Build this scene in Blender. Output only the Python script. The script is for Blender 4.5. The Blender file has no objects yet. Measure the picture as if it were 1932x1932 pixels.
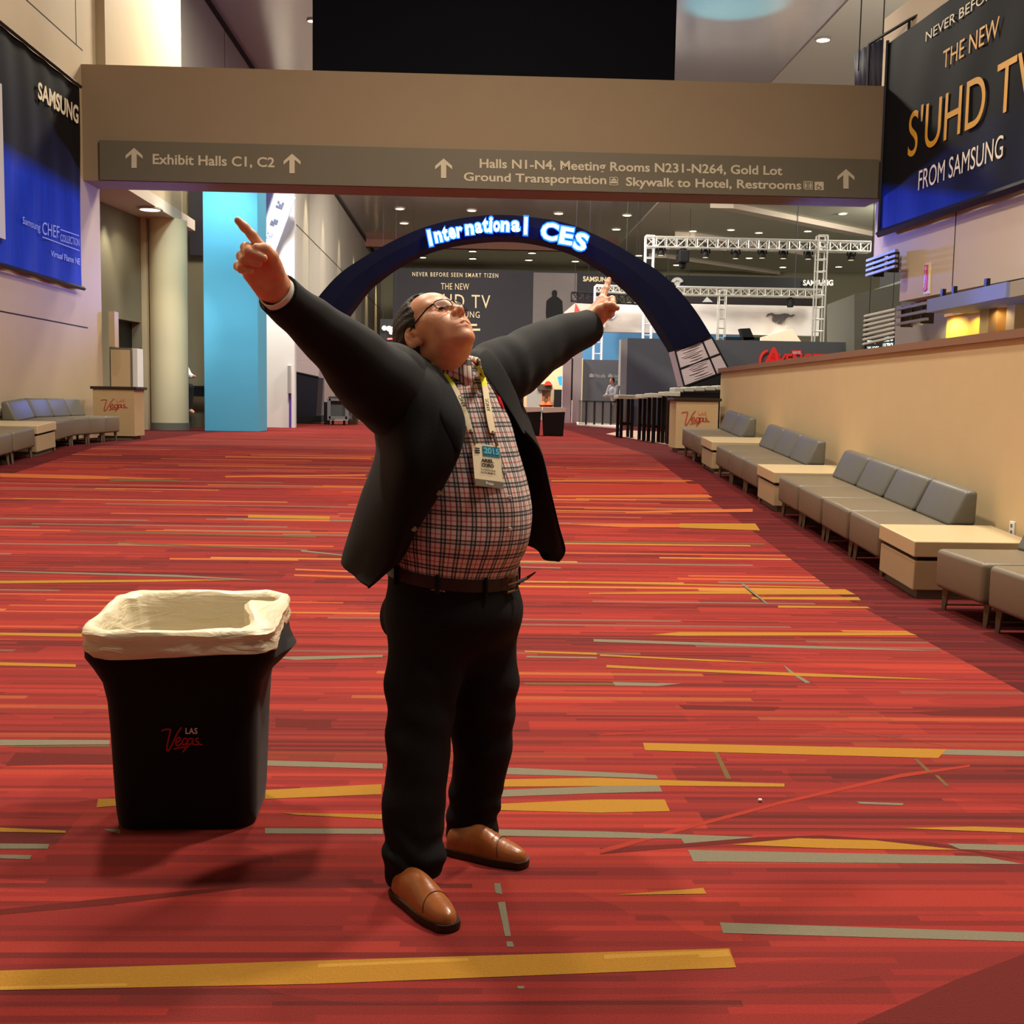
import bpy, bmesh, math, random
import numpy as np
from mathutils import Vector, Matrix
from mathutils.bvhtree import BVHTree

random.seed(7)
SC = bpy.context.scene
COL = SC.collection

# ------------------------------------------------------------------ camera
F_PX, CX, CY = 2158.0, 966.0, 966.0          # the frame is 1932 x 1932
CAM = Vector((0.0, 0.0, 1.41))
def _camera_axes():
    fwd_c = Vector((890 - CX, -(757 - CY), -F_PX)).normalized()      # corridor axis in camera space
    hor_c = Vector((1.0, -0.017, 0.0))                               # horizon direction
    up_c = hor_c.cross(fwd_c).normalized()
    right_c = fwd_c.cross(up_c).normalized()
    return right_c, fwd_c, up_c
RC, FC, UC = _camera_axes()
ROT = Matrix((RC, FC, UC))                     # world = ROT @ camera vector
cam_data = bpy.data.cameras.new('camera')
cam_data.sensor_width = 36.0
cam_data.lens = F_PX * 36.0 / 1932.0
cam_data.clip_end = 400
cam_ob = bpy.data.objects.new('camera', cam_data)
cam_ob.matrix_world = Matrix.Translation(CAM) @ ROT.to_4x4()
COL.objects.link(cam_ob)
SC.camera = cam_ob

# ------------------------------------------------------------------ world, exposure
world = bpy.data.worlds.new('world')
SC.world = world
world.use_nodes = True
world.node_tree.nodes['Background'].inputs[0].default_value = (1.0, 0.90, 0.78, 1)
world.node_tree.nodes['Background'].inputs[1].default_value = 0.11
SC.view_settings.view_transform = 'Standard'
SC.view_settings.look = 'None'
SC.view_settings.exposure = 0.0
SC.view_settings.gamma = 1.0
SC.view_settings.use_curve_mapping = False

def lamp(name, kind, loc, energy, color, target=None, size=0.5, spot=None, blend=0.6):
    d = bpy.data.lights.new(name, kind)
    d.energy = energy
    d.color = color
    if kind == 'AREA':
        d.shape = 'DISK'; d.size = size
    else:
        d.shadow_soft_size = size
    if kind == 'SPOT':
        d.spot_size = math.radians(spot); d.spot_blend = blend
    o = bpy.data.objects.new(name, d)
    o.location = loc
    tgt = Vector(target) if target is not None else Vector(loc) - Vector((0, 0, 1))
    o.rotation_euler = (tgt - Vector(loc)).to_track_quat('-Z', 'Y').to_euler()
    COL.objects.link(o)
    return o

WARM = (1.0, 0.89, 0.73)
WARM2 = (1.0, 0.90, 0.74)
# big overhead hall lamps (above the frame) that light the carpet, the benches and the man
lamp('hall_lamp', 'AREA', (-3.4, 8.6, 11.6), 1050, WARM, target=(-1.0, 4.0, 0), size=0.8)
lamp('hall_lamp', 'AREA', (4.9, 8.0, 11.6), 1600, WARM, target=(1.0, 3.6, 0), size=0.8)
lamp('hall_lamp', 'AREA', (3.2, 2.4, 11.6), 520, WARM, target=(1.0, 2.6, 0), size=1.0)
lamp('hall_lamp', 'AREA', (0.5, 14.0, 11.6), 1120, WARM, target=(0.5, 13, 0), size=1.2)
lamp('hall_lamp', 'AREA', (-4.5, 27.0, 12.0), 1500, WARM2, size=1.5)
lamp('hall_lamp', 'AREA', (4.0, 29.0, 12.0), 1700, WARM2, size=1.5)
for x, y, e in ((-3, 45, 3000), (5, 46, 1500), (-1, 56, 2800), (9, 55, 800), (18, 48, 900), (24, 62, 2200)):
    lamp('hall_lamp', 'AREA', (x, y, 11.9), e, (1.0, .93, .80), target=(x, y + 7, 0), size=2.0)

# ------------------------------------------------------------------ picture <-> place
def ray(px, py):
    d = Vector(((px - CX) / F_PX, -(py - CY) / F_PX, -1.0))
    return ROT @ d
def P(px, py, Y):
    d = ray(px, py)
    return CAM + d * (Y / d.y)
def PX(px, py, X):
    d = ray(px, py)
    return CAM + d * (X / d.x)
def PZ(px, py, z):
    d = ray(px, py)
    return CAM + d * ((z - CAM.z) / d.z)
R0Y, R1Y, SLOPE = 8.4, 17.8, 0.066
ZTOP = (R1Y - R0Y) * SLOPE
def zf(y):
    return 0.0 if y < R0Y else (ZTOP if y > R1Y else (y - R0Y) * SLOPE)
def G(px, py):
    p = PZ(px, py, 0.0)
    if 0 < p.y <= R0Y: return p
    d = ray(px, py)
    k = (SLOPE * (0 - R0Y) - CAM.z) / (d.z - SLOPE * d.y)
    p = CAM + d * k
    if k > 0 and R0Y <= p.y <= R1Y: return p
    return PZ(px, py, ZTOP)

# ------------------------------------------------------------------ materials
def lin(c):
    out = []
    for v in c[:3]:
        v = v / 255.0
        out.append(v / 12.92 if v <= 0.04045 else ((v + 0.055) / 1.055) ** 2.4)
    return (*out, 1.0)
MATS = {}
def mat(name, rgb, rough=0.6, metal=0.0, emit=None, estr=1.0, noise=0.0, nscale=8.0, bump=0.0, bscale=60.0, spec=0.3,
        trans=0.0, sheen=0.0, stretch=(1, 1, 1)):
    if name in MATS: return MATS[name]
    m = bpy.data.materials.new(name)
    m.use_nodes = True
    nt = m.node_tree
    b = nt.nodes['Principled BSDF']
    b.inputs['Base Color'].default_value = lin(rgb)
    b.inputs['Roughness'].default_value = rough
    b.inputs['Metallic'].default_value = metal
    b.inputs['Specular IOR Level'].default_value = spec
    if sheen: b.inputs['Sheen Weight'].default_value = sheen
    if trans:
        b.inputs['Transmission Weight'].default_value = trans
    if emit is not None:
        b.inputs['Emission Color'].default_value = lin(emit)
        b.inputs['Emission Strength'].default_value = estr
    if noise or bump:
        tc = nt.nodes.new('ShaderNodeTexCoord')
        mp = nt.nodes.new('ShaderNodeMapping')
        mp.inputs['Scale'].default_value = stretch
        nt.links.new(tc.outputs['Object'], mp.inputs[0])
    if noise:
        n = nt.nodes.new('ShaderNodeTexNoise')
        n.inputs['Scale'].default_value = nscale
        n.inputs['Detail'].default_value = 5
        nt.links.new(mp.outputs[0], n.inputs['Vector'])
        r = nt.nodes.new('ShaderNodeMix'); r.data_type = 'RGBA'
        c = lin(rgb)
        r.inputs[6].default_value = tuple(max(0, v * (1 - noise)) for v in c[:3]) + (1,)
        r.inputs[7].default_value = tuple(min(1, v * (1 + noise)) for v in c[:3]) + (1,)
        nt.links.new(n.outputs['Fac'], r.inputs[0])
        nt.links.new(r.outputs[2], b.inputs['Base Color'])
    if bump:
        n2 = nt.nodes.new('ShaderNodeTexNoise')
        n2.inputs['Scale'].default_value = bscale
        n2.inputs['Detail'].default_value = 4
        nt.links.new(mp.outputs[0], n2.inputs['Vector'])
        bp = nt.nodes.new('ShaderNodeBump')
        bp.inputs['Strength'].default_value = bump
        bp.inputs['Distance'].default_value = 0.01
        nt.links.new(n2.outputs['Fac'], bp.inputs['Height'])
        nt.links.new(bp.outputs[0], b.inputs['Normal'])
    MATS[name] = m
    return m

# ------------------------------------------------------------------ object helpers
def thing(name, label, cat, loc=(0, 0, 0), rz=0.0, group=None):
    o = bpy.data.objects.new(name, None)
    o.empty_display_size = 0.1
    o.location = loc
    o.rotation_euler = (0, 0, rz)
    o['label'] = label; o['category'] = cat
    if group: o['group'] = group
    COL.objects.link(o)
    return o
def tag(o, label, cat, group=None, kind=None):
    o['label'] = label; o['category'] = cat
    if group: o['group'] = group
    if kind: o['kind'] = kind
    return o
def struct(o, label=None):
    o['kind'] = 'structure'
    if label: o['label'] = label
    return o
def adopt(o, parent):
    if parent is not None:
        o.parent = parent
        if parent.parent is None:
            o.matrix_parent_inverse = Matrix.LocRotScale(parent.location, parent.rotation_euler, parent.scale).inverted()
    return o
def mesh(name, v, f, m, parent=None, smooth=False, uv=None, mi=None, origin=None):
    me = bpy.data.meshes.new(name)
    if origin is not None:
        ov = Vector(origin)
        v = [tuple(Vector(p) - ov) for p in v]
    me.from_pydata([tuple(p) for p in v], [], [tuple(q) for q in f])
    for mm in (m if isinstance(m, (list, tuple)) else [m]): me.materials.append(mm)
    if mi is not None:
        me.polygons.foreach_set('material_index', np.asarray(mi, dtype=np.int32))
    if smooth: me.polygons.foreach_set('use_smooth', [True] * len(me.polygons))
    if uv is not None:
        l = me.uv_layers.new(name='uv')
        li = np.empty(len(me.loops), dtype=np.int32)
        me.loops.foreach_get('vertex_index', li)
        l.data.foreach_set('uv', np.asarray(uv, dtype=np.float32)[li].ravel())
    me.update()
    o = bpy.data.objects.new(name, me)
    COL.objects.link(o)
    if origin is not None: o.location = origin
    return adopt(o, parent)
class MB:
    def __init__(s): s.v = []; s.f = []; s.m = []; s.cuts = []
    def add(s, v, f, mi=0):
        n = len(s.v)
        s.v += [Vector(p) for p in v]
        s.f += [tuple(n + i for i in q) for q in f]
        s.m += [mi] * len(f)
        return s
    def box(s, x0, x1, y0, y1, z0, z1, mi=0):
        v = [(x, y, z) for x in (x0, x1) for y in (y0, y1) for z in (z0, z1)]
        f = [(0, 1, 3, 2), (4, 6, 7, 5), (0, 4, 5, 1), (2, 3, 7, 6), (0, 2, 6, 4), (1, 5, 7, 3)]
        return s.add(v, f, mi)
    def hexa(s, lo, hi, mi=0):
        """two quads (4 points each, same winding) joined into a solid"""
        v = list(lo) + list(hi)
        f = [(3, 2, 1, 0), (4, 5, 6, 7)] + [(i, (i + 1) % 4, 4 + (i + 1) % 4, 4 + i) for i in range(4)]
        return s.add(v, f, mi)
    def bev(s, x0, x1, y0, y1, z0, z1, b=0.02, seg=3, mi=0, M=None, taper=None):
        bm = bmesh.new()
        bmesh.ops.create_cube(bm, size=1.0)
        for q in bm.verts:
            q.co = Vector((x0 + (q.co.x + .5) * (x1 - x0), y0 + (q.co.y + .5) * (y1 - y0), z0 + (q.co.z + .5) * (z1 - z0)))
        if taper:
            for q in bm.verts: q.co = Vector(taper(q.co))
        bmesh.ops.bevel(bm, geom=list(bm.edges), offset=b, segments=seg, profile=0.5, affect='EDGES', clamp_overlap=True)
        bm.verts.index_update()
        v = [(M @ q.co) if M is not None else q.co.copy() for q in bm.verts]
        f = [tuple(q.index for q in fc.verts) for fc in bm.faces]
        bm.free()
        return s.add(v, f, mi)
    def tube(s, pts, r, n=8, mi=0, cap=True, closed=False):
        pts = [Vector(p) for p in pts]
        k = len(pts)
        rr = r if isinstance(r, (list, tuple)) else [r] * k
        rings = []
        nrm = None
        for i in range(k):
            if closed: t = pts[(i + 1) % k] - pts[i - 1]
            else: t = pts[min(i + 1, k - 1)] - pts[max(i - 1, 0)]
            t.normalize()
            if nrm is None:
                a = Vector((0, 0, 1)) if abs(t.z) < 0.9 else Vector((1, 0, 0))
                nrm = (a - t * a.dot(t)).normalized()
            else:
                nrm = (nrm - t * nrm.dot(t)).normalized()
            b = t.cross(nrm)
            rings.append([pts[i] + (nrm * math.cos(2 * math.pi * j / n) + b * math.sin(2 * math.pi * j / n)) * rr[i] for j in range(n)])
        v = [p for g in rings for p in g]
        f = []
        for i in range(k if closed else k - 1):
            i2 = (i + 1) % k
            for j in range(n):
                f.append((i * n + j, i * n + (j + 1) % n, i2 * n + (j + 1) % n, i2 * n + j))
        if cap and not closed:
            f.append(tuple(range(n - 1, -1, -1)))
            f.append(tuple((k - 1) * n + j for j in range(n)))
        return s.add(v, f, mi)
    def bar(s, a, b, w, mi=0): return s.tube([a, b], w, 4, mi)
    def cyl(s, c, r, z0, z1, n=24, mi=0, r2=None):
        c = Vector((c[0], c[1], 0))
        r2 = r if r2 is None else r2
        v = [c + Vector((r * math.cos(2 * math.pi * j / n), r * math.sin(2 * math.pi * j / n), z0)) for j in range(n)]
        v += [c + Vector((r2 * math.cos(2 * math.pi * j / n), r2 * math.sin(2 * math.pi * j / n), z1)) for j in range(n)]
        f = [(j, (j + 1) % n, n + (j + 1) % n, n + j) for j in range(n)]
        f += [tuple(range(n - 1, -1, -1)), tuple(range(n, 2 * n))]
        return s.add(v, f, mi)
    def prism(s, poly, d, mi=0):
        """poly: list of points of a planar polygon, d: extrusion vector"""
        n = len(poly); d = Vector(d)
        v = [Vector(p) for p in poly] + [Vector(p) + d for p in poly]
        f = [tuple(range(n - 1, -1, -1)), tuple(range(n, 2 * n))] + [(i, (i + 1) % n, n + (i + 1) % n, n + i) for i in range(n)]
        return s.add(v, f, mi)
    def quad(s, a, b, c, d, mi=0): return s.add([a, b, c, d], [(0, 1, 2, 3)], mi)
    def lathe(s, c, prof, n=32, mi=0):
        c = Vector(c)
        v = [c + Vector((r * math.cos(2 * math.pi * j / n), r * math.sin(2 * math.pi * j / n), z)) for r, z in prof for j in range(n)]
        f = [(i * n + j, i * n + (j + 1) % n, (i + 1) * n + (j + 1) % n, (i + 1) * n + j) for i in range(len(prof) - 1) for j in range(n)]
        f += [tuple(range(n - 1, -1, -1)), tuple((len(prof) - 1) * n + j for j in range(n))]
        return s.add(v, f, mi)
    def objs(s, name, m, parent=None):
        """one object for each piece noted in cuts"""
        ends = s.cuts[1:] + [(len(s.v), len(s.f))]
        for (v0, f0), (v1, f1) in zip(s.cuts, ends):
            mesh(name, s.v[v0:v1], [tuple(i - v0 for i in q) for q in s.f[f0:f1]], m, parent, mi=s.m[f0:f1])
    def cut(s): s.cuts.append((len(s.v), len(s.f))); return s
    def obj(s, name, m, parent=None, smooth=False, origin=None):
        o = mesh(name, s.v, s.f, m, parent, smooth, mi=s.m, origin=origin)
        if smooth:
            try:
                o.data.set_sharp_from_angle(angle=math.radians(40))
            except Exception: pass
        return o
def copy_tree(o, parent=None):
    c = o.copy(); COL.objects.link(c)
    if parent is not None: c.parent = parent
    for ch in [q for q in SC.objects if q.parent == o]: copy_tree(ch, c)
    return c

def text_geo(body, bold=0.0, spacing=1.0, res=3, shear=0.0):
    cu = bpy.data.curves.new('t', 'FONT')
    cu.body = body
    cu.size = 1.0
    cu.offset = bold
    cu.space_character = spacing
    cu.resolution_u = res
    cu.shear = shear
    o = bpy.data.objects.new('t', cu)
    COL.objects.link(o)
    dg = bpy.context.evaluated_depsgraph_get()
    me = bpy.data.meshes.new_from_object(o.evaluated_get(dg))
    v = np.array([tuple(q.co) for q in me.vertices]) if len(me.vertices) else np.zeros((0, 3))
    f = [tuple(p.vertices) for p in me.polygons]
    bpy.data.objects.remove(o); bpy.data.curves.remove(cu); bpy.data.meshes.remove(me)
    return v, f
def text_on(mb, body, place, bold=0.012, spacing=1.0, mi=0, shear=0.0, res=3):
    """place(s, t) maps the text's own box (s, t in 0..1) to a world point"""
    mb.cut()
    v, f = text_geo(body, bold, spacing, res, shear)
    if not len(v): return
    lo, hi = v.min(0), v.max(0)
    w, h = hi[0] - lo[0], hi[1] - lo[1]
    mb.add([place((p[0] - lo[0]) / w, (p[1] - lo[1]) / h) for p in v], f, mi)
def quadmap(bl, br, tr, tl):
    bl, br, tr, tl = map(Vector, (bl, br, tr, tl))
    return lambda s, t: (bl * (1 - s) + br * s) * (1 - t) + (tl * (1 - s) + tr * s) * t
def ribbon(mb, pts, w, place, mi=0):
    """flat stroke: pts in unit box, y down; w: width in the same units"""
    n = len(pts)
    # smooth by Catmull-Rom
    q = []
    for i in range(n - 1):
        p0, p1, p2, p3 = pts[max(i - 1, 0)], pts[i], pts[i + 1], pts[min(i + 2, n - 1)]
        for k in range(4):
            t = k / 4
            q.append(tuple(0.5 * ((2 * p1[a]) + (-p0[a] + p2[a]) * t + (2 * p0[a] - 5 * p1[a] + 4 * p2[a] - p3[a]) * t * t + (-p0[a] + 3 * p1[a] - 3 * p2[a] + p3[a]) * t ** 3) for a in (0, 1)))
    q.append(pts[-1])
    v = []
    for i in range(len(q)):
        a, b = q[max(i - 1, 0)], q[min(i + 1, len(q) - 1)]
        tx, ty = (b[0] - a[0]) * 1.6, b[1] - a[1]
        l = math.hypot(tx, ty) or 1
        nx, ny = -ty / l / 1.6, tx / l
        for sg in (-1, 1):
            v.append(place(q[i][0] + nx * w * sg * .5, 1 - (q[i][1] + ny * w * sg * .5)))
    mb.add(v, [(2 * i, 2 * i + 1, 2 * i + 3, 2 * i + 2) for i in range(len(q) - 1)], mi)
VEGAS = [[(0, .17), (.06, .10), (.2, .09), (.22, .15), (.17, .5), (.13, .9), (.17, .96), (.25, .75), (.38, .3), (.5, .0)],
         [(.36, .64), (.45, .56), (.47, .46), (.42, .43), (.36, .56), (.37, .73), (.44, .74), (.52, .62)],
         [(.64, .48), (.57, .46), (.52, .6), (.54, .72), (.62, .66), (.66, .46), (.63, .8), (.53, 1.02)],
         [(.3, .9), (.45, .84), (.68, .8)],
         [(.77, .48), (.7, .47), (.66, .6), (.68, .71), (.75, .66), (.79, .47), (.78, .68), (.83, .7)],
         [(.93, .44), (.86, .5), (.88, .58), (.93, .62), (.91, .7), (.83, .73)], [(.93, .70), (1.02, .72)]]
def vegas_logo(parent, place, red, white, name='logo', w=.055):
    mb = MB()
    for s in VEGAS: ribbon(mb, s, w, place)
    lp = lambda s, t: place(.60 + .30 * s, 1 - .28 + .25 * t)
    text_on(mb, 'LAS', lp, bold=.02, spacing=1.1, mi=1)
    return mb.obj(name, [red, white], parent)

# ================================================================== CARPET
def carpet_material():
    m = bpy.data.materials.new('streaked_carpet'); m.use_nodes = True
    nt = m.node_tree; N = nt.nodes; L = nt.links
    b = N['Principled BSDF']
    b.inputs['Roughness'].default_value = 0.95
    b.inputs['Specular IOR Level'].default_value = 0.08
    tc = N.new('ShaderNodeTexCoord'); sp = N.new('ShaderNodeSeparateXYZ')
    L.new(tc.outputs['Object'], sp.inputs[0])
    def M(op, a, b_=None, c=None):
        n = N.new('ShaderNodeMath'); n.operation = op
        for i, v in enumerate((a, b_, c)):
            if v is None: continue
            if isinstance(v, (int, float)): n.inputs[i].default_value = v
            else: L.new(v, n.inputs[i])
        return n.outputs[0]
    X, Y = sp.outputs['X'], sp.outputs['Y']
    def layer(th, ln, seed):
        """random value per streak: th thick along Y, about ln long along X"""
        row = M('FLOOR', M('DIVIDE', Y, th))
        w1 = N.new('ShaderNodeTexWhiteNoise'); w1.noise_dimensions = '1D'
        L.new(M('ADD', row, seed), w1.inputs['W'])
        off = M('MULTIPLY', w1.outputs['Value'], 37.0)
        lnr = M('MULTIPLY_ADD', w1.outputs['Value'], ln * .9, ln * .55)
        cell = M('FLOOR', M('ADD', M('DIVIDE', X, lnr), off))
        cv = N.new('ShaderNodeCombineXYZ')
        L.new(cell, cv.inputs[0]); L.new(row, cv.inputs[1]); cv.inputs[2].default_value = seed
        w2 = N.new('ShaderNodeTexWhiteNoise'); w2.noise_dimensions = '3D'
        L.new(cv.outputs[0], w2.inputs['Vector'])
        return w2.outputs['Value']
    def ramp(v, stops, interp='CONSTANT'):
        r = N.new('ShaderNodeValToRGB'); r.color_ramp.interpolation = interp
        e = r.color_ramp.elements
        while len(e) > 1: e.remove(e[-1])
        e[0].position = stops[0][0]; e[0].color = lin(stops[0][1])
        for p, c in stops[1:]:
            q = e.new(p); q.color = lin(c)
        L.new(v, r.inputs[0]); return r.outputs[0]
    def mix(fac, a, b_, mode='MIX'):
        n = N.new('ShaderNodeMix'); n.data_type = 'RGBA'; n.blend_type = mode
        for i, v in ((0, fac), (6, a), (7, b_)):
            if isinstance(v, (int, float)): n.inputs[i].default_value = v
            elif isinstance(v, tuple): n.inputs[i].default_value = v
            else: L.new(v, n.inputs[i])
        return n.outputs[2]
    dk, md, rd, br, og, ye, gy = (82, 32, 30), (106, 37, 35), (126, 41, 37), (145, 50, 40), (168, 82, 46), (158, 112, 52), (108, 96, 80)
    nz = N.new('ShaderNodeTexNoise'); nz.inputs['Scale'].default_value = 1.0; nz.inputs['Detail'].default_value = 1
    mp = N.new('ShaderNodeMapping'); mp.inputs['Scale'].default_value = (.28, .9, 1)
    L.new(tc.outputs['Object'], mp.inputs[0]); L.new(mp.outputs[0], nz.inputs['Vector'])
    zone = M('MULTIPLY', M('SUBTRACT', nz.outputs['Fac'], .5), 0.9)
    big = M('ADD', layer(.16, 2.6, 3.0), zone)
    base = ramp(big, [(0, dk), (.16, md), (.42, rd), (.86, br)])
    fine = M('ADD', layer(.030, 1.3, 11.0), zone)
    fcol = ramp(fine, [(0, dk), (.2, md), (.5, rd), (.9, br)])
    c = mix(.55, base, fcol)
    # the bright streaks get denser away from the camera
    far = N.new('ShaderNodeMapRange'); L.new(Y, far.inputs['Value'])
    far.inputs['From Min'].default_value = 4.2; far.inputs['From Max'].default_value = 9.0
    s3 = layer(.055, 2.2, 23.0)
    far2 = N.new('ShaderNodeMapRange'); L.new(Y, far2.inputs['Value'])
    far2.inputs['From Min'].default_value = 10.0; far2.inputs['From Max'].default_value = 26.0; far2.inputs['To Min'].default_value = 1.0; far2.inputs['To Max'].default_value = 0.0
    vis = M('MULTIPLY', far.outputs[0], far2.outputs[0])
    c = mix(M('MULTIPLY', M('GREATER_THAN', s3, .925), M('MULTIPLY', vis, .8)), c, lin(og))
    c = mix(M('MULTIPLY', M('GREATER_THAN', s3, .972), M('MULTIPLY', vis, .85)), c, lin(ye))
    c = mix(M('MULTIPLY', M('LESS_THAN', s3, .035), M('MULTIPLY', vis, .8)), c, lin(gy))
    # plain dark red border beside the benches
    edge = M('GREATER_THAN', X, 2.79)
    edge2 = M('LESS_THAN', X, -5.75)
    bcol = ramp(layer(.04, 3.0, 41.0), [(0, (74, 25, 26)), (.5, (86, 28, 28)), (.85, (98, 31, 30))])
    c = mix(M('MAXIMUM', edge, edge2), c, bcol)
    # pile grain
    gn = N.new('ShaderNodeTexNoise'); gn.inputs['Scale'].default_value = 180; gn.inputs['Detail'].default_value = 3
    L.new(tc.outputs['Object'], gn.inputs['Vector'])
    g = N.new('ShaderNodeMapRange'); L.new(gn.outputs['Fac'], g.inputs['Value'])
    g.inputs['To Min'].default_value = .72; g.inputs['To Max'].default_value = 1.28
    gc = N.new('ShaderNodeCombineColor')
    for i in range(3): L.new(g.outputs[0], gc.inputs[i])
    c = mix(1.0, c, gc.outputs[0], 'MULTIPLY')
    L.new(c, b.inputs['Base Color'])
    bp = N.new('ShaderNodeBump'); bp.inputs['Strength'].default_value = .5; bp.inputs['Distance'].default_value = .006
    L.new(gn.outputs['Fac'], bp.inputs['Height']); L.new(bp.outputs[0], b.inputs['Normal'])
    return m
M_CARPET = carpet_material()
def pile(name, rgb): return mat(name, rgb, rough=.95, spec=.08, noise=.16, nscale=170, bump=.5, bscale=180)
M_YEL = pile('carpet_yellow', (146, 104, 38)); M_YEL2 = pile('carpet_pale_yellow', (162, 120, 50))
M_GRY = pile('carpet_grey', (108, 101, 84)); M_ORG = pile('carpet_orange', (166, 88, 46))
M_DRK = pile('carpet_dark', (88, 32, 29)); M_LRED = pile('carpet_light_red', (138, 46, 36)); M_OLV = pile('carpet_olive', (98, 74, 46))
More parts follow.
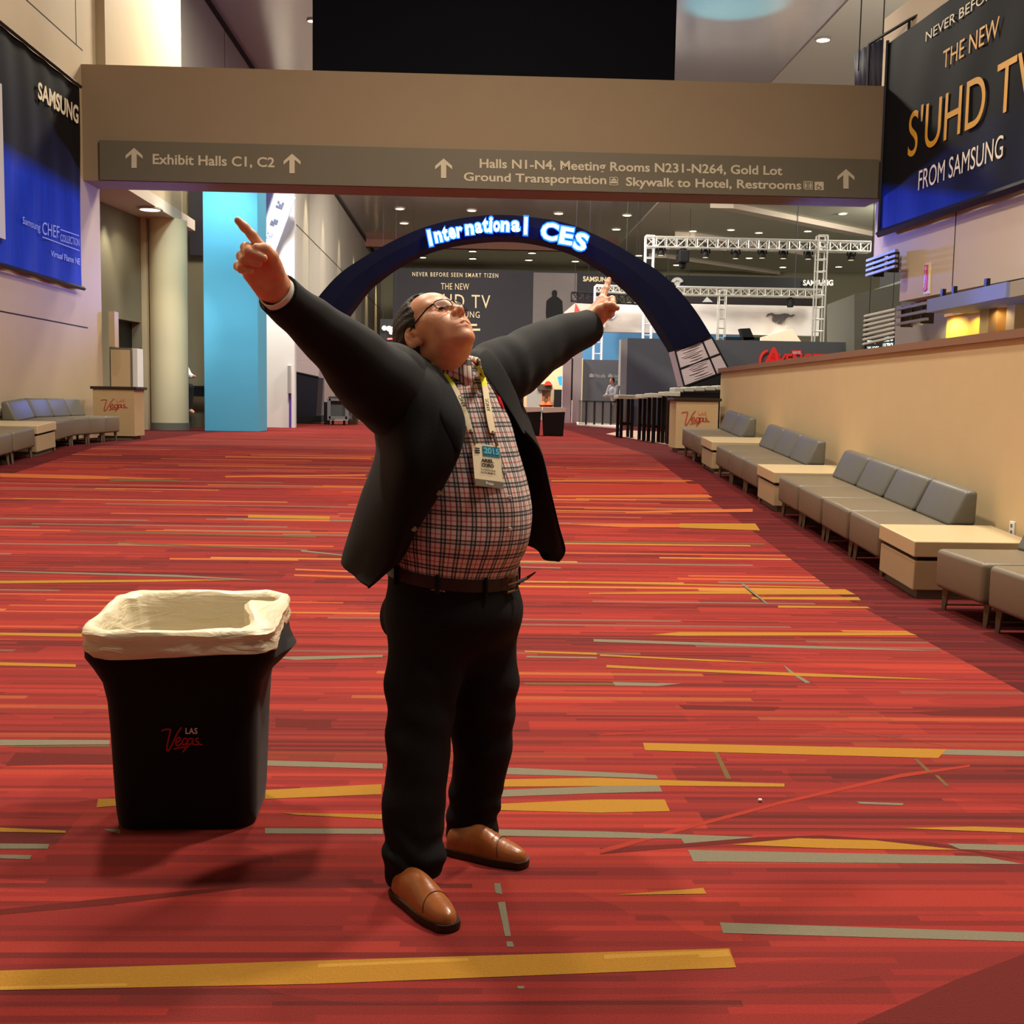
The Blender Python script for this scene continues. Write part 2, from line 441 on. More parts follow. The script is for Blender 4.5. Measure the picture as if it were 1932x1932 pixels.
CARPET_MARKS = {
 'y': [[(0,1832),(600,1813),(1376,1790),(1389,1826),(600,1857),(0,1869)],
       [(1380,1594),(1505,1582),(1650,1586),(1811,1604),(1670,1603),(1560,1601)],
       [(938,1517),(1132,1509),(1254,1509),(1264,1531),(1132,1534),(938,1529)],
       [(937,1471),(1132,1468),(1245,1472),(1480,1479),(1480,1485),(1250,1483),(937,1485)],
       [(500,1491),(720,1480),(720,1499),(500,1508)], [(533,1534),(722,1537),(722,1546),(560,1538)],
       [(1213,1402),(1786,1414),(1770,1431),(1217,1416)],
       [(1227,1198),(1281,1193),(1716,1194),(1730,1199),(1281,1200)],
       [(1144,1255),(1235,1260),(1530,1271),(1811,1284),(1530,1277),(1144,1260)],
       [(1132,1235),(1339,1245),(1480,1252),(1339,1248),(1132,1238)],
       [(1163,1689),(1327,1676),(1333,1687)], [(1699,1563),(1836,1560),(1932,1563),(1932,1572),(1800,1567)],
       [(185,1508),(217,1507),(219,1521),(182,1524)], [(0,1562),(124,1568),(124,1572),(0,1570)],
       [(0,1096),(298,1094),(470,1094),(298,1098),(0,1101)], [(0,1194),(155,1196),(155,1202),(0,1199)],
       [(0,1250),(143,1254),(143,1259),(0,1256)], [(468,971),(622,975),(622,980),(468,977)],
       [(1413,1114),(1594,1112),(1614,1122),(1413,1122)], [(1111,1119),(1413,1115),(1413,1121),(1111,1121)],
       [(1071,1097),(1564,1108),(1564,1110),(1071,1100)], [(1418,1127),(1619,1127),(1624,1133),(1418,1131)],
       [(1468,1143),(1636,1145),(1642,1148),(1468,1147)], [(990,1228),(1126,1232),(1126,1236),(990,1231)],
       [(1282,988),(1425,988),(1434,1001),(1282,996)]],
 'p': [[(600,1820),(884,1808),(884,1814),(600,1826)], [(0,1862),(240,1856),(240,1861),(0,1868)], [(500,1800),(500,1800.5),(501,1800)],
       [(1140,1802),(1374,1793),(1378,1805),(1320,1808),(1318,1802),(1140,1810)]],
 'g': [[(1358,1741),(1932,1760),(1932,1777),(1364,1761)], [(1298,1604),(1852,1616),(1932,1631),(1308,1626)],
       [(500,1563),(722,1564),(722,1574),(500,1573)], [(930,1565),(1132,1569),(1430,1580),(1291,1592),(1285,1583),(1132,1581),(930,1577)],
       [(940,1491),(1132,1484),(1242,1479),(1250,1494),(1132,1497),(940,1504)],
       [(942,1448),(991,1450),(1200,1460),(1238,1463),(1242,1470),(1132,1466),(942,1461)],
       [(500,1435),(722,1441),(722,1451),(500,1445)], [(1782,1414),(1932,1417),(1932,1428),(1776,1424)],
       [(1120,1206),(1530,1219),(1790,1229),(1530,1224),(1120,1211)], [(1786,1592),(1932,1595),(1932,1607),(1812,1603)],
       [(1616,1513),(1705,1516),(1703,1520),(1622,1517)], [(932,1667),(944,1667),(948,1688),(935,1685)],
       [(939,1703),(953,1702),(964,1767),(953,1767)], [(955,1777),(967,1777),(970,1787),(957,1787)], [(975,1861),(989,1861),(989,1866),(977,1866)],
       [(0,1396),(207,1397),(207,1405),(0,1407)], [(0,1592),(93,1593),(90,1602),(0,1602)], [(0,1613),(60,1614),(56,1622),(0,1620)],
       [(193,1565),(227,1565),(227,1574)], [(0,1077),(335,1085),(525,1097),(335,1089),(0,1079)],
       [(975,1069),(1058,1071),(1058,1073),(975,1071)], [(993,1238),(1126,1240),(1126,1243),(993,1241)],
       [(1156,1287),(1287,1290),(1240,1295),(1160,1294)], [(1477,1254),(1496,1268),(1530,1289),(1520,1289),(1490,1270)],
       [(1404,1102),(1450,1140),(1446,1140),(1398,1102)], [(568,1038),(648,1047),(648,1049),(568,1041)], [(500,1240),(722,1236),(722,1240),(560,1246)]],
 'o': [[(1060,989),(1282,989),(1282,995),(1180,995)], [(0,893),(155,897),(330,904),(150,904),(0,900)], [(425,861),(700,864),(700,866),(425,863)],
       [(425,898),(690,895),(690,898),(425,901)], [(320,1053),(563,1055),(563,1058),(320,1056)], [(557,1073),(667,1077),(667,1080),(557,1076)],
       [(555,1084),(690,1088),(690,1091),(555,1087)], [(1180,965),(1420,960),(1420,966),(1180,968)], [(1040,906),(1300,906),(1310,908),(1040,909)],
       [(1050,935),(1335,933),(1345,939),(1050,938)], [(460,980),(622,981),(622,984),(460,982)]],
 'v': [[(149,1001),(596,1011),(596,1014),(149,1004)], [(207,902),(337,906),(337,909),(207,908)], [(1035,1021),(1443,1025),(1443,1028),(1035,1024)],
       [(200,1022),(580,1036),(580,1039),(260,1027)], [(990,1288),(1160,1289),(1160,1293),(990,1292)], [(30,1408),(207,1406),(207,1409),(10,1410)],
       [(1724,1432),(1730,1432),(1757,1456),(1749,1457)], [(1763,1463),(1770,1463),(1791,1483),(1784,1484)], [(1346,1418),(1354,1418),(1380,1470),(1370,1470)]],
 'd': [[(1615,1932),(1700,1895),(1800,1850),(1932,1800),(1932,1932)], [(1720,1344),(1932,1332),(1932,1352),(1760,1350)],
       [(0,1716),(200,1695),(475,1670),(475,1674),(200,1708),(0,1726)], [(1132,1600),(1291,1592),(1420,1580),(1550,1576),(1760,1590),(1932,1622),(1760,1597),(1550,1581),(1420,1588),(1132,1612)],
       [(30,1420),(240,1424),(240,1440),(10,1445)], [(520,1355),(625,1360),(625,1373),(520,1372)], [(1280,1330),(1470,1334),(1460,1341),(1290,1338)]],
 'l': [[(1040,915),(1318,913),(1338,931),(1040,933)], [(1132,1603),(1300,1557),(1480,1510),(1700,1460),(1830,1443),(1830,1447),(1700,1467),(1480,1516),(1300,1564),(1132,1611)],
       [(1132,1386),(1400,1373),(1570,1375),(1800,1410),(1570,1377),(1400,1375),(1132,1388)]],
}
MARK_M = {'y': M_YEL, 'p': M_YEL2, 'g': M_GRY, 'o': M_ORG, 'v': M_OLV, 'd': M_DRK, 'l': M_LRED}
fl = MB()
ys = [-6, R0Y, R1Y, 18.9, 40, 110]
for a, b_ in zip(ys[:-1], ys[1:]):
    xr_ = 4.5 if b_ < 19 else 9.0
    fl.quad((-11.6, a, zf(a)), (xr_, a, zf(a)), (xr_, b_, zf(b_)), (-11.6, b_, zf(b_)))
    fl.quad((xr_, a, zf(a)), (34, a, zf(a)), (34, b_, zf(b_)), (xr_, b_, zf(b_)), 1)
slots = [M_CARPET, mat('floor_concrete', (128, 124, 116), rough=.6)]
LAYER = {'d': 1, 'l': 2, 'v': 3, 'g': 4, 'o': 3, 'y': 5, 'p': 6}
for key, polys in CARPET_MARKS.items():
    slots.append(MARK_M[key])
    for k, pl in enumerate(polys):
        pts = [G(*q) for q in pl]
        lift = .0002 + .00014 * LAYER[key] + .000004 * k
        pts = [p + Vector((0, 0, lift * (1 + p.y * .12))) for p in pts]
        # cut at the foot of the ramp is not needed: every mark is short along the hall
        fl.add(pts[::-1], [tuple(range(len(pts)))], len(slots) - 1)
floor = fl.obj('floor', slots)
# all faces up
bm = bmesh.new(); bm.from_mesh(floor.data)
for fc in bm.faces:
    if fc.normal.z < 0: fc.normal_flip()
bmesh.ops.triangulate(bm, faces=[q for q in bm.faces if len(q.verts) > 4])
bm.to_mesh(floor.data); bm.free()
struct(floor, 'red carpet with orange, yellow and grey streaks running up the hall')

# ================================================================== WALLS, CEILING
M_CREAM = mat('cream_wall', (200, 176, 136), rough=.75, noise=.05, nscale=3, bump=.05)
M_CREAM2 = mat('pale_wall', (178, 158, 126), rough=.7, noise=.04, nscale=2)
M_BEAM = mat('beam_taupe', (134, 114, 90), rough=.8, noise=.03, nscale=2)
M_GROOVE = mat('groove_black', (30, 26, 22), rough=.9)
M_CAP = mat('cap_brown', (132, 98, 76), rough=.6)
M_METALWALL = mat('metal_panel_wall', (156, 150, 140), rough=.45, metal=.35, noise=.05, nscale=1.5)
M_CEIL = mat('ceiling_gloss', (178, 174, 172), rough=.17, metal=.4, spec=.6, noise=.08, nscale=6, stretch=(1, 6, 1), bump=.03, bscale=3)
M_SOFFIT = mat('ceiling_matte', (198, 184, 168), rough=.8)
M_CEILR = mat('ceiling_plaster', (186, 186, 168), rough=.55, spec=.4)
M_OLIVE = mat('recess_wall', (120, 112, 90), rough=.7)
M_BLACK = mat('matte_black', (14, 14, 16), rough=.7)
M_DOORDK = mat('door_dark', (26, 24, 24), rough=.5)
M_GREYW = mat('grey_wall', (112, 106, 94), rough=.8)

# low wall on the right with its cap
XW = 4.25
w = MB()
ZW = 1.97
w.box(XW, XW + .3, -5, 19.55, -.1, ZW)
struct(w.obj('wall_right', M_CREAM), 'low cream wall behind the right-hand row of seats')
t = MB(); t.box(XW - .04, XW + .36, -5, 19.62, ZW, ZW + .07)
struct(t.obj('trim_1', M_CAP), 'brown cap along the top of the low cream wall')

# left wall with grooves, running past the beam
w = MB()
w.box(-7.4, -7.0, -6, 22.1, -.1, 12.6)
wl = w.obj('wall_left', M_CREAM2); struct(wl, 'tall cream wall behind the left-hand row of seats')
g = MB()
for z in (2.62, 7.5): g.box(-7.004, -6.997, -6, 21.3, z - .010, z + .010)
g.box(-7.004, -6.997, 20.95, 20.98, 7.5, 12.6)
struct(g.obj('trim_2', M_GROOVE), 'dark panel joints in the left wall')
# far left wall, soffit and recess
w = MB()
w.box(-8.0, -7.6, 22.1, 96, 6.2, 12.6)
w.box(-8.0, -7.6, 30.4, 96, 0, 6.2)
struct(w.obj('wall_far_left', M_METALWALL), 'tall metal clad wall beyond the sign beam')
g = MB()
# joint lines on the far wall
for z in (4.1, 8.8): g.box(-7.605, -7.595, 31 if z < 6 else 22.2, 95, z - .025, z + .025)
for y in (36, 44, 54, 66, 80): g.box(-7.605, -7.596, y - .02, y + .02, .7, 12.6)
struct(g.obj('trim_3', M_GROOVE), 'joints of the metal clad wall')
ZS = 5.46
w = MB(); w.box(-11.5, -6.85, 22.1, 28.9, ZS, ZS + .25)
struct(w.obj('ceiling_recess', M_SOFFIT), 'soffit over the recess beyond the left wall')
w = MB(); w.box(-7.25, -6.85, 22.1, 27.7, ZS + .25, 12.6)
struct(w.obj('wall_over_recess', M_CREAM2), 'pale wall above the recess soffit')
def rx(y): return -8.17 + .111 * (y - 22.1)          # the recess wall, slightly turned
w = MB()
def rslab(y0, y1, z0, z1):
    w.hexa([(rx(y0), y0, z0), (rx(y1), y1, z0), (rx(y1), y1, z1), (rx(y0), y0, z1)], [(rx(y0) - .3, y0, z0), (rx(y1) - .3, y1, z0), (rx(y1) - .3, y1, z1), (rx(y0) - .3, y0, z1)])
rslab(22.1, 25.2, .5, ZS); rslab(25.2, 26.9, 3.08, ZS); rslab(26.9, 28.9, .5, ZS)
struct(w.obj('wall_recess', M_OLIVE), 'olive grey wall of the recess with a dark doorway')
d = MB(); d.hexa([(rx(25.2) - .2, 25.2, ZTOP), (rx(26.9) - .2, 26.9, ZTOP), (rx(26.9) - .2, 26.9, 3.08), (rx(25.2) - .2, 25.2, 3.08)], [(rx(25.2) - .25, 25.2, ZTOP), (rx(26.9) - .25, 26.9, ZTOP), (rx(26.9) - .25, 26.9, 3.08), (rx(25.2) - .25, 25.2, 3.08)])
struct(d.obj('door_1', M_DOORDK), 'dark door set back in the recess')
t = MB(); t.box(rx(27) + .0, rx(27) + .12, 26.95, 27.12, ZTOP, ZS)
struct(t.obj('trim_4', M_CREAM2), 'pale strip beside the dark doorway')
cxy = P(321, 800, 27.3)
c = MB(); c.cyl((cxy.x, 27.3), .43, ZTOP, ZS, 40); c.cyl((cxy.x, 27.3), .45, ZTOP, ZTOP + .17, 40, 1)
struct(c.obj('round_column', [mat('column_cream', (212, 196, 158), rough=.6), M_GREYW], smooth=True), 'round cream column under the recess soffit')
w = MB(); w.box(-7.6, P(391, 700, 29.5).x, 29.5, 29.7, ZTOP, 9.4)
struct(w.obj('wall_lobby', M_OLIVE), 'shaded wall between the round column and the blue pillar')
# ceilings
c = MB(); c.box(-8, 10.2, 30, 96, 12.6, 12.9)
struct(c.obj('ceiling', M_CEIL), 'glossy metal panel ceiling of the hall')
c = MB(); c.box(10.2, 34, 18, 110, 12.55, 12.9)
struct(c.obj('ceiling_right', M_CEILR), 'matte plaster ceiling right of the glossy strip')
c = MB(); c.box(-8, 10.2, 82, 82.6, 12.1, 12.6)
struct(c.obj('beam_far', mat('beam_reddish', (126, 84, 70), rough=.7)), 'reddish beam across the far ceiling')
c = MB()
for k in range(5):
    y = 42 + k * 11
    c.hexa([(13, y, 12.25), (14.3, y, 12.25), (14.3, y, 12.56), (13, y, 12.56)], [(24, y + 9, 12.25), (25.3, y + 9, 12.25), (25.3, y + 9, 12.56), (24, y + 9, 12.56)])
struct(c.obj('trim_5', M_SOFFIT), 'slanting ceiling beams over the right-hand hall')
w = MB(); w.box(-8, 34, 96, 96.4, 0, 12.9)
struct(w.obj('wall_back', mat('hall_back_wall', (140, 136, 112), rough=.8)), 'far end wall of the hall')

# sign beam
YB = 21.2
def beam_corner(px, py): return P(px, py, YB)
zt0, zt1 = P(178, 117, YB).z, P(1676, 167, YB).z
zb0, zb1 = P(200, 350, YB).z, P(1645, 367, YB).z
ztop, zbot = (zt0 + zt1) / 2, (zb0 + zb1) / 2
xl, xr = -7.02, P(1668, 250, YB).x
b = MB(); b.box(xl, xr, YB, YB + .85, zbot, ztop)
bo = b.obj('beam_sign', M_BEAM); struct(bo, 'taupe beam across the hall carrying the direction sign')

# right upper wall, slightly turned
def RW(y, off=0.0): return 7.6 - .07 * (y - 21.2) - off
M_UPW = mat('upper_wall', (196, 176, 148), rough=.75, noise=.03, nscale=2)
w = MB()
def wall_slab(y0, y1, z0, z1, th=.4, mi=0):
    w.hexa([(RW(y0), y0, z0), (RW(y1), y1, z0), (RW(y1), y1, z1), (RW(y0), y0, z1)],
           [(RW(y0) + th, y0, z0), (RW(y1) + th, y1, z0), (RW(y1) + th, y1, z1), (RW(y0) + th, y0, z1)], mi)
wall_slab(-4, 20.55, 3.32, 8.6)
wall_slab(20.55, 21.75, 4.0, 8.6)
struct(w.obj('wall_right_upper', M_UPW), 'cream upper wall over the food counter on the right')
g = MB()
for y in (18.6,): g.hexa([(RW(y - .012) - .003, y - .012, 3.34), (RW(y + .012) - .003, y + .012, 3.34), (RW(y + .012) - .003, y + .012, 8.5), (RW(y - .012) - .003, y - .012, 8.5)],
                         [(RW(y - .012), y - .012, 3.34), (RW(y + .012), y + .012, 3.34), (RW(y + .012), y + .012, 8.5), (RW(y - .012), y - .012, 8.5)])
struct(g.obj('trim_6', M_GROOVE))

# ================================================================== SIGN, BANNERS, SCREEN
M_SIGN = mat('sign_grey', (98, 90, 74), rough=.5, noise=.03, nscale=3)
M_SIGNTXT = mat('sign_lettering', (190, 178, 152), rough=.5)
sg = thing('overhead_sign', 'long grey direction sign with white arrows and hall names on the taupe beam', 'sign', (0.5, YB - .04, zbot))
ys = YB - .05
b = MB(); b.box(P(188, 300, ys).x, P(1657, 340, ys).x, ys, YB, zbot + .01, P(188, 262, ys).z * .5 + P(1657, 303, ys).z * .5)
b.obj('panel', M_SIGN, sg)
tm = MB()
def flat_text(mb, body, bl, br, tr, tl, Y, bold=.012, spacing=1.0, mi=0, shear=0.0):
    text_on(mb, body, quadmap(*(P(*q, Y) for q in (bl, br, tr, tl))), bold=bold, spacing=spacing, mi=mi, shear=shear)
yt = ys - .006
flat_text(tm, 'Exhibit Halls C1, C2', (288, 313), (518, 319), (518, 297), (288, 290), yt, bold=.02)
flat_text(tm, 'Halls N1-N4, Meeting Rooms N231-N264, Gold Lot', (905, 322), (1476, 336), (1476, 313), (905, 299), yt, bold=.02)
flat_text(tm, 'Ground Transportation', (875, 346), (1144, 353), (1144, 331), (875, 325), yt, bold=.02)
flat_text(tm, 'Skywalk to Hotel, Restrooms', (1181, 356), (1512, 363), (1512, 341), (1181, 334), yt, bold=.02)
tm.objs('lettering', M_SIGNTXT, sg)
for cx_, y0, y1 in ((253, 279, 317), (551, 290, 327), (837, 299, 336), (1596, 319, 356)):
    am = MB(); h = y1 - y0
    poly = [(0, 0), (16, 14), (16, 21), (5, 11.5), (5, h), (-5, h), (-5, 11.5), (-16, 21), (-16, 14)]
    am.prism([P(cx_ + a, y0 + c, yt) for a, c in poly], (0, -.004, 0))
    am.obj('arrow', M_SIGNTXT, sg)
def icon(x0, y0, x1, y1, kind):
    im = MB()
    fr = lambda a, c, e, f_: im.prism([P(a, c, yt), P(e, c, yt), P(e, f_, yt), P(a, f_, yt)], (0, -.004, 0))
    if kind != 'chair':
        fr(x0, y0, x1, y0 + 1.3); fr(x0, y1 - 1.3, x1, y1); fr(x0, y0, x0 + 1.3, y1); fr(x1 - 1.3, y0, x1, y1)
    xm = (x0 + x1) / 2
    if kind == 'people':
        fr(xm - .6, y0, xm + .6, y1)
        for q in ((x0 + xm) / 2, (x1 + xm) / 2):
            fr(q - 1.2, y0 + 2.5, q + 1.2, y0 + 5); fr(q - 2, y0 + 5.5, q + 2, y0 + 9.5); fr(q - 1.4, y0 + 9.5, q + 1.4, y1 - 2.5)
    elif kind == 'car':
        fr(x0 + 3, y0 + 5, x1 - 3, y0 + 7); fr(x0 + 2, y0 + 8, x1 - 2, y0 + 12); im.prism([P(x0 + 3, y0 + 4.6, yt), P(xm, y0 + 2, yt), P(x1 - 3, y0 + 4.6, yt)], (0, -.004, 0))
    else:
        fr(x0, y0, x1, y1)
    o = im.obj('pictogram', M_SIGNTXT, sg)
    if kind == 'chair':
        dm = MB(); c0 = Vector((xm - 1, y0 + 10.5))
        ring = [(c0.x + 4 * math.cos(a), c0.y + 4 * math.sin(a)) for a in np.linspace(-.6, 4.2, 14)]
        dm.tube([P(*q, yt - .006) for q in ring], .006, 4)
        dm.tube([P(c0.x - 1.5, y0 + 4, yt - .006), P(c0.x - 1, y0 + 9, yt - .006), P(c0.x + 4, y0 + 9, yt - .006), P(c0.x + 5.5, y0 + 13.5, yt - .006)], .007, 4)
        dm.obj('wheelchair_symbol', M_SIGN, sg)
icon(1150, 334, 1166, 350, 'car'); icon(1516, 342, 1533, 358, 'people'); icon(1537, 343, 1554, 359, 'chair')

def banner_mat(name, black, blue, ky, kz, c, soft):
    """banner cloth: black above, blue below the line kz*z + ky*y = c"""
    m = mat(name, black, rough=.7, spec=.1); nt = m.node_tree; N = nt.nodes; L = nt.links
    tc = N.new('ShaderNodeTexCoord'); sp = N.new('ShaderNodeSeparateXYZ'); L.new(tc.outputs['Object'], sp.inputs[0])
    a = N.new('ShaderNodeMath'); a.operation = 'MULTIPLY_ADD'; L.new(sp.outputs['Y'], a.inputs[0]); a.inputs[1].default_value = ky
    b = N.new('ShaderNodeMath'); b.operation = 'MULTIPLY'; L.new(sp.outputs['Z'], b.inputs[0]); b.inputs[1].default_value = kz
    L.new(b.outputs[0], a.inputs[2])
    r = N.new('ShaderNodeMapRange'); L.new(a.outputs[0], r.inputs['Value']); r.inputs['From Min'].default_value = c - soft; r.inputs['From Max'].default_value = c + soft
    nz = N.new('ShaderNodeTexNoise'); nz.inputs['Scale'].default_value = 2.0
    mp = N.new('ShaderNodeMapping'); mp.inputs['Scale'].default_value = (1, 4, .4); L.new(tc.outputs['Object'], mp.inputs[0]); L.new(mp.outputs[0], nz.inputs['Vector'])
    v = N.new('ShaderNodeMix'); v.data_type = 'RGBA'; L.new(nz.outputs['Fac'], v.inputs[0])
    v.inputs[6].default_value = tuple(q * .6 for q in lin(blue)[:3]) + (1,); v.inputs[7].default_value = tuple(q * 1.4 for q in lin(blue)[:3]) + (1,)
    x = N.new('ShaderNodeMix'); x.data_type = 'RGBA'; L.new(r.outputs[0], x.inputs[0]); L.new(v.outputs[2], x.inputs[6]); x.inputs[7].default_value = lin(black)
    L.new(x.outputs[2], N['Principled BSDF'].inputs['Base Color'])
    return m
M_BTXT = mat('banner_white_print', (226, 214, 184), rough=.6)
M_BLUETXT = mat('banner_pale_print', (150, 170, 236), rough=.6)
M_GOLD = mat('banner_gold_print', (206, 150, 46), rough=.5, noise=.25, nscale=3)
M_PIPE = mat('pipe_dark', (48, 46, 50), rough=.4, metal=.6)
# left banner on the wall
XB = -6.9
lb = thing('banner', 'black and blue fabric banner hung high on the left wall, white cooking brand print', 'banner', (XB, 17, 3.3))
def LBp(px, py): return PX(px, py, XB + .012)
def wavy_banner(fn, ny, nz, amp, k):
    """fn(s,t)->point, displaced along +-normal by folds"""
    mb = MB()
    for i in range(ny + 1):
        for j in range(nz + 1):
            s_, t_ = i / ny, j / nz
            mb.v.append(fn(s_, t_, amp * math.sin(k * s_ + 2.2 * math.sin(3 * t_ + s_ * 4)) * (1 - .6 * t_)))
    for i in range(ny):
        for j in range(nz):
            q = i * (nz + 1) + j
            mb.f.append((q, q + 1, q + nz + 2, q + nz + 1))
    return mb
ytop, ybot = 6.74, 3.3
y0b, y1b = 11.0, 20.85
def lsurf(s, t, d): return Vector((XB - .03 + d, y0b + (y1b - y0b) * s, ybot + (ytop - ybot) * t))
bm_ = wavy_banner(lsurf, 90, 30, .022, 70)
bm_.m = [0] * len(bm_.f)
bm_.obj('fabric', banner_mat('banner_cloth_left', (20, 19, 20), (20, 50, 178), .012, 1.0, 4.98 + .192, .16), lb, smooth=True)
b = MB(); b.bar((XB, y0b, ytop + .02), (XB, y1b, ytop + .02), .035); b.bar((XB, y0b, ybot - .02), (XB, y1b, ybot - .02), .035)
b.obj('hem_pipe', M_PIPE, lb)
tm = MB()
def wall_text(mb, body, bl, br, tr, tl, fn, bold=.012, mi=0, spacing=1.0):
    text_on(mb, body, quadmap(*(fn(*q) for q in (bl, br, tr, tl))), bold=bold, mi=mi, spacing=spacing)
def LT(px, py): return PX(px, py, XB - .004)
wall_text(tm, 'SAMSUNG', (72, 186), (148, 235), (148, 200), (72, 153), LT, bold=.03)
tm.obj('lettering', M_BTXT, lb)
tm = MB()
wall_text(tm, 'Samsung', (43, 426), (76, 441), (76, 422), (43, 408), LT, bold=0)
wall_text(tm, 'CHEF', (80, 442), (112, 450), (112, 427), (80, 418), LT, bold=0)
wall_text(tm, 'COLLECTION', (114, 455), (150, 465), (150, 451), (114, 441), LT, bold=.01)
wall_text(tm, 'Virtual Flame NE', (96, 483), (151, 500), (151, 488), (96, 472), LT, bold=.015)
for a, c in (((114, 432), (149, 444)), ((80, 446), (150, 472))):
    tm.cut().prism([LT(a[0], a[1]), LT(c[0], c[1]), LT(c[0], c[1] + 2), LT(a[0], a[1] + 2)], (.002, 0, 0))
tm.objs('lettering', M_BLUETXT, lb)
# pale second banner at the very left edge
b = MB(); pe = PX(7, 300, XB + .06)
b.box(XB + .03, XB + .06, pe.y - 2.2, pe.y, PX(5, 450, XB + .06).z, PX(5, 160, XB + .06).z)
o = b.obj('hanging_board', mat('panel_pale', (176, 172, 168), rough=.5), origin=(XB, pe.y - 1, 3.6))
tag(o, 'pale grey display panel hanging in front of the left banner', 'panel')

# right banner
rb = thing('banner', 'huge black fabric banner with gold television lettering on the upper right wall', 'banner', (RW(16, .15), 16, 4.6))
def RBp(px, py, off=.16):
    d = ray(px, py)
    # plane X = 7.6 - off - .07*(Y-21.2)
    k = (7.6 - off + .07 * 21.2) / (d.x + .07 * d.y)
    return CAM + d * k
yl = RBp(1668, 250).y
zt_, zb_ = 7.98, 4.66
def rsurf(s, t, d):
    y = yl + (8.0 - yl) * s
    return Vector((RW(y, .15) - d, y, zb_ + (zt_ - zb_) * t))
bm_ = wavy_banner(rsurf, 110, 30, .012, 60)
bm_.m = [0] * len(bm_.f)
bm_.obj('fabric', banner_mat('banner_cloth_right', (19, 19, 23), (16, 38, 150), -.22, 1.0, zb_ - .22 * 17.6, .09), rb, smooth=True)
b = MB()
b.bar((RW(yl, .17), yl, zb_ - .06), (RW(8, .17), 8, zb_ - .06), .07)
b.bar((RW(yl, .17), yl, zb_ - .12), (RW(yl, .17), yl, zt_ + .05), .03)
b.obj('hem_pipe', M_PIPE, rb)
RT = lambda px, py: RBp(px, py, .168)
tm = MB(); tg = MB()
def rb_text(mb, body, left_x, ytop_, ybot_, right_x, frac, bold):
    """text on the banner; (left_x, ytop_..ybot_) is where it starts in view, right_x where the share `frac` of it ends"""
    a0, a1 = RT(left_x, ybot_), RT(left_x, ytop_)
    yr = RT(right_x, 300).y
    y_end = a0.y + (yr - a0.y) / frac
    def pl(s, t):
        y = a0.y + (y_end - a0.y) * s
        return Vector((RW(y, .168), y, a0.z + (a1.z - a0.z) * t))
    text_on(mb, body, pl, bold=bold, res=8)
rb_text(tm, 'NEVER BEFORE SEEN SMART TIZEN', 1746, 61, 79, 1838, .345, .0)
rb_text(tm, 'FROM SAMSUNG', 1732, 323, 360, 1891, 1.0, .0)
rb_text(tg, "S'UHD TV", 1712, 213, 299, 1842, .60, .0)
tm.objs('lettering', M_BTXT, rb)
rb_text(tg, 'THE NEW', 1778, 98, 131, 1871, 1.0, .0)
tg.objs('lettering', M_GOLD, rb)
# pipe frame and dark curved drape behind the top of the banner
fr = thing('pipe_frame', 'thin dark pipe frame rising over the top of the right banner', 'frame', (RW(20, .3), 20, 7.9))
b = MB()
pa, pb, pc = P(1641, 82, 21.6), P(1716, 37, 20.6), P(1800, -6, 19.6)
b.tube([pa, pb, pc], .03, 6); b.tube([pa, P(1637, 164, 21.6)], .03, 6); b.tube([pb, P(1713, 75, 20.6)], .025, 6)
b.obj('pipe', M_PIPE, fr)
dr = MB()
n = 24
for i in range(n + 1):
    a = i / n
    px = 1612 + 78 * a; pyt = 100 - 28 * math.sin(a * 1.5) - a * 4
    for py in (pyt, 168):
        q = P(px, py, 23.2 - .9 * math.sin(a * math.pi / 2)); dr.v.append(q + Vector((0, .05 * math.sin(i * 2.1), 0)))
dr.f = [(2 * i, 2 * i + 1, 2 * i + 3, 2 * i + 2) for i in range(n)]
o = dr.obj('drape', mat('drape_blue_grey', (64, 64, 82), rough=.7), smooth=True)
sm = o.modifiers.new('thick', 'SOLIDIFY'); sm.thickness = .03
b = MB(); q = P(1650, 100, 22.6)
for dx in (-.25, .2): b.tube([(q.x + dx, 22.75, q.z - .3), (q.x + dx, 22.75, 12.6)], .012, 4)
b.obj('hanging_cable', M_PIPE, o)
tag(o, 'curved blue grey drape behind the pipe frame at upper right', 'drape')

# big dark screen hung behind the beam
hs = thing('hanging_screen', 'big dark navy screen hanging above and behind the sign beam', 'screen', (P(930, 60, 22.6).x, 22.6, 6.8))
b = MB(); b.bev(P(589, 60, 22.6).x, P(1276, 60, 22.6).x, 22.6, 23.0, 6.8, 12.2, b=.04, seg=2)
b.obj('housing', mat('screen_navy', (9, 9, 17), rough=.7, spec=.08), hs)
b = MB()
for x in (P(650, 60, 22.8).x, P(1210, 60, 22.8).x): b.tube([(x, 22.8, 12.2), (x, 22.8, 13.5)], .03, 6)
b.obj('hanging_cable', M_PIPE, hs)

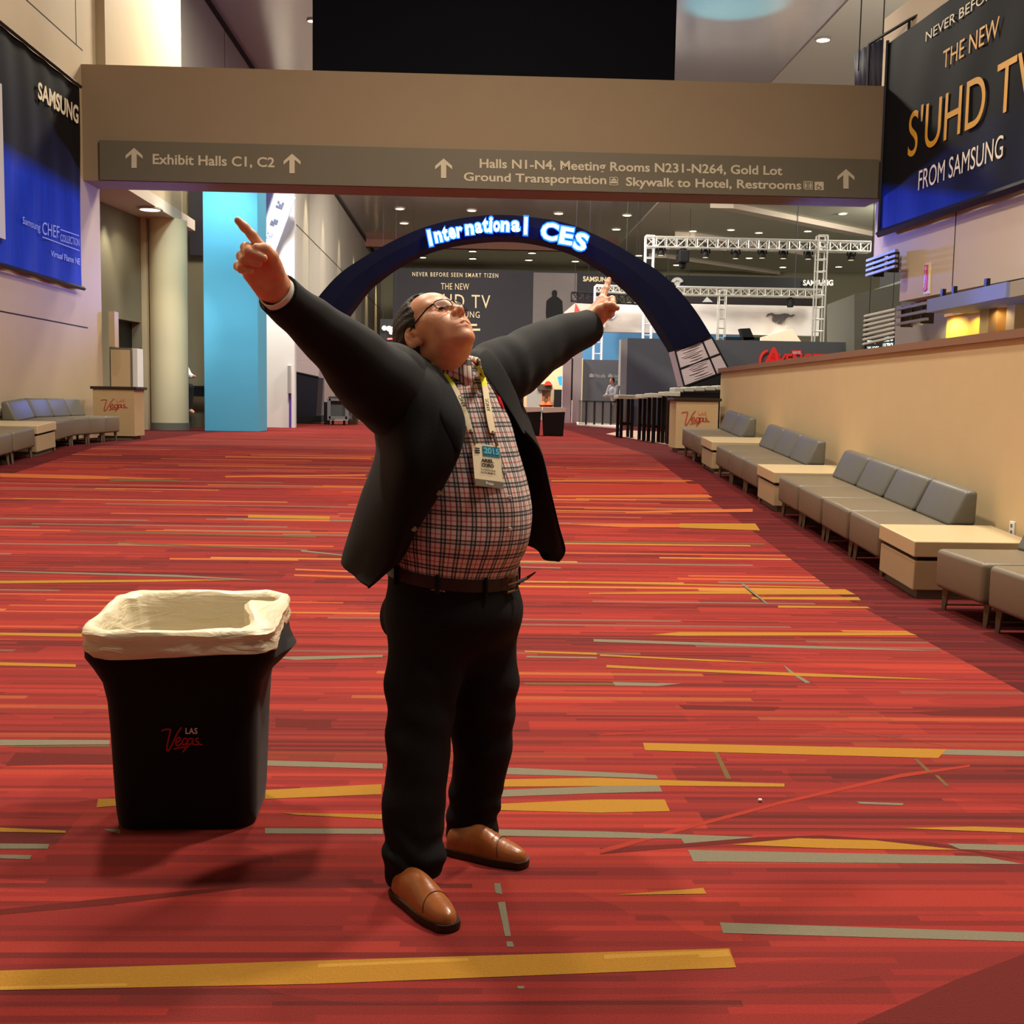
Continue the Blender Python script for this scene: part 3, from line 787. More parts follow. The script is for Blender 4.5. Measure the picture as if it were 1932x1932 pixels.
# blue wash lamps of the hall; the soffit and cyan lamps are added
lamp('blue_wash', 'SPOT', (5.6, 25.4, 4.6), 1300, (.13, .2, 1.0), target=(7.6, 20.9, 4.9), size=.15, spot=44, blend=.9)
lamp('soffit_fill', 'AREA', (12.5, 26.0, 4.2), 900, (1.0, .88, .78), target=(12.5, 27, 12), size=2.0)  # added lamp hidden behind the upper wall, brightens the matte ceiling
lamp('blue_wash', 'SPOT', (-4.6, 26.0, 3.6), 1000, (.25, .28, 1.0), target=(-7.0, 20.0, 4.2), size=.15, spot=52, blend=.9)
lamp('cyan_fill', 'SPOT', (7.1, 33.5, 9.6), 500, (.1, .85, 1.0), target=(7.2, 33.0, 12.6), size=.2, spot=55, blend=.3)  # added hidden lamp, stands in for a cyan screen mirrored in the ceiling
for y, e, c in ((23.4, 900, (1, .58, .22)), (26.4, 700, (.75, .86, 1)), (29.3, 420, (1, .95, .68)), (34, 500, (.8, .9, 1)), (38.5, 1100, (1, .92, .66)), (43, 900, (1, .88, .6)), (48, 1000, (1, .86, .56)), (53, 1500, (1, .86, .54)), (59, 1000, (1, .84, .52)), (66, 1200, (1, .82, .5)), (74, 1500, (1, .80, .46)), (83, 2200, (1, .76, .40)), (91, 2600, (1, .74, .38))):
    near = y < 28
    lamp('wall_washer', 'SPOT', (-5.85 if near else -6.6, y, 12.4), e * (.10 if near else 1.6), c, target=(-6.85 if near else -7.6, y, 8.4 if near else 7.8), size=.1, spot=34 if near else 30, blend=.7)
g = MB(); g.box(-7.61, -7.55, 22.2, 96, 12.42, 12.6)
struct(g.obj('trim_7', M_GROOVE), 'dark reveal between the far left wall and the ceiling')

# ================================================================== THINGS BEYOND THE BEAM
M_BLUEBOX = mat('pillar_blue', (92, 180, 214), rough=.6, noise=.03, nscale=2)
M_WHITE = mat('white_panel', (226, 228, 226), rough=.5)
M_ALU = mat('truss_alu', (206, 204, 198), rough=.35, metal=.55)
M_NAVY = mat('arch_navy', (9, 10, 32), rough=.8, spec=.1, noise=.2, nscale=2, bump=.15, bscale=12)
M_SILVER = mat('arch_silver_cloth', (186, 172, 176), rough=.55, noise=.1, nscale=3, bump=.5, bscale=4, stretch=(1, 1, 8))
M_BOOTH = mat('booth_grey', (102, 106, 114), rough=.7)
M_BOOTHL = mat('booth_edge', (168, 168, 166), rough=.6)
M_BLUEW = mat('booth_blue', (76, 132, 178), rough=.7)
M_REDP = mat('booth_red', (214, 66, 60), rough=.6)
M_PINK = mat('booth_pink', (222, 172, 164), rough=.7)

# blue pillar
x0, x1 = P(386, 813, 26.6).x, P(488, 813, 26.6).x
b = MB(); b.bev(x0, x1, 26.6, 27.7, ZTOP, 8.0, b=.015, seg=2)
o = b.obj('advertising_pillar', M_BLUEBOX, origin=((x0 + x1) / 2, 27, ZTOP)); tag(o, 'tall plain sky-blue pillar standing on the carpet left of centre', 'pillar')
# blueprint of what stands beside it
x0, x1 = P(486, 805, 31).x, P(556, 805, 31).x
wp = thing('partition_panel', 'bright white partition behind and to the right of the blue pillar', 'panel', ((x0 + x1) / 2, 31, ZTOP))
b = MB(); b.box(x0, x1, 31, 31.3, ZTOP, 6.9); b.obj('board', M_WHITE, wp)
b = MB(); b.box(P(543, 700, 30.95).x, P(549, 700, 30.95).x, 30.9, 31, P(546, 742, 30.95).z, P(546, 690, 30.95).z); b.obj('handle', M_ALU, wp)
b = MB(); b.box(P(545, 700, 30.95).x, P(549, 700, 30.95).x, 30.96, 31, ZTOP, P(546, 742, 30.95).z); b.obj('seal_strip', mat('purple_strip', (92, 60, 160), rough=.5), wp)
ts = thing('tilted_sign', 'slanting pale blue sign board with dark print above the white partition', 'sign', tuple(P(515, 430, 30.6)))
b = MB(); b.prism([P(q[0], q[1], 30.6) for q in ((518, 355), (558, 372), (516, 482), (488, 470), (488, 436))], (0, .06, 0)); b.obj('board', mat('sign_pale_blue', (196, 206, 234), rough=.5, emit=(190, 205, 240), estr=.25), ts)
b = MB(); b.prism([P(q[0], q[1], 30.5) for q in ((486, 355), (517, 355), (490, 436), (486, 436))], (0, .06, 0)); b.obj('dark_board', mat('sign_indigo', (56, 54, 104), rough=.5, noise=.4, nscale=2), ts)
b = MB()
for (cx_, cy_, s) in ((528, 386, 7), (517, 419, 7), (508, 445, 6.5), (500, 462, 4)):
    for r in range(3):
        for k in range(3):
            if (r * 3 + k + int(cx_)) % 4 == 3: continue
            u = Vector((.36, -.93)); v = Vector((.93, .36))
            c0 = Vector((cx_, cy_)) + v * (k - 1) * s * .62 + u * (r - 1) * s * .62
            q = [c0 + u * a * s * .22 + v * e * s * .27 for a, e in ((-1, -1), (1, -1), (1, 1), (-1, 1))]
            b.prism([P(w_.x, w_.y, 30.58) for w_ in q], (0, .01, 0))
b.obj('print_marks', mat('sign_print_grey', (120, 132, 168), rough=.6), ts)
lamp('panel_wash', 'SPOT', (-5.2, 29.5, 5.9), 420, (1, .98, .95), target=(-5.2, 31, 3.0), size=.2, spot=110, blend=.8)
lamp('pillar_wash', 'SPOT', (-5.6, 24.9, 7.4), 800, (.75, .95, 1.0), target=(-5.6, 26.6, 4.0), size=.2, spot=75, blend=.9)
lamp('pillar_wash', 'SPOT', (-5.0, 22.5, 5.6), 520, (.8, .95, 1.0), target=(-5.6, 26.6, 1.8), size=.2, spot=50, blend=.9)  # added lamp behind the beam, brightens the lower part of the pillar
# dark banner and shaded gap between column and pillar
b = MB(); b.box(P(357, 400, 29.45).x, P(387, 400, 29.45).x, 29.44, 29.495, P(370, 482, 29.45).z, 6.9)
o = b.obj('wall_banner', mat('banner_dark_print', (44, 42, 48), rough=.6, noise=.5, nscale=1.3)); tag(o, 'narrow dark banner on the wall between the round column and blue pillar', 'banner')

# ---- recess furniture
def desk(name_label, xa, xb, ya, zb, zt, side):
    t = thing('information_desk', name_label, 'desk', ((xa + xb) / 2, ya + .3, zb))
    b = MB(); b.box(xa + .02, xb - .02, ya, ya + .62, zb + .07, zt - .05); b.obj('body', M_DESK, t)
    b = MB(); b.box(xa + .08, xb - .08, ya + .05, ya + .57, zb, zb + .07); b.obj('plinth', M_GREYW, t)
    b = MB(); b.bev(xa - .02, xb + .03, ya - .03, ya + .66, zt - .05, zt, b=.008, seg=1); b.obj('counter_top', M_DKWOOD, t)
    return t
M_DESK = mat('desk_oak', (174, 148, 110), rough=.55, noise=.1, nscale=5, stretch=(1, 1, 8))
M_DKWOOD = mat('desk_dark_top', (46, 34, 28), rough=.4)
M_REDLOGO = mat('logo_red', (170, 40, 30), rough=.6)
M_REDLOGO2 = mat('logo_red_cloth', (166, 34, 40), rough=.8)
M_LOGOW = mat('logo_white', (214, 196, 190), rough=.7)
M_ORLOGO = mat('logo_orange', (205, 120, 80), rough=.6)
YD = 20.6
dl = desk('pale wooden information desk with red script, at the end of the left seats', P(174, 800, YD).x, P(256, 800, YD).x, YD, ZTOP, P(210, 729, YD).z, -1)
vegas_logo(dl, quadmap(P(190, 776, YD - .006), P(240, 776, YD - .006), P(240, 752, YD - .006), P(190, 752, YD - .006)), M_REDLOGO, M_ORLOGO, w=.05)
YD2 = 19.0
dr_ = desk('pale wooden information desk with red script, at the end of the low wall', P(1272, 800, YD2).x, P(1356, 800, YD2).x, YD2 - .02, ZTOP, P(1310, 751, YD2).z, 1)
vegas_logo(dr_, quadmap(P(1286, 803, YD2 - .03), P(1338, 803, YD2 - .03), P(1338, 775, YD2 - .03), P(1286, 775, YD2 - .03)), M_REDLOGO, M_ORLOGO, w=.05)
# kiosk cabinet behind the left desk
YK = 23.0
k = thing('kiosk', 'cream coloured standing cabinet behind the left information desk', 'cabinet', (P(232, 700, YK).x, YK + .3, ZTOP))
b = MB(); b.box(P(207, 700, YK).x, P(249, 700, YK).x, YK, YK + .5, ZTOP, P(230, 656, YK).z); b.obj('body', M_GREYW, k)
b = MB(); b.box(P(210, 700, YK).x, P(246, 700, YK).x, YK - .03, YK, ZTOP + .1, P(230, 660, YK).z); b.obj('door', M_CREAM, k)
b = MB(); b.box(P(249, 700, YK).x, P(258, 700, YK).x, YK + .05, YK + .45, ZTOP, P(250, 657, YK).z); b.obj('side_post', M_WHITE, k)
b = MB(); b.box(P(208, 600, 22.3).x, P(219, 600, 22.3).x, 22.2, 22.45, P(210, 655, 22.3).z, P(212, 588, 22.3).z)
o = b.obj('wall_box', M_CREAM2, origin=(P(213, 600, 22.3).x, 22.3, 3)); tag(o, 'small pale box fixed upright at the corner of the left wall', 'box')

# ---- light fittings
M_GLOW = mat('lamp_glow', (255, 240, 205), emit=(255, 236, 200), estr=9)
M_RIM = mat('lamp_rim', (190, 180, 165), rough=.4)
def downlight(p, r, lab, grp):
    t = thing('ceiling_light', lab, 'light', p, group=grp)
    n = 20
    b = MB(); b.lathe(p, [(r * 1.25, 0), (r * 1.25, -.03), (r * .98, -.04), (r * .98, 0)], 20); b.obj('frame', M_RIM, t)
    b = MB(); b.lathe(p, [(r * .97, -.01), (r * .97, -.03)], 20); b.obj('diffuser', M_GLOW, t)
p_ = PZ(283, 393, ZS - .01)
lamp('recess_lamp', 'SPOT', (p_.x, p_.y, ZS - .09), 90, (1, .94, .76), target=(p_.x, p_.y + .3, 0), size=.15, spot=140, blend=.8)
lamp('recess_lamp', 'SPOT', (-7.55, 25.0, ZS - .09), 160, (1, .95, .75), target=(-7.9, 25.1, 2), size=.08, spot=55, blend=.7)
lamp('column_fill', 'SPOT', (-5.9, 24.0, 4.6), 190, (1, .96, .84), target=(cxy.x, 27.3, 2.4), size=.15, spot=46, blend=.9)  # added lamp without a fitting, brightens the round column
downlight(p_, .22, 'round white downlight in the recess soffit at upper left', None)
FAR = [((345, 1188), .2), ((755, 1198), .2), ((1250, 1215), .2), ((1640, 1225), .2), ((370, 1270), .2), ((1578, 1305), .2), ((475, 1465), .2), ((490, 1505), .2), ((760, 1430), .2), ((1098, 1440), .2), ((1080, 1480), .2), ((1345, 1487), .2), ((1375, 1447), .2), ((760, 1472), .2)]
FARR = [(945, 88), (1583, 88), (492, 215), (770, 205), (973, 227), (1330, 215), (98, 393), (902, 411), (795, 472), (1148, 478), (372, 462), (1555, 475)]
for (a, c), r in FAR:
    p = PZ(a / 3.019 + 640, c / 3.019, 12.59)
    if p.y < 95: downlight(p, r * (.7 + p.y / 120), 'small glowing downlight in the glossy ceiling above the arch', 'downlights of the glossy ceiling')
for a, c in FARR:
    px_, py_ = a / 3.864 + 1180, c / 3.864 + 380
    p = PZ(px_, py_, 12.54)
    if p.y < 108: downlight(p, .18 * (.7 + p.y / 120), 'small glowing downlight in the matte ceiling over the truss', 'downlights of the right-hand hall')
downlight(PZ(1553, 74, 12.54), .2, 'lone bright downlight in the matte ceiling at upper right', None)
downlight(PZ(588, 38, 12.59), .12, 'small downlight beside the upper left corner of the dark screen', None)

# ================================================================== ARCH
YA = 36.5
outer = [(556, 690), (566, 640), (582, 590), (604, 556), (640, 517), (680, 489), (723, 464), (763, 444), (806, 427), (862, 413), (921, 406), (965, 406), (1005, 410), (1048, 416), (1087, 427), (1119, 441), (1155, 458), (1188, 477), (1233, 505), (1260, 527), (1283, 550), (1313, 587), (1343, 635), (1362, 668), (1376, 698)]
inner = [(604, 690), (617, 655), (632, 620), (650, 596), (690, 543), (718, 519), (749, 497), (780, 481), (812, 467), (862, 454), (921, 447), (965, 446), (1005, 450), (1048, 459), (1087, 472), (1106, 482), (1132, 498), (1158, 516), (1199, 553), (1217, 573), (1233, 596), (1256, 632), (1274, 662), (1283, 693), (1291, 729)]
ar = thing('entrance_arch', 'great dark navy fabric arch with glowing blue lettering across the hall', 'arch', (P(960, 800, YA).x, YA, ZTOP))
DEP = Vector((0, 1.3, 0))
def arch_seg(i0, i1, name, m, puff=.0):
    mb = MB(); n = i1 - i0 + 1
    for i in range(i0, i1 + 1):
        a, c = P(*outer[i], YA), P(*inner[i], YA)
        mid = (a + c) / 2
        for q in (a, mid + Vector((0, -.12 - puff, 0)), c): mb.v.append(q)
        for q in (c, mid + Vector((0, .12, 0)), a): mb.v.append(q + DEP)
    for i in range(n - 1):
        for j in range(6):
            mb.f.append((i * 6 + j, i * 6 + (j + 1) % 6, (i + 1) * 6 + (j + 1) % 6, (i + 1) * 6 + j))
    mb.f += [tuple(range(5, -1, -1)), tuple((n - 1) * 6 + j for j in range(6))]
    mb.m = [0] * len(mb.f)
    o = mb.obj(name, m, ar)
    return o
def densify(a, n=4):
    out = []
    for i in range(len(a) - 1):
        p0, p1, p2, p3 = a[max(i - 1, 0)], a[i], a[i + 1], a[min(i + 2, len(a) - 1)]
        for k in range(n):
            t = k / n
            out.append(tuple(.5 * (2 * p1[d] + (-p0[d] + p2[d]) * t + (2 * p0[d] - 5 * p1[d] + 4 * p2[d] - p3[d]) * t * t + (-p0[d] + 3 * p1[d] - 3 * p2[d] + p3[d]) * t ** 3) for d in (0, 1)))
    return out + [a[-1]]
outer, inner = densify(outer), densify(inner)
NO = len(outer) - 1
# right: navy ends at about (1343,635)/(1274,662)
arch_seg(5, NO - 8, 'fabric_cover', M_NAVY)
def solid(quad0, name, m, dep=1.2, y=YA, parent=ar):
    mb = MB(); mb.prism([P(q[0], q[1], y) for q in quad0], (0, dep, 0)); return mb.obj(name, m, parent)
def cloth_block(quad0, name):
    """silver cloth wrapped round a truss end, with dark piping and creases"""
    o = solid(quad0, name, M_SILVER)
    return o
cloth_block([(1343, 636), (1376, 697), (1291, 729), (1274, 662)], 'silver_wrap')
solid([(1376, 697), (1392, 745), (1400, 812), (1300, 812), (1291, 729)], 'foot_block', M_BLACK, dep=1.2)
cloth_block([(560, 650), (606, 665), (601, 712), (556, 702)], 'silver_wrap')
solid([(556, 702), (601, 712), (596, 792), (556, 792)], 'foot_block', mat('foot_navy', (20, 20, 36), rough=.6))
solid([(552, 786), (606, 784), (606, 797), (552, 799)], 'foot_base', M_BLACK, dep=1.4, y=YA - .2)
tm = MB()
for a, c in (((1274, 662), (1343, 636)), ((1283, 696), (1360, 667)), ((1291, 729), (1376, 698)), ((1274, 662), (1291, 729)), ((1343, 636), (1376, 698)), ((1325, 643), (1352, 706)), ((556, 702), (601, 712))):
    tm.cut().tube([P(*a, YA - .0), P(*c, YA - .0)], .03, 6)
tm.objs('piping', M_BLACK, ar)
tm = MB()
rr = random.Random(3)
for k in range(16):
    s = .05 + .9 * (k / 15); u0 = rr.uniform(.1, .3); u1 = rr.uniform(.5, .68)
    q = lambda u: (1274 + (1291 - 1274) * s + (1343 - 1274 + (1376 - 1343 - 17) * s) * u, 662 + 67 * s + (-26 - 5 * s) * u + 1.5 * math.sin(k))
    tm.tube([P(*q(u0), YA), P(*q((u0 + u1) / 2), YA - .02), P(*q(u1), YA)], .02, 5)
tm.obj('crease', M_SILVER, ar)
# glowing letters along the arch
M_NEON = mat('letter_white_glow', (200, 250, 255), emit=(170, 244, 255), estr=4.0)
M_NEONB = mat('letter_blue_halo', (20, 90, 255), emit=(10, 70, 255), estr=3.2)
letters = [('I', 811, 449, 30, 6), ('n', 827, 447, 21, 14), ('t', 840, 441, 27, 11), ('e', 853, 440, 21, 13), ('r', 867, 438, 20, 11), ('n', 886, 433, 20, 16), ('a', 903, 430, 20, 13), ('t', 916, 425, 27, 11), ('i', 926, 424, 29, 6), ('o', 937, 427, 20, 13), ('n', 953, 427, 20, 16), ('a', 973, 427, 21, 16), ('l', 992, 426, 33, 6),
           ('C', 1037, 437, 33, 32), ('E', 1069, 445, 32, 25), ('S', 1096, 456, 33, 25)]
def slope_at(px):
    pts_ = [(806, 427), (862, 413), (921, 406), (1005, 410), (1087, 427), (1119, 441)]
    for (a, c), (e, f_) in zip(pts_[:-1], pts_[1:]):
        if a <= px <= e: return math.atan2(f_ - c, e - a)
    return .35
mw, mb2 = MB(), MB()
for ch, lx, ly, h, wd in letters:
    ang = slope_at(lx) * .8
    ca, sa = math.cos(ang), math.sin(ang)
    def pl(s, t, y=YA - .42):
        dx, dy = (s - .5) * wd, (.5 - t) * h
        return P(lx + dx * ca - dy * sa, ly + dx * sa + dy * ca, y)
    text_on(mw, ch, pl, bold=.035)
    ex = 2.2 / wd; pl2 = lambda s, t: pl(-ex + (1 + 2 * ex) * s, -.1 + 1.2 * t, YA - .34)
    text_on(mb2, ch, pl2, bold=.09)
mb2.objs('letter_halo', M_NEONB, ar); mw.objs('lettering', M_NEON, ar)
for q in ((830, 452), (890, 440), (950, 437), (1000, 440), (1040, 450), (1085, 462)):
    lamp('letter_glow', 'POINT', tuple(P(*q, YA - 1.0)), 30, (.03, .12, 1.0), size=.3)

# ================================================================== BOOTHS ON THE RIGHT
def wall_box(name, label, cat, quad0, Y, dep, m, to_floor=True):
    """a free-standing wall seen frontally: pixel box x0,y0,x1 -> stands on the floor at depth Y"""
    x0, yt_, x1 = quad0
    a, c = P(x0, yt_, Y), P(x1, yt_, Y)
    zt = (P(x0, yt_, Y).z + P(x1, yt_, Y).z) / 2
    b = MB(); b.box(a.x, c.x, Y, Y + dep, ZTOP, zt)
    o = b.obj(name, m, origin=((a.x + c.x) / 2, Y + dep / 2, ZTOP))
    return tag(o, label, cat) if label else o
bw = thing('booth_wall', 'long grey exhibition wall with red team logo behind the arch foot', 'booth', (P(1395, 800, 42).x, 42, ZTOP))
o = wall_box('wall_panel', None, None, (1184, 642, 1608), 42, .5, M_BOOTH); adopt(o, bw)
b = MB(); a = P(1172, 645, 42); b.box(a.x, P(1184, 645, 42).x, 42.0, 42.6, ZTOP, P(1178, 640, 42).z); b.obj('edge_panel', M_BOOTHL, bw)
lg = MB()
flat_text(lg, 'AVENGERS', (1443, 690), (1575, 690), (1571, 667), (1449, 667), 41.9, bold=.035, shear=.1)
flat_text(lg, 'A', (1440, 690), (1480, 690), (1476, 655), (1444, 655), 41.9, bold=.04)
ring = [P(1450 + 16 * math.cos(a_), 682 + 20 * math.sin(a_), 41.9) for a_ in np.linspace(1.9, 4.6, 18)]
lg.tube(ring, .06, 5)
lg.prism([P(q[0], q[1], 41.93) for q in ((1494, 661), (1513, 661), (1513, 669), (1494, 669))], (0, .03, 0))
lg.obj('logo', mat('logo_bright_red', (214, 52, 48), rough=.5, emit=(214, 40, 36), estr=.35), bw)
lg = MB(); flat_text(lg, 'MARVEL', (1495.5, 668), (1511.5, 668), (1511.5, 662.5), (1495.5, 662.5), 41.88, bold=.02); lg.obj('lettering', M_WHITE, bw)
b2 = thing('booth_wall', 'lower grey exhibition wall with small white icons and captions, left of the long wall', 'booth', (P(1135, 800, 47).x, 47, ZTOP))
o = wall_box('wall_panel', None, None, (1099, 679, 1176), 47, .5, M_BOOTH); adopt(o, b2)
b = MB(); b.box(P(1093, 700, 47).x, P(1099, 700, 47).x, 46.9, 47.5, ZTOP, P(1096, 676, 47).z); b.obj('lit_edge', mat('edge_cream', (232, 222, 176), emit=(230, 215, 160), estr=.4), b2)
lg = MB()
flat_text(lg, 'Wide selfie', (1121, 712), (1142, 713), (1142, 705), (1121, 705), 46.9, bold=.02)
flat_text(lg, 'Gear VR', (1158, 712), (1172, 713), (1172, 706), (1158, 706), 46.9, bold=.02)
lg.prism([P(q[0], q[1], 46.9) for q in ((1112, 706), (1120, 706), (1120, 712), (1112, 712))], (0, .02, 0))
lg.prism([P(q[0], q[1], 46.9) for q in ((1114, 704.5), (1117, 704.5), (1117, 706), (1114, 706))], (0, .02, 0))
lg.prism([P(q[0], q[1], 46.9) for q in ((1147, 710), (1149, 706), (1152, 704.5), (1155, 708), (1157, 709), (1155, 712), (1148, 712))], (0, .02, 0))
for yy in (714.5, 716.5):
    lg.prism([P(q[0], q[1], 46.9) for q in ((1158, yy), (1172, yy + .4), (1172, yy + 1.2), (1158, yy + .8))], (0, .02, 0))
lg.obj('caption', M_BOOTHL, b2)
# blue wall, white band with the running horse and the oval badge
o = wall_box('booth_wall', 'plain blue exhibition wall far behind the truss tower', 'booth', (1083, 626, 1420), 58, .5, M_BLUEW)
fb = thing('booth_fascia', 'high white exhibition fascia with running horse emblem and blue oval badge', 'booth', (P(1340, 600, 56).x, 56, P(1340, 628, 56).z))
b = MB(); b.box(P(1128, 600, 56).x, P(1546, 600, 56).x, 56, 56.5, P(1340, 630, 56).z, P(1340, 574, 56).z); b.obj('board', mat('fascia_white', (222, 216, 212), rough=.6), fb)
b = MB()
a_ = np.linspace(0, 2 * math.pi, 30)[:-1]
b.prism([P(1152 + 9 * math.cos(t_), 593 + 8 * math.sin(t_), 55.9) for t_ in a_], (0, .05, 0)); b.obj('oval_badge', mat('badge_blue', (30, 70, 160), rough=.4), fb)
b = MB(); b.tube([P(1152 + 9.3 * math.cos(t_), 593 + 8.3 * math.sin(t_), 55.9) for t_ in a_], .04, 5, closed=True); flat_text(b, 'Ford', (1146, 597), (1158, 596), (1158, 590), (1146, 591), 55.85, bold=.0, shear=.3)
b.obj('badge_rim', M_WHITE, fb)
horse = [(1445, 597), (1449, 592), (1456, 590), (1463, 593), (1470, 593), (1480, 591), (1487, 592), (1492, 595), (1496, 593), (1501, 594), (1494, 598), (1488, 597), (1483, 601), (1480, 606), (1474, 608), (1471, 611), (1467, 611), (1469, 607), (1463, 606), (1458, 607), (1457, 602), (1459, 597), (1454, 594), (1449, 597)]
b = MB(); b.prism([P(q[0], q[1], 55.92) for q in horse], (0, .05, 0))
b.tube([P(*q, 55.9) for q in ((1470, 606), (1464, 609), (1461, 607))], .03, 5); b.tube([P(*q, 55.9) for q in ((1480, 605), (1472, 612))], .03, 5)
b.obj('horse_emblem', mat('emblem_grey', (96, 92, 92), rough=.4), fb)
fp = thing('booth_canopy', 'pale pink angular canopy with red corner beside the white fascia', 'booth', tuple(P(1120, 600, 54)))
b = MB(); b.prism([P(q[0], q[1], 54) for q in ((1085, 572), (1142, 575), (1142, 618), (1100, 612), (1062, 596), (1066, 588))], (0, .4, 0)); b.obj('panel', M_PINK, fp)
b = MB(); b.prism([P(q[0], q[1], 53.9) for q in ((1086, 572), (1098, 594), (1083, 594))], (0, .1, 0)); b.obj('red_corner', M_REDP, fp)
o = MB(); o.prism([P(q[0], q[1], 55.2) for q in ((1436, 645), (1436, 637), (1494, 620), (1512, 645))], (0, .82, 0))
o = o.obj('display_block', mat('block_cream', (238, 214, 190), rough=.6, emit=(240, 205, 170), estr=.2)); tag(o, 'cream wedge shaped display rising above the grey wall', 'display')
# black header boards
def header(label, x0, y0, x1, y1, Y, m=M_BLACK):
    t = thing('header_board', label, 'board', tuple(P((x0 + x1) / 2, y1, Y)))
    b = MB(); b.box(P(x0, y0, Y).x, P(x1, y0, Y).x, Y, Y + .3, P(x1, y1, Y).z, P(x0, y0, Y).z); b.obj('board', m, t)
    return t
h1 = header('long black header board with white brand lettering above the upper truss gap', 1258, 519, 1560, 545, 66)
lg = MB(); flat_text(lg, 'SAMSUNG', (1515, 539), (1572, 539), (1572, 528), (1515, 528), 65.9, bold=.035); lg.obj('lettering', M_ALU, h1)
lg = MB(); lg.tube([P(1278 + 8 * math.cos(q), 534 + 7 * math.sin(q), 65.9) for q in np.linspace(3.3, 6.1, 12)], .12, 6); lg.prism([P(1278 + 5.5 * math.cos(q), 535 + 4.5 * math.sin(q), 65.9) for q in np.linspace(0, 6.28, 18)[:-1]], (0, .03, 0)); lg.obj('round_emblem', M_BOOTHL, h1)
h2 = header('lower black header board running under the second truss', 1205, 557, 1545, 577, 62, mat('header_brown', (30, 22, 24), rough=.7))
lg = MB(); lg.prism([P(q[0], q[1], 61.9) for q in ((1325, 570), (1334, 560), (1345, 570))], (0, .03, 0)); lg.obj('triangle_mark', M_BOOTHL, h2)

# ---- trusses
def truss(mb, A, B, w, up, n, r=.035, diag=True):
    """box truss from A to B; w half width; up: direction of one side"""
    A, B = Vector(A), Vector(B)
    t = (B - A).normalized(); up = Vector(up); s = t.cross(up).normalized()
    cs = [(up * a + s * c) * w for a, c in ((1, 1), (1, -1), (-1, -1), (-1, 1))]
    for c in cs: mb.tube([A + c, B + c], r, 5)
    L_ = (B - A).length
    for i in range(n + 1):
        p = A + t * (L_ * i / n)
        for k in range(4): mb.tube([p + cs[k], p + cs[(k + 1) % 4]], r * .6, 4, cap=False)
        if i < n and diag:
            q = A + t * (L_ * (i + 1) / n)
            for k in range(4):
                a, c = (k, (k + 1) % 4) if i % 2 else ((k + 1) % 4, k)
                mb.tube([p + cs[a], q + cs[c]], r * .6, 4, cap=False)
YT = 50.0
def tower(label, px, ytop_, Y, wpx, n, white=False):
    w_ = wpx / 2 * Y / F_PX
    a = P(px, ytop_, Y)
    b = MB(); truss(b, (a.x, Y, ZTOP), (a.x, Y, a.z), w_, (1, 0, 0), n, r=w_ * .2, diag=False)
    o = b.obj('truss_tower', M_ALU if not white else mat('truss_white', (222, 224, 236), rough=.4, metal=.2), origin=(a.x, Y, ZTOP))
    return tag(o, label, 'truss')
tower('lattice tower at the left end of the upper truss, half hidden by the arch', 1226, 445, YT, 15, 17, True)
tower('tallest bright lattice tower, right of the horse emblem', 1551, 445, YT - .3, 17, 16)
tower('slender lattice tower under the joint of the second truss', 1363, 548, 54.6, 13, 14)
tower('short white lattice tower under the pointing hand at right', 1130, 540, 52.0, 15, 12, True)
b = MB(); truss(b, P(1218, 457, YT), P(1640, 467, YT), 9 * YT / F_PX, (0, 0, 1), 22, r=.045)
o = b.obj('lighting_truss', M_ALU, origin=tuple(P(1400, 460, YT))); tag(o, 'upper silver lighting truss with spotlights hanging below it', 'truss')
b = MB(); truss(b, P(1275, 549, 54.6), P(1548, 554, 54.6), 7 * 54.6 / F_PX, (0, 0, 1), 18, r=.04)
o = b.obj('lighting_truss', M_ALU, origin=tuple(P(1400, 550, 54.6))); tag(o, 'second silver lighting truss, lower and farther than the first', 'truss')
b = MB(); truss(b, P(1124, 544, 53.5), P(1212, 549, 53.5), 6 * 53 / F_PX, (0, 0, 1), 8, r=.035)
o = b.obj('lighting_truss', M_ALU, origin=tuple(P(1168, 546, 53.5))); tag(o, 'short silver truss between the pointing hand and the arch', 'truss')
b = MB(); truss(b, P(1078, 560, 54.5), P(1206, 566, 54.5), 8 * 54 / F_PX, (0, 0, 1), 10, r=.03)
o = b.obj('lighting_truss', M_PIPE, origin=tuple(P(1140, 563, 54.5))); tag(o, 'dark truss full of gear above the pink canopy', 'truss')
M_LENS = mat('spot_lens', (200, 190, 160), rough=.2, emit=(255, 230, 180), estr=.8)
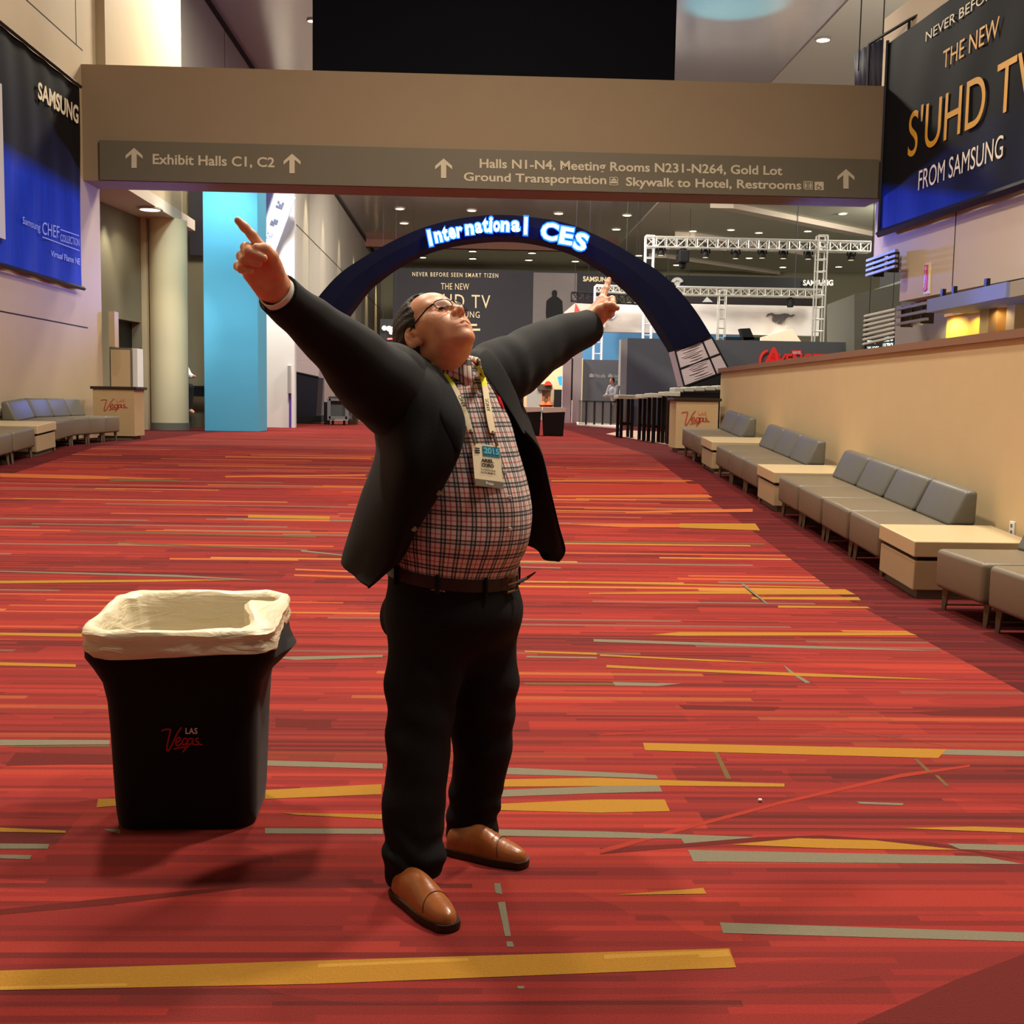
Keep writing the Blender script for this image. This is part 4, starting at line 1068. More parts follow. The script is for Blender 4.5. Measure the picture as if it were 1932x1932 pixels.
def stage_light(px, py, Y, s, label, glow=True, big=False):
    p = P(px, py, Y)
    t = thing('stage_light', label, 'spotlight', tuple(p + Vector((0, 0, .0))))
    b = MB(); k = s * Y / F_PX
    if big: b.bev(p.x - .75 * k, p.x + .75 * k, Y - .4, Y + .4, p.z - .9 * k, p.z + .9 * k, b=.06, seg=2); b.lathe((p.x, Y, 0), [(.55 * k, p.z - .8 * k), (.5 * k, p.z - 1.5 * k), (.25 * k, p.z - 1.7 * k)], 16)
    else: b.lathe((p.x, Y, 0), [(.18 * k, p.z + .75 * k), (.42 * k, p.z + .5 * k), (.68 * k, p.z - .35 * k), (.62 * k, p.z - .75 * k)], 18)
    b.obj('housing', M_BLACK, t, smooth=not big)
    b = MB(); b.tube([(p.x - .8 * k, Y, p.z), (p.x - .7 * k, Y, p.z + .9 * k), (p.x, Y, p.z + 1.25 * k), (p.x + .7 * k, Y, p.z + .9 * k), (p.x + .8 * k, Y, p.z)], .035, 5); b.tube([(p.x, Y, p.z + 1.2 * k), (p.x, Y, p.z + 1.9 * k)], .04, 5); b.obj('yoke', M_BLACK, t)
    if glow and not big:
        b = MB(); b.lathe((p.x, Y, 0), [(.5 * k, p.z - .7 * k), (.5 * k, p.z - .8 * k)], 18); b.obj('lens', M_LENS, t)
ordn = ['first', 'second', 'third', 'fourth', 'fifth', 'sixth', 'seventh', 'eighth']
stage_light(1288, 485, YT, 13, 'large boxy black moving spotlight under the upper truss near the arch', big=True)
for i, (a, c) in enumerate(((1247, 474), (1331, 478), (1388, 480), (1438, 479), (1478, 480), (1525, 481), (1606, 483))):
    stage_light(a, c, YT, 10, '%s round black spotlight from the left under the upper truss' % ordn[i])
stage_light(1491, 573, 54.6, 9, 'black spotlight hanging above the horse emblem', glow=False)
sp = thing('floor_speaker', 'tilted black monitor box above the grey wall, left of the cream wedge', 'speaker', tuple(P(1408, 645, 50)))
b = MB(); b.prism([P(q[0], q[1], 50) for q in ((1397, 620), (1415, 619), (1424, 640), (1404, 642))], (0, .5, 0)); b.obj('cabinet', M_BLACK, sp)
b = MB(); b.box(P(1369, 635, 50).x, P(1434, 635, 50).x, 50, 50.4, P(1400, 646, 50).z, P(1400, 636, 50).z); b.obj('shelf', M_PIPE, sp)
# grey side wall under the louvres
w_ = MB(); w_.hexa([P(1612, 700, 40), P(1560, 700, 47), P(1560, 575, 47), P(1612, 555, 40)], [P(1700, 700, 40), P(1700, 700, 47), P(1700, 530, 47), P(1700, 535, 40)])
o = w_.obj('booth_wall', mat('booth_olive_grey', (116, 116, 106), rough=.7), origin=tuple(P(1640, 690, 42))); tag(o, 'olive grey booth wall between the bright truss tower and the shop fronts', 'booth')
lgt = thing('lit_sign', 'small glowing white phone name sign seen through the louvres', 'sign', tuple(P(1655, 655, 38)))
lg = MB()
flat_text(lg, 'Samsung', (1634, 650), (1652, 650), (1652, 640), (1634, 640), 38, bold=.02)
flat_text(lg, 'GALAXY', (1633, 662), (1658, 660), (1658, 653), (1633, 654), 38, bold=.03)
flat_text(lg, 'AGE OF', (1668, 645), (1686, 643), (1686, 634), (1668, 636), 38, bold=.03)
flat_text(lg, 'ULTRON', (1666, 658), (1688, 655), (1688, 646), (1666, 648), 38, bold=.03)
lg.obj('lettering', mat('sign_glow', (230, 255, 250), emit=(225, 255, 245), estr=1.6), lgt)
b = MB(); b.box(P(1630, 650, 38.1).x, P(1692, 650, 38.1).x, 38.05, 38.3, P(1660, 668, 38).z, P(1660, 632, 38).z); b.obj('backing', mat('sign_backing', (52, 58, 54), rough=.6), lgt)

# ================================================================== BACK BANNER
YS = 78.0
sb = thing('back_banner', 'enormous dark television advertisement with a man silhouette across the far end', 'banner', (P(950, 700, YS).x, YS, P(950, 700, YS).z))
b = MB(); b.box(P(741, 600, YS).x, P(1160, 600, YS).x, YS, YS + .4, P(950, 705, YS).z, P(950, 510, YS).z); b.obj('board', mat('advert_charcoal', (44, 42, 50), rough=.6, noise=.25, nscale=.25), sb)
b = MB(); b.box(P(1005, 600, YS).x, P(1087, 600, YS).x, YS - .06, YS, P(950, 705, YS).z, P(950, 513, YS).z)
b.obj('misty_picture', mat('advert_mist', (124, 116, 116), rough=.7, noise=.55, nscale=.22), sb)
man = [(1043, 548), (1048, 547), (1051, 550), (1051, 556), (1050, 559), (1056, 563), (1061, 568), (1062, 590), (1061, 612), (1056, 616), (1035, 616), (1029, 612), (1031, 606), (1030, 590), (1031, 568), (1036, 563), (1042, 559), (1041, 552)]
b = MB(); b.prism([P(q[0], q[1], YS - .12) for q in man], (0, .05, 0)); b.obj('silhouette_print', mat('advert_black', (18, 18, 22), rough=.7), sb)
lg = MB()
flat_text(lg, 'NEVER BEFORE SEEN SMART TIZEN', (778, 521), (940, 524), (940, 516), (778, 513), YS - .1, bold=.01, spacing=1.3)
flat_text(lg, 'THE NEW', (832, 546), (885, 547), (885, 535), (832, 534), YS - .1, bold=.0, spacing=1.1)
flat_text(lg, "S'UHD TV", (791, 579), (925, 582), (925, 556), (791, 552), YS - .1, bold=.0, spacing=1.15)
flat_text(lg, 'FROM SAMSUNG', (800, 596), (905, 600), (905, 588), (800, 585), YS - .1, bold=.0, spacing=1.15)
for q in ((888, 611, 900, 615), (890, 620, 906, 624)):
    lg.cut().prism([P(q[0], q[1], YS - .1), P(q[2], q[1], YS - .1), P(q[2], q[3], YS - .1), P(q[0], q[3], YS - .1)], (0, .03, 0))
flat_text(lg, 'SAMSUNG', (1100, 531), (1152, 532), (1152, 523), (1100, 521), YS - .1, bold=.03)
lg.objs('lettering', mat('advert_text', (232, 214, 176), rough=.6, emit=(232, 205, 160), estr=.25), sb)
# small lit sign behind the man's shoulder
ss = thing('lit_sign', 'small black sign with white glowing blobs left of the man', 'sign', tuple(P(732, 640, 60)))
b = MB(); b.box(P(717, 640, 60).x, P(752, 640, 60).x, 60, 60.3, P(730, 662, 60).z, P(730, 602, 60).z); b.obj('board', M_BLACK, ss)
b = MB()
for (a, c, r) in ((725, 619, 4.5), (734, 620, 5), (741, 621, 4.5), (738, 627, 4)):
    b.prism([P(a + r * math.cos(q), c + r * math.sin(q), 59.9) for q in np.linspace(0, 6.28, 17)[:-1]], (0, .05, 0))
b.obj('glowing_mark', mat('mark_glow', (255, 250, 235), emit=(255, 248, 230), estr=2), ss)
b = MB(); b.prism([P(q[0], q[1], 59.9) for q in ((731, 638), (747, 637), (747, 640), (731, 641))], (0, .05, 0)); b.obj('red_bar', mat('bar_red', (255, 90, 90), emit=(255, 70, 80), estr=2), ss)

# ================================================================== CRATES, BINS, TABLES ON THE FAR CARPET
M_CRATE = mat('crate_grey', (84, 90, 96), rough=.5)
YC = 35.0
ct = thing('equipment_cart', 'grey wheeled crate cart heaped with dark gear, left of the man', 'cart', (P(642, 795, YC).x, YC + .5, ZTOP))
def pz(py, Y=YC): return P(640, py, Y).z
xa, xb = P(621, 770, YC).x, P(655, 770, YC).x
b = MB(); b.box(xa + .04, xb - .04, YC + .03, YC + .9, pz(788), pz(756)); b.obj('crate_body', mat('crate_panel', (70, 76, 78), rough=.6), ct)
b = MB()
for x in (xa, xb):
    for y in (YC, YC + .95): b.box(x - .05, x + .05, y - .05, y + .05, pz(793), pz(752))
for z in (pz(788), pz(754)):
    b.box(xa, xb, YC - .05, YC + .02, z - .04, z + .04); b.box(xb - .05, xb + .03, YC, YC + .95, z - .04, z + .04)
b.obj('frame', mat('crate_frame', (128, 134, 140), rough=.4, metal=.4), ct)
for x in (xa + .1, xb - .1):
    b = MB(); b.tube([(x - .03, YC + .1, ZTOP + .07), (x + .03, YC + .1, ZTOP + .07)], .07, 12); b.obj('wheel', M_BLACK, ct)
b = MB(); b.bev(xa - .02, xb + .3, YC - .02, YC + .9, pz(752), pz(748), b=.02, seg=2)
b.bev(xa + .15, xb - .05, YC + .1, YC + .7, pz(748), pz(741), b=.08, seg=3); b.bev(xa + .3, xb + .2, YC + .2, YC + .8, pz(748), pz(738), b=.12, seg=3)
b.obj('gear_heap', mat('gear_dark', (58, 60, 66), rough=.7), ct)
b = MB(); b.box(P(611, 770, YC + .6).x, P(620, 770, YC + .6).x, YC + .6, YC + 1, ZTOP, pz(759)); o = b.obj('speaker_case', M_BLACK, origin=(P(615, 790, YC).x, YC + .8, ZTOP)); tag(o, 'narrow black case beside the equipment cart', 'case')
b = MB(); b.box(P(656, 770, YC + 1).x, P(673, 770, YC + 1).x, YC + 1.1, YC + 1.6, ZTOP, pz(758)); o = b.obj('wooden_crate', mat('crate_brown', (84, 62, 46), rough=.7, noise=.4, nscale=3), origin=(P(664, 790, YC).x, YC + 1.3, ZTOP)); tag(o, 'brown wooden crate on the right of the equipment cart', 'crate')
b = MB(); b.box(P(606, 770, 38).x, P(612, 770, 38).x, 38, 38.2, ZTOP, P(608, 700, 38).z); o = b.obj('sign_post', M_ALU, origin=(P(609, 790, 38).x, 38, ZTOP)); tag(o, 'thin pale post right of the arch foot at left', 'post')
o = wall_box('partition_panel', 'low white partition behind the equipment cart', 'panel', (612, 690, 740), 41, .3, mat('partition_cream', (226, 212, 196), rough=.6))
# pair of bins with white liners
M_BIN = mat('bin_black', (17, 17, 18), rough=.6)
M_LINERF = mat('bin_liner_far', (246, 246, 240), rough=.4)
def far_bin(pxa, pxb, Y, label):
    t = thing('waste_bin', label, 'bin', (P((pxa + pxb) / 2, 822, Y).x, Y + .28, ZTOP), group=None)
    xa, xb = P(pxa, 800, Y).x, P(pxb, 800, Y).x
    zt = P(1040, 771, Y).z
    cxm = (xa + xb) / 2; hw = (xb - xa) / 2
    prof = [(.86, ZTOP), (1.0, zt - .02), (1.0, zt)]
    mb = MB()
    for k, z in prof:
        for sx, sy in ((-1, -1), (1, -1), (1, 1), (-1, 1)): mb.v.append(Vector((cxm + sx * hw * k, Y + .28 + sy * .28 * k, z)))
    for i in range(2):
        for j in range(4): mb.f.append((i * 4 + j, i * 4 + (j + 1) % 4, i * 4 + 4 + (j + 1) % 4, i * 4 + 4 + j))
    mb.f.append((3, 2, 1, 0)); mb.f.append((8, 9, 10, 11)); mb.m = [0] * len(mb.f)
    mb.obj('body', M_BIN, t)
    b = MB()
    n = 16
    top = [Vector((cxm + sx * hw * 1.04, Y + .28 + sy * .3, zt + .03)) for sx, sy in ((-1, -1), (1, -1), (1, 1), (-1, 1))]
    low = [q + Vector((0, 0, -.13 + .03 * (i % 2))) for i, q in enumerate(top)]
    b.hexa(low, top); b.obj('liner', M_LINERF, t)
far_bin(1024.5, 1066, 27.0, 'black bin with white liner standing clear right of the man')
far_bin(982, 1021, 27.0, 'black bin with white liner half hidden behind the man jacket')
# things on the far counters: a row of booth furniture seen past the jacket
sh = thing('merchandise_shelf', 'cream shop shelving with bright goods far behind the bins', 'shelf', (P(1045, 800, 52).x, 52, ZTOP))
b = MB(); b.box(P(990, 700, 52).x, P(1062, 700, 52).x, 52, 52.6, ZTOP, P(1040, 690, 52).z); b.obj('back_panel', mat('shop_cream', (220, 196, 156), rough=.6), sh)
b = MB(); b.box(P(995, 746, 51.8).x, P(1022, 746, 51.8).x, 51.5, 52, ZTOP, P(1000, 734, 52).z); b.obj('counter', mat('shop_grey', (150, 150, 146), rough=.5), sh)
b = MB(); b.box(P(1014, 730, 51.7).x, P(1041, 730, 51.7).x, 51.4, 52, P(1030, 736, 51.7).z, P(1030, 725, 51.7).z); b.obj('awning', mat('shop_olive', (72, 66, 54), rough=.7), sh)
b = MB(); b.prism([P(1034 + 7 * math.cos(q), 727 + 8 * math.sin(q), 51.3) for q in np.linspace(3.14, 6.28, 14)], (0, .05, 0)); b.obj('red_dome', mat('shop_red', (206, 60, 52)), sh)
b = MB(); b.prism([P(q[0], q[1], 51.2) for q in ((1052, 711), (1063, 709), (1061, 727), (1056, 727))], (0, .15, 0)); b.obj('blue_tag', mat('shop_blue', (40, 160, 214), emit=(30, 150, 220), estr=.4), sh)
b = MB(); b.box(P(1046, 740, 51.3).x, P(1060, 740, 51.3).x, 51.2, 51.5, ZTOP, P(1050, 735, 51.3).z); b.obj('black_display', M_BLACK, sh)
b = MB(); b.box(P(1029, 745, 51.2).x, P(1038, 745, 51.2).x, 51.1, 51.3, P(1033, 752, 51.2).z, P(1033, 744, 51.2).z); b.obj('small_screen', mat('screen_brown', (66, 40, 20)), sh)
b = MB()
for q in (1025, 1036): b.lathe((P(q, 760, 51.0).x, 51.0, 0), [(.12, P(q, 768, 51).z), (.2, P(q, 764, 51).z), (.05, P(q, 757, 51).z), (.05, P(q, 748, 51).z)], 10)
b.obj('guitar_ornament', mat('shop_amber', (168, 84, 40)), sh)
pp = thing('partition_panel', 'tall pinkish white panels right of the far bins', 'panel', (P(1080, 800, 45).x, 45, ZTOP))
b = MB(); b.box(P(1062, 700, 45).x, P(1078, 700, 45).x, 45, 45.3, ZTOP, P(1070, 676, 45).z); b.box(P(1081, 700, 45.5).x, P(1098, 700, 45.5).x, 45.5, 45.8, ZTOP, P(1090, 640, 45.5).z); b.obj('board', mat('panel_pinkish', (216, 204, 204), rough=.6), pp)
b = MB(); b.box(P(1078, 700, 45.2).x, P(1081, 700, 45.2).x, 45.2, 45.4, P(1080, 755, 45.2).z, P(1080, 676, 45.2).z); b.obj('dark_joint', M_PIPE, pp)

# high bar tables: white tops on black legs, in a curved row
M_BARTOP = mat('bar_top', (186, 188, 176), rough=.4)
M_LEGB = mat('bar_leg_black', (18, 14, 14), rough=.25)
def bar_table(label, pts, pyb, pyt, Y):
    """legs at the given px; pyb foot line, pyt top"""
    xs = [P(q, 800, Y).x for q in pts]
    z1 = P(pts[0], pyt, Y).z
    t = thing('bar_table', label, 'table', ((xs[0] + xs[-1]) / 2, Y + .3, ZTOP))
    b = MB(); b.bev(xs[0] - .1, xs[-1] + .12, Y - .1, Y + .75, z1 - .09, z1, b=.015, seg=2); b.obj('table_top', M_BARTOP, t)
    for i, x in enumerate(xs):
        for y in (Y, Y + .65):
            b = MB(); b.bev(x - .036, x + .036, y - .036, y + .036, ZTOP, z1 - .09, b=.008, seg=1); b.obj('leg', M_LEGB, t)
    b = MB(); b.box(xs[0], xs[-1], Y - .02, Y + .03, ZTOP + .3, ZTOP + .36); b.box(xs[0], xs[-1], Y + .62, Y + .67, ZTOP + .3, ZTOP + .36); b.obj('foot_rail', M_LEGB, t)
bar_table('high bar table with black legs, farthest left of its row', (1172, 1192), 822, 745, 26.5)
bar_table('high bar table with black legs, second in the row from the left', (1215, 1224), 828, 744, 24.6)
bar_table('high bar table with black legs, third in the row from the left', (1233, 1243), 832, 742, 23.6)
bar_table('high bar table with black legs, nearest the right information desk', (1261, 1269), 835, 739, 22.6)
YB2 = 24.0
bc = thing('bar_counter', 'long curved counter with pale top blocks behind the right desk', 'counter', (P(1310, 800, YB2).x, YB2 + .5, ZTOP))
b = MB()
for i in range(5):
    a = 1272 + i * 20
    b.bev(P(a, 740, YB2).x, P(a + 18, 740, YB2).x, YB2, YB2 + .6, P(a, 740 - i, YB2).z, P(a, 731 - i, YB2).z, b=.015, seg=1)
b.obj('top_block', M_BARTOP, bc)
b = MB(); b.box(P(1272, 740, YB2).x, P(1372, 740, YB2).x, YB2 + .1, YB2 + .6, ZTOP, P(1300, 740, YB2).z); b.obj('body', M_LEGB, bc)
# pale floor patch under the tables
b = MB(); b.add([G(1143, 819) + Vector((0, 0, .006)), G(1272, 842) + Vector((0, 0, .006)), G(1275, 816) + Vector((0, 0, .006)), G(1180, 812) + Vector((0, 0, .006))], [(0, 1, 2, 3)])
struct(b.obj('floor_patch', mat('floor_beige', (186, 158, 140), rough=.6)), 'pale bare floor under the bar tables')
b = MB(); q = [G(1088, 802), G(1170, 809), G(1170, 803), G(1088, 798.5)]; b.add([v + Vector((0, 0, .05)) for v in q] + [v for v in q], [(0, 1, 2, 3), (0, 4, 5, 1), (0, 3, 7, 4), (1, 5, 6, 2)])
o = b.obj('booth_plinth', mat('plinth_white', (226, 214, 200), rough=.5)); tag(o, 'low white plinth edge under the clear barrier', 'plinth')
# clear barrier of smoked glass panes
M_SMOKE = bpy.data.materials.new('smoked_pane'); M_SMOKE.use_nodes = True
_b = M_SMOKE.node_tree.nodes['Principled BSDF']; _b.inputs['Base Color'].default_value = lin((120, 112, 108)); _b.inputs['Alpha'].default_value = .45; _b.inputs['Roughness'].default_value = .1
gb = thing('glass_barrier', 'waist high barrier of smoked clear panes before the small grey booth', 'barrier', (P(1132, 800, 40).x, 40, ZTOP + .05))
for i in range(5):
    a = 1092 + i * 15.5
    b = MB(); b.box(P(a, 780, 40).x, P(a + 14, 780, 40).x, 40, 40.04, ZTOP + .06, P(a, 758, 40).z); b.obj('pane', M_SMOKE, gb)
    b = MB(); b.box(P(a + 14, 780, 40).x - .03, P(a + 14, 780, 40).x + .03, 39.97, 40.07, ZTOP + .05, P(a, 757, 40).z); b.obj('post', M_PIPE, gb)
b = MB(); b.box(P(1092, 780, 40).x, P(1172, 780, 40).x, 39.97, 40.07, P(1130, 758, 40).z, P(1130, 756.5, 40).z); b.obj('rail', M_PIPE, gb)

# ================================================================== SHOP FRONT ON THE RIGHT
XF = 7.95
fc = MB()
a, c = PX(1692, 600, XF), PX(1790, 600, XF)
fc.box(XF, XF + .3, 4, PX(1690, 600, XF).y, -.1, 3.32)
struct(fc.obj('wall_shop', mat('shop_wall_grey', (128, 118, 116), rough=.8)), 'grey wall of the food counter under the canopy')
# lit recess: yellow back walls set in a dark opening
wy = thing('serving_hatch', 'bright yellow lit serving opening with tan pillars on the right', 'counter', (XF, PX(1860, 620, XF).y, 1.5))
b = MB(); y0_, y1_ = PX(1940, 600, XF).y, PX(1790, 600, XF).y
b.box(XF - .03, XF - .005, y0_ - 1.5, y1_, 1.4, 2.94); b.obj('back_wall', mat('hatch_yellow', (238, 190, 74), rough=.6), wy)
b = MB(); b.box(7.87, XF, y0_ - 1.5, y1_ + .0, 2.945, 2.99); b.obj('ceiling_panel', mat('hatch_cream', (226, 190, 120), rough=.6), wy)
for (pa_, pb_, mm) in ((1873, 1890, M_CREAM), (1890, 1905, mat('hatch_tan', (150, 112, 72), rough=.6)), (1924, 1940, M_CREAM)):
    b = MB(); b.box(XF - .2, XF - .03, PX(pb_, 600, XF).y, PX(pa_, 600, XF).y, 1.4, 2.94); b.obj('pillar', mm, wy)
for q in (1805, 1850, 1912):
    lamp('hatch_lamp', 'SPOT', (XF - .32, PX(q, 600, XF).y, 2.93), 42, (1, .82, .42), target=(XF - .22, PX(q, 600, XF).y, 1.0), size=.05, spot=165, blend=.4)
for q in (1850, 1906):
    p_ = PX(q, 585, XF - .32); b = MB(); b.lathe((p_.x, p_.y, 0), [(.11, 2.95), (.11, 2.935)], 18); b.obj('downlight', M_GLOW, wy)
# canopy; blue light is painted into the fascia colour
XC = 7.15
cp = thing('canopy', 'blue-lit flat canopy fascia over the yellow serving opening', 'canopy', (XC, PX(1820, 570, XC).y, 2.7))
b = MB(); ya_, yb_ = PX(1898, 550, XC).y, PX(1749, 570, XC).y
zt_c, zb_c = (PX(1749, 565, XC).z + PX(1898, 532, XC).z) / 2, (PX(1749, 589, XC).z + PX(1898, 562, XC).z) / 2
b.box(XC, XC + .7, ya_ - .0, yb_, zb_c, zt_c); b.obj('fascia', mat('fascia_blue_lit', (122, 128, 168), rough=.6), cp)
b = MB(); b.box(XC + .05, XC + .8, ya_ - 4, ya_, zb_c, zt_c); b.obj('return_panel', mat('fascia_tan', (150, 134, 104), rough=.6), cp)
b = MB()
for q in (1782, 1803, 1864): yq = PX(q, 552, XC + .45).y; b.cut().box(XC + .4, XC + .46, yq - .04, yq + .04, zt_c, 3.34)
b.objs('bracket', M_PIPE, cp)
lamp('blue_wash', 'SPOT', (5.2, 16.0, 2.2), 90, (.3, .36, 1.0), target=(XC, 15.5, 2.9), size=.15, spot=70, blend=.9)
# louvre screens
def louvre(label, pxa, pya0, pya1, pxb, pyb0, pyb1, X, n, posts):
    A, B = PX(pxa, pya0, X), PX(pxb, pyb0, X)
    za0, za1 = A.z, PX(pxa, pya1, X).z
    t = thing('louvre_screen', label, 'screen', (X, (A.y + B.y) / 2, za1))
    for i in range(n):
        z = za0 + (za1 - za0) * i / (n - 1)
        b = MB(); b.box(X - .03, X + .03, B.y, A.y, z - .022, z + .022); b.obj('slat', M_LOUV, t)
    for k in range(posts):
        y = A.y + (B.y - A.y) * (k + .3) / posts
        b = MB(); b.box(X + .03, X + .235, y - .02, y + .02, za1 - .05, za0 + .05); b.obj('bracket', M_PIPE, t)
M_LOUV = mat('louvre_grey', (126, 118, 116), rough=.5)
louvre('grey louvre screen high beside the blue-lit wall end', 1637, 492, 519, 1692, 475, 502, 7.35, 4, 2)
louvre('grey louvre screen left of the blue-lit canopy', 1692, 584, 612, 1750, 573, 598, 7.3, 3, 3)
b = MB(); louv2 = [(1633 - i * .4, 597 + i * 9) for i in range(7)]
t = louvre_far = thing('louvre_screen', 'tall slatted screen in front of the glowing phone sign', 'screen', tuple(P(1660, 640, 24)))
for i in range(7):
    b = MB(); b.tube([P(1632 - i * .5, 597 + i * 8.8, 24.5), P(1690, 584 + i * 8.6, 23.2)], .035, 6); b.obj('slat', mat('louvre_pale', (176, 174, 166), rough=.5), t)
# fire extinguisher arrow sign
fx = PX(1747, 525, RW(19.2) - .02)
fs = thing('fire_sign', 'small cream sign with a red downward arrow on the upper right wall', 'sign', tuple(fx))
def FSp(px, py): return PX(px, py, RW(18.9) - .05)
b = MB(); b.prism([FSp(*q) for q in ((1741.5, 498), (1755, 496), (1753, 554), (1738, 556))], (.05, 0, 0)); b.obj('plate', mat('sign_cream', (226, 206, 150), rough=.5), fs)
def FSq(px, py): return PX(px, py, RW(18.9) - .065)
b = MB(); b.prism([FSq(*q) for q in ((1744.5, 500), (1750, 499.5), (1747.5, 545), (1748.8, 545), (1743.5, 550), (1739.5, 546), (1741.5, 546))], (.012, 0, 0)); b.obj('arrow', mat('sign_red', (206, 52, 40), rough=.5), fs)
lg = MB(); text_on(lg, 'FIRE EXTINGUISHER', lambda s, t: FSq(1746.6 - 3.6 * s + 2.2 * (t - .5) + .6, 502 + 41 * s), bold=.02); lg.v = [v + Vector((-.006, 0, 0)) for v in lg.v]; lg.obj('lettering', mat('sign_white', (240, 220, 190), rough=.5), fs)

# thin cables that hold the hung boards, and posts under the low ones
def hang(o, pts):
    b = MB()
    for p, q in pts: b.tube([p, q], .012, 4)
    b.obj('hanging_cable', M_PIPE, o)
def hang_px(o, pxs, py, Y, zc=12.62): hang(o, [((P(a, py, Y).x, Y + .1, P(a, py, Y).z - .05), (P(a, py, Y).x, Y + .1, zc)) for a in pxs])
hang_px(h1, (1300, 1500), 519, 66.1); hang_px(h2, (1260, 1500), 557, 62.1)
hang(ts, [(P(q, 400, 30.6), P(q, 400, 31.05)) for q in (525, 545)]); hang_px(ss, (722, 746), 602, 60.1); hang_px(sb, (780, 1120), 510, 78.1)
hang_px(fp, (1110,), 574, 54.1); hang_px(lgt, (1640, 1684), 633, 38.15)
hang_px(fb, (1180, 1500), 574, 56.2)
for o_, px_ in ((t, None),):
    b = MB()
    for a, y in ((1634, 24.45), (1688, 23.25)): b.tube([(P(a, 640, y).x, y, ZTOP), (P(a, 640, y).x, y, P(a, 594, y).z)], .03, 6)
    b.obj('post', M_PIPE, louvre_far)
hang_px(SC.objects['lighting_truss.002'], (1130, 1205), 541, 53.4); hang_px(SC.objects['lighting_truss.003'], (1085, 1200), 557, 54.4)

# ================================================================== LOUNGE SEATS
M_LEATH = mat('seat_taupe_leather', (106, 95, 78), rough=.38, noise=.06, nscale=14, bump=.12, bscale=160, spec=.4)
M_LEATHB = mat('back_grey_leather', (90, 88, 82), rough=.42, noise=.06, nscale=14, bump=.12, bscale=160, spec=.4)
M_LEG = mat('seat_leg_bronze', (104, 92, 76), rough=.4, metal=.3)
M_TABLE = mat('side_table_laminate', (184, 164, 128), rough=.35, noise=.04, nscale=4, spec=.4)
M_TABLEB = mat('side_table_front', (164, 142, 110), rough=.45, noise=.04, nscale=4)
SW, SD = .755, .80            # seat width along the wall, depth to the wall
def make_seat():
    t = thing('lounge_seat', 'x', 'chair')
    b = MB(); b.bev(0, SD, -SW / 2 + .006, SW / 2 - .006, .155, .43, b=.035, seg=4); b.obj('seat', M_LEATH, t, smooth=True)
    b = MB()
    def tp(c):
        k = max(0.0, (c.z - .43) / .29)
        x = c.x + (.13 * k if c.x < .7 else 0)
        return (x, c.y, c.z)
    b.bev(.56, SD - .01, -SW / 2 + .008, SW / 2 - .008, .425, .72, b=.035, seg=4, taper=tp); b.obj('backrest', M_LEATHB, t, smooth=True)
    for x in (.07, SD - .09):
        for y in (-SW / 2 + .05, SW / 2 - .05):
            b = MB(); b.tube([(x, y, .16), (x - (.012 if x < .4 else -.012), y, 0)], [.028, .017], 4, cap=True); b.obj('leg', M_LEG, t)
    b = MB(); b.cut().box(.07, SD - .09, -SW / 2 + .05, -SW / 2 + .062, .03, .04); b.cut().box(.07, SD - .09, SW / 2 - .062, SW / 2 - .05, .03, .04); b.objs('stretcher', M_LEG, t)
    return t
def make_table():
    t = thing('side_table', 'x', 'table')
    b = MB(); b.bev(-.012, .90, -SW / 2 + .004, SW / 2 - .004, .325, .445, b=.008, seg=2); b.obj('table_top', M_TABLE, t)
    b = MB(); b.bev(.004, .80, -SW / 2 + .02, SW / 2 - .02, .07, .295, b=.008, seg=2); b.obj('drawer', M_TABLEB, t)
    b = MB(); b.box(.03, .80, -SW / 2 + .04, SW / 2 - .04, .29, .33); b.obj('shadow_gap', M_BLACK, t)
    b = MB(); b.box(.05, .78, -SW / 2 + .05, SW / 2 - .05, 0, .075); b.obj('plinth', M_GREYW, t)
    return t
seat0, table0 = make_seat(), make_table()
used = {'s': False, 't': False}
def place(kind, x, y, left, label, group):
    src = seat0 if kind == 's' else table0
    o = src if not used[kind] else copy_tree(src)
    used[kind] = True
    tilt = math.atan(SLOPE) if R0Y < y < R1Y else 0
    o.location = (x, y, zf(y) - (.004 if tilt else 0))
    o.rotation_euler = (tilt, 0, 0) if not left else Matrix.Rotation(tilt, 3, 'X').__matmul__(Matrix.Rotation(math.pi, 3, 'Z')).to_euler()
    o['label'] = label; o['group'] = group
XS = 3.3
GR, GL = 'lounge seats along the low right wall', 'lounge seats along the left wall'
def yfar(px): return XS * F_PX / (px - 890)
half = SW / 2
place('s', XS, 17.88 - half, False, 'grey lounge seat of the right row touching the information desk, farthest of all', GR)
place('s', XS, 17.12 - half, False, 'grey lounge seat next before the farthest one in the right row', GR)
place('t', XS, 16.33 - half, False, 'farthest cream side table of the right row, after two seats', 'side tables of the right row')
place('s', XS, 15.36 - half, False, 'grey lounge seat farthest of the group of three by the low wall', GR)
place('s', XS, 14.60 - half, False, 'grey lounge seat in the middle of the group of three by the low wall', GR)
place('s', XS, 13.84 - half, False, 'grey lounge seat nearest of the group of three by the low wall', GR)
place('t', XS, 13.06 - half, False, 'cream side table between the group of three seats and the group of four', 'side tables of the right row')
place('s', XS, 12.17 - half, False, 'grey lounge seat farthest of the group of four by the low wall', GR)
place('s', XS, 11.40 - half, False, 'grey lounge seat second from far in the group of four by the low wall', GR)
place('s', XS, 10.62 - half, False, 'grey lounge seat third from far in the group of four by the low wall', GR)
place('s', XS, 9.835 - half, False, 'grey lounge seat nearest of the group of four, beside the large cream table', GR)
place('t', XS, 9.065 - half, False, 'largest looking cream side table of the right row, below the wall outlet', 'side tables of the right row')
place('s', XS, 7.93 - half, False, 'taupe lounge seat just in front of the large cream table at right edge', GR)
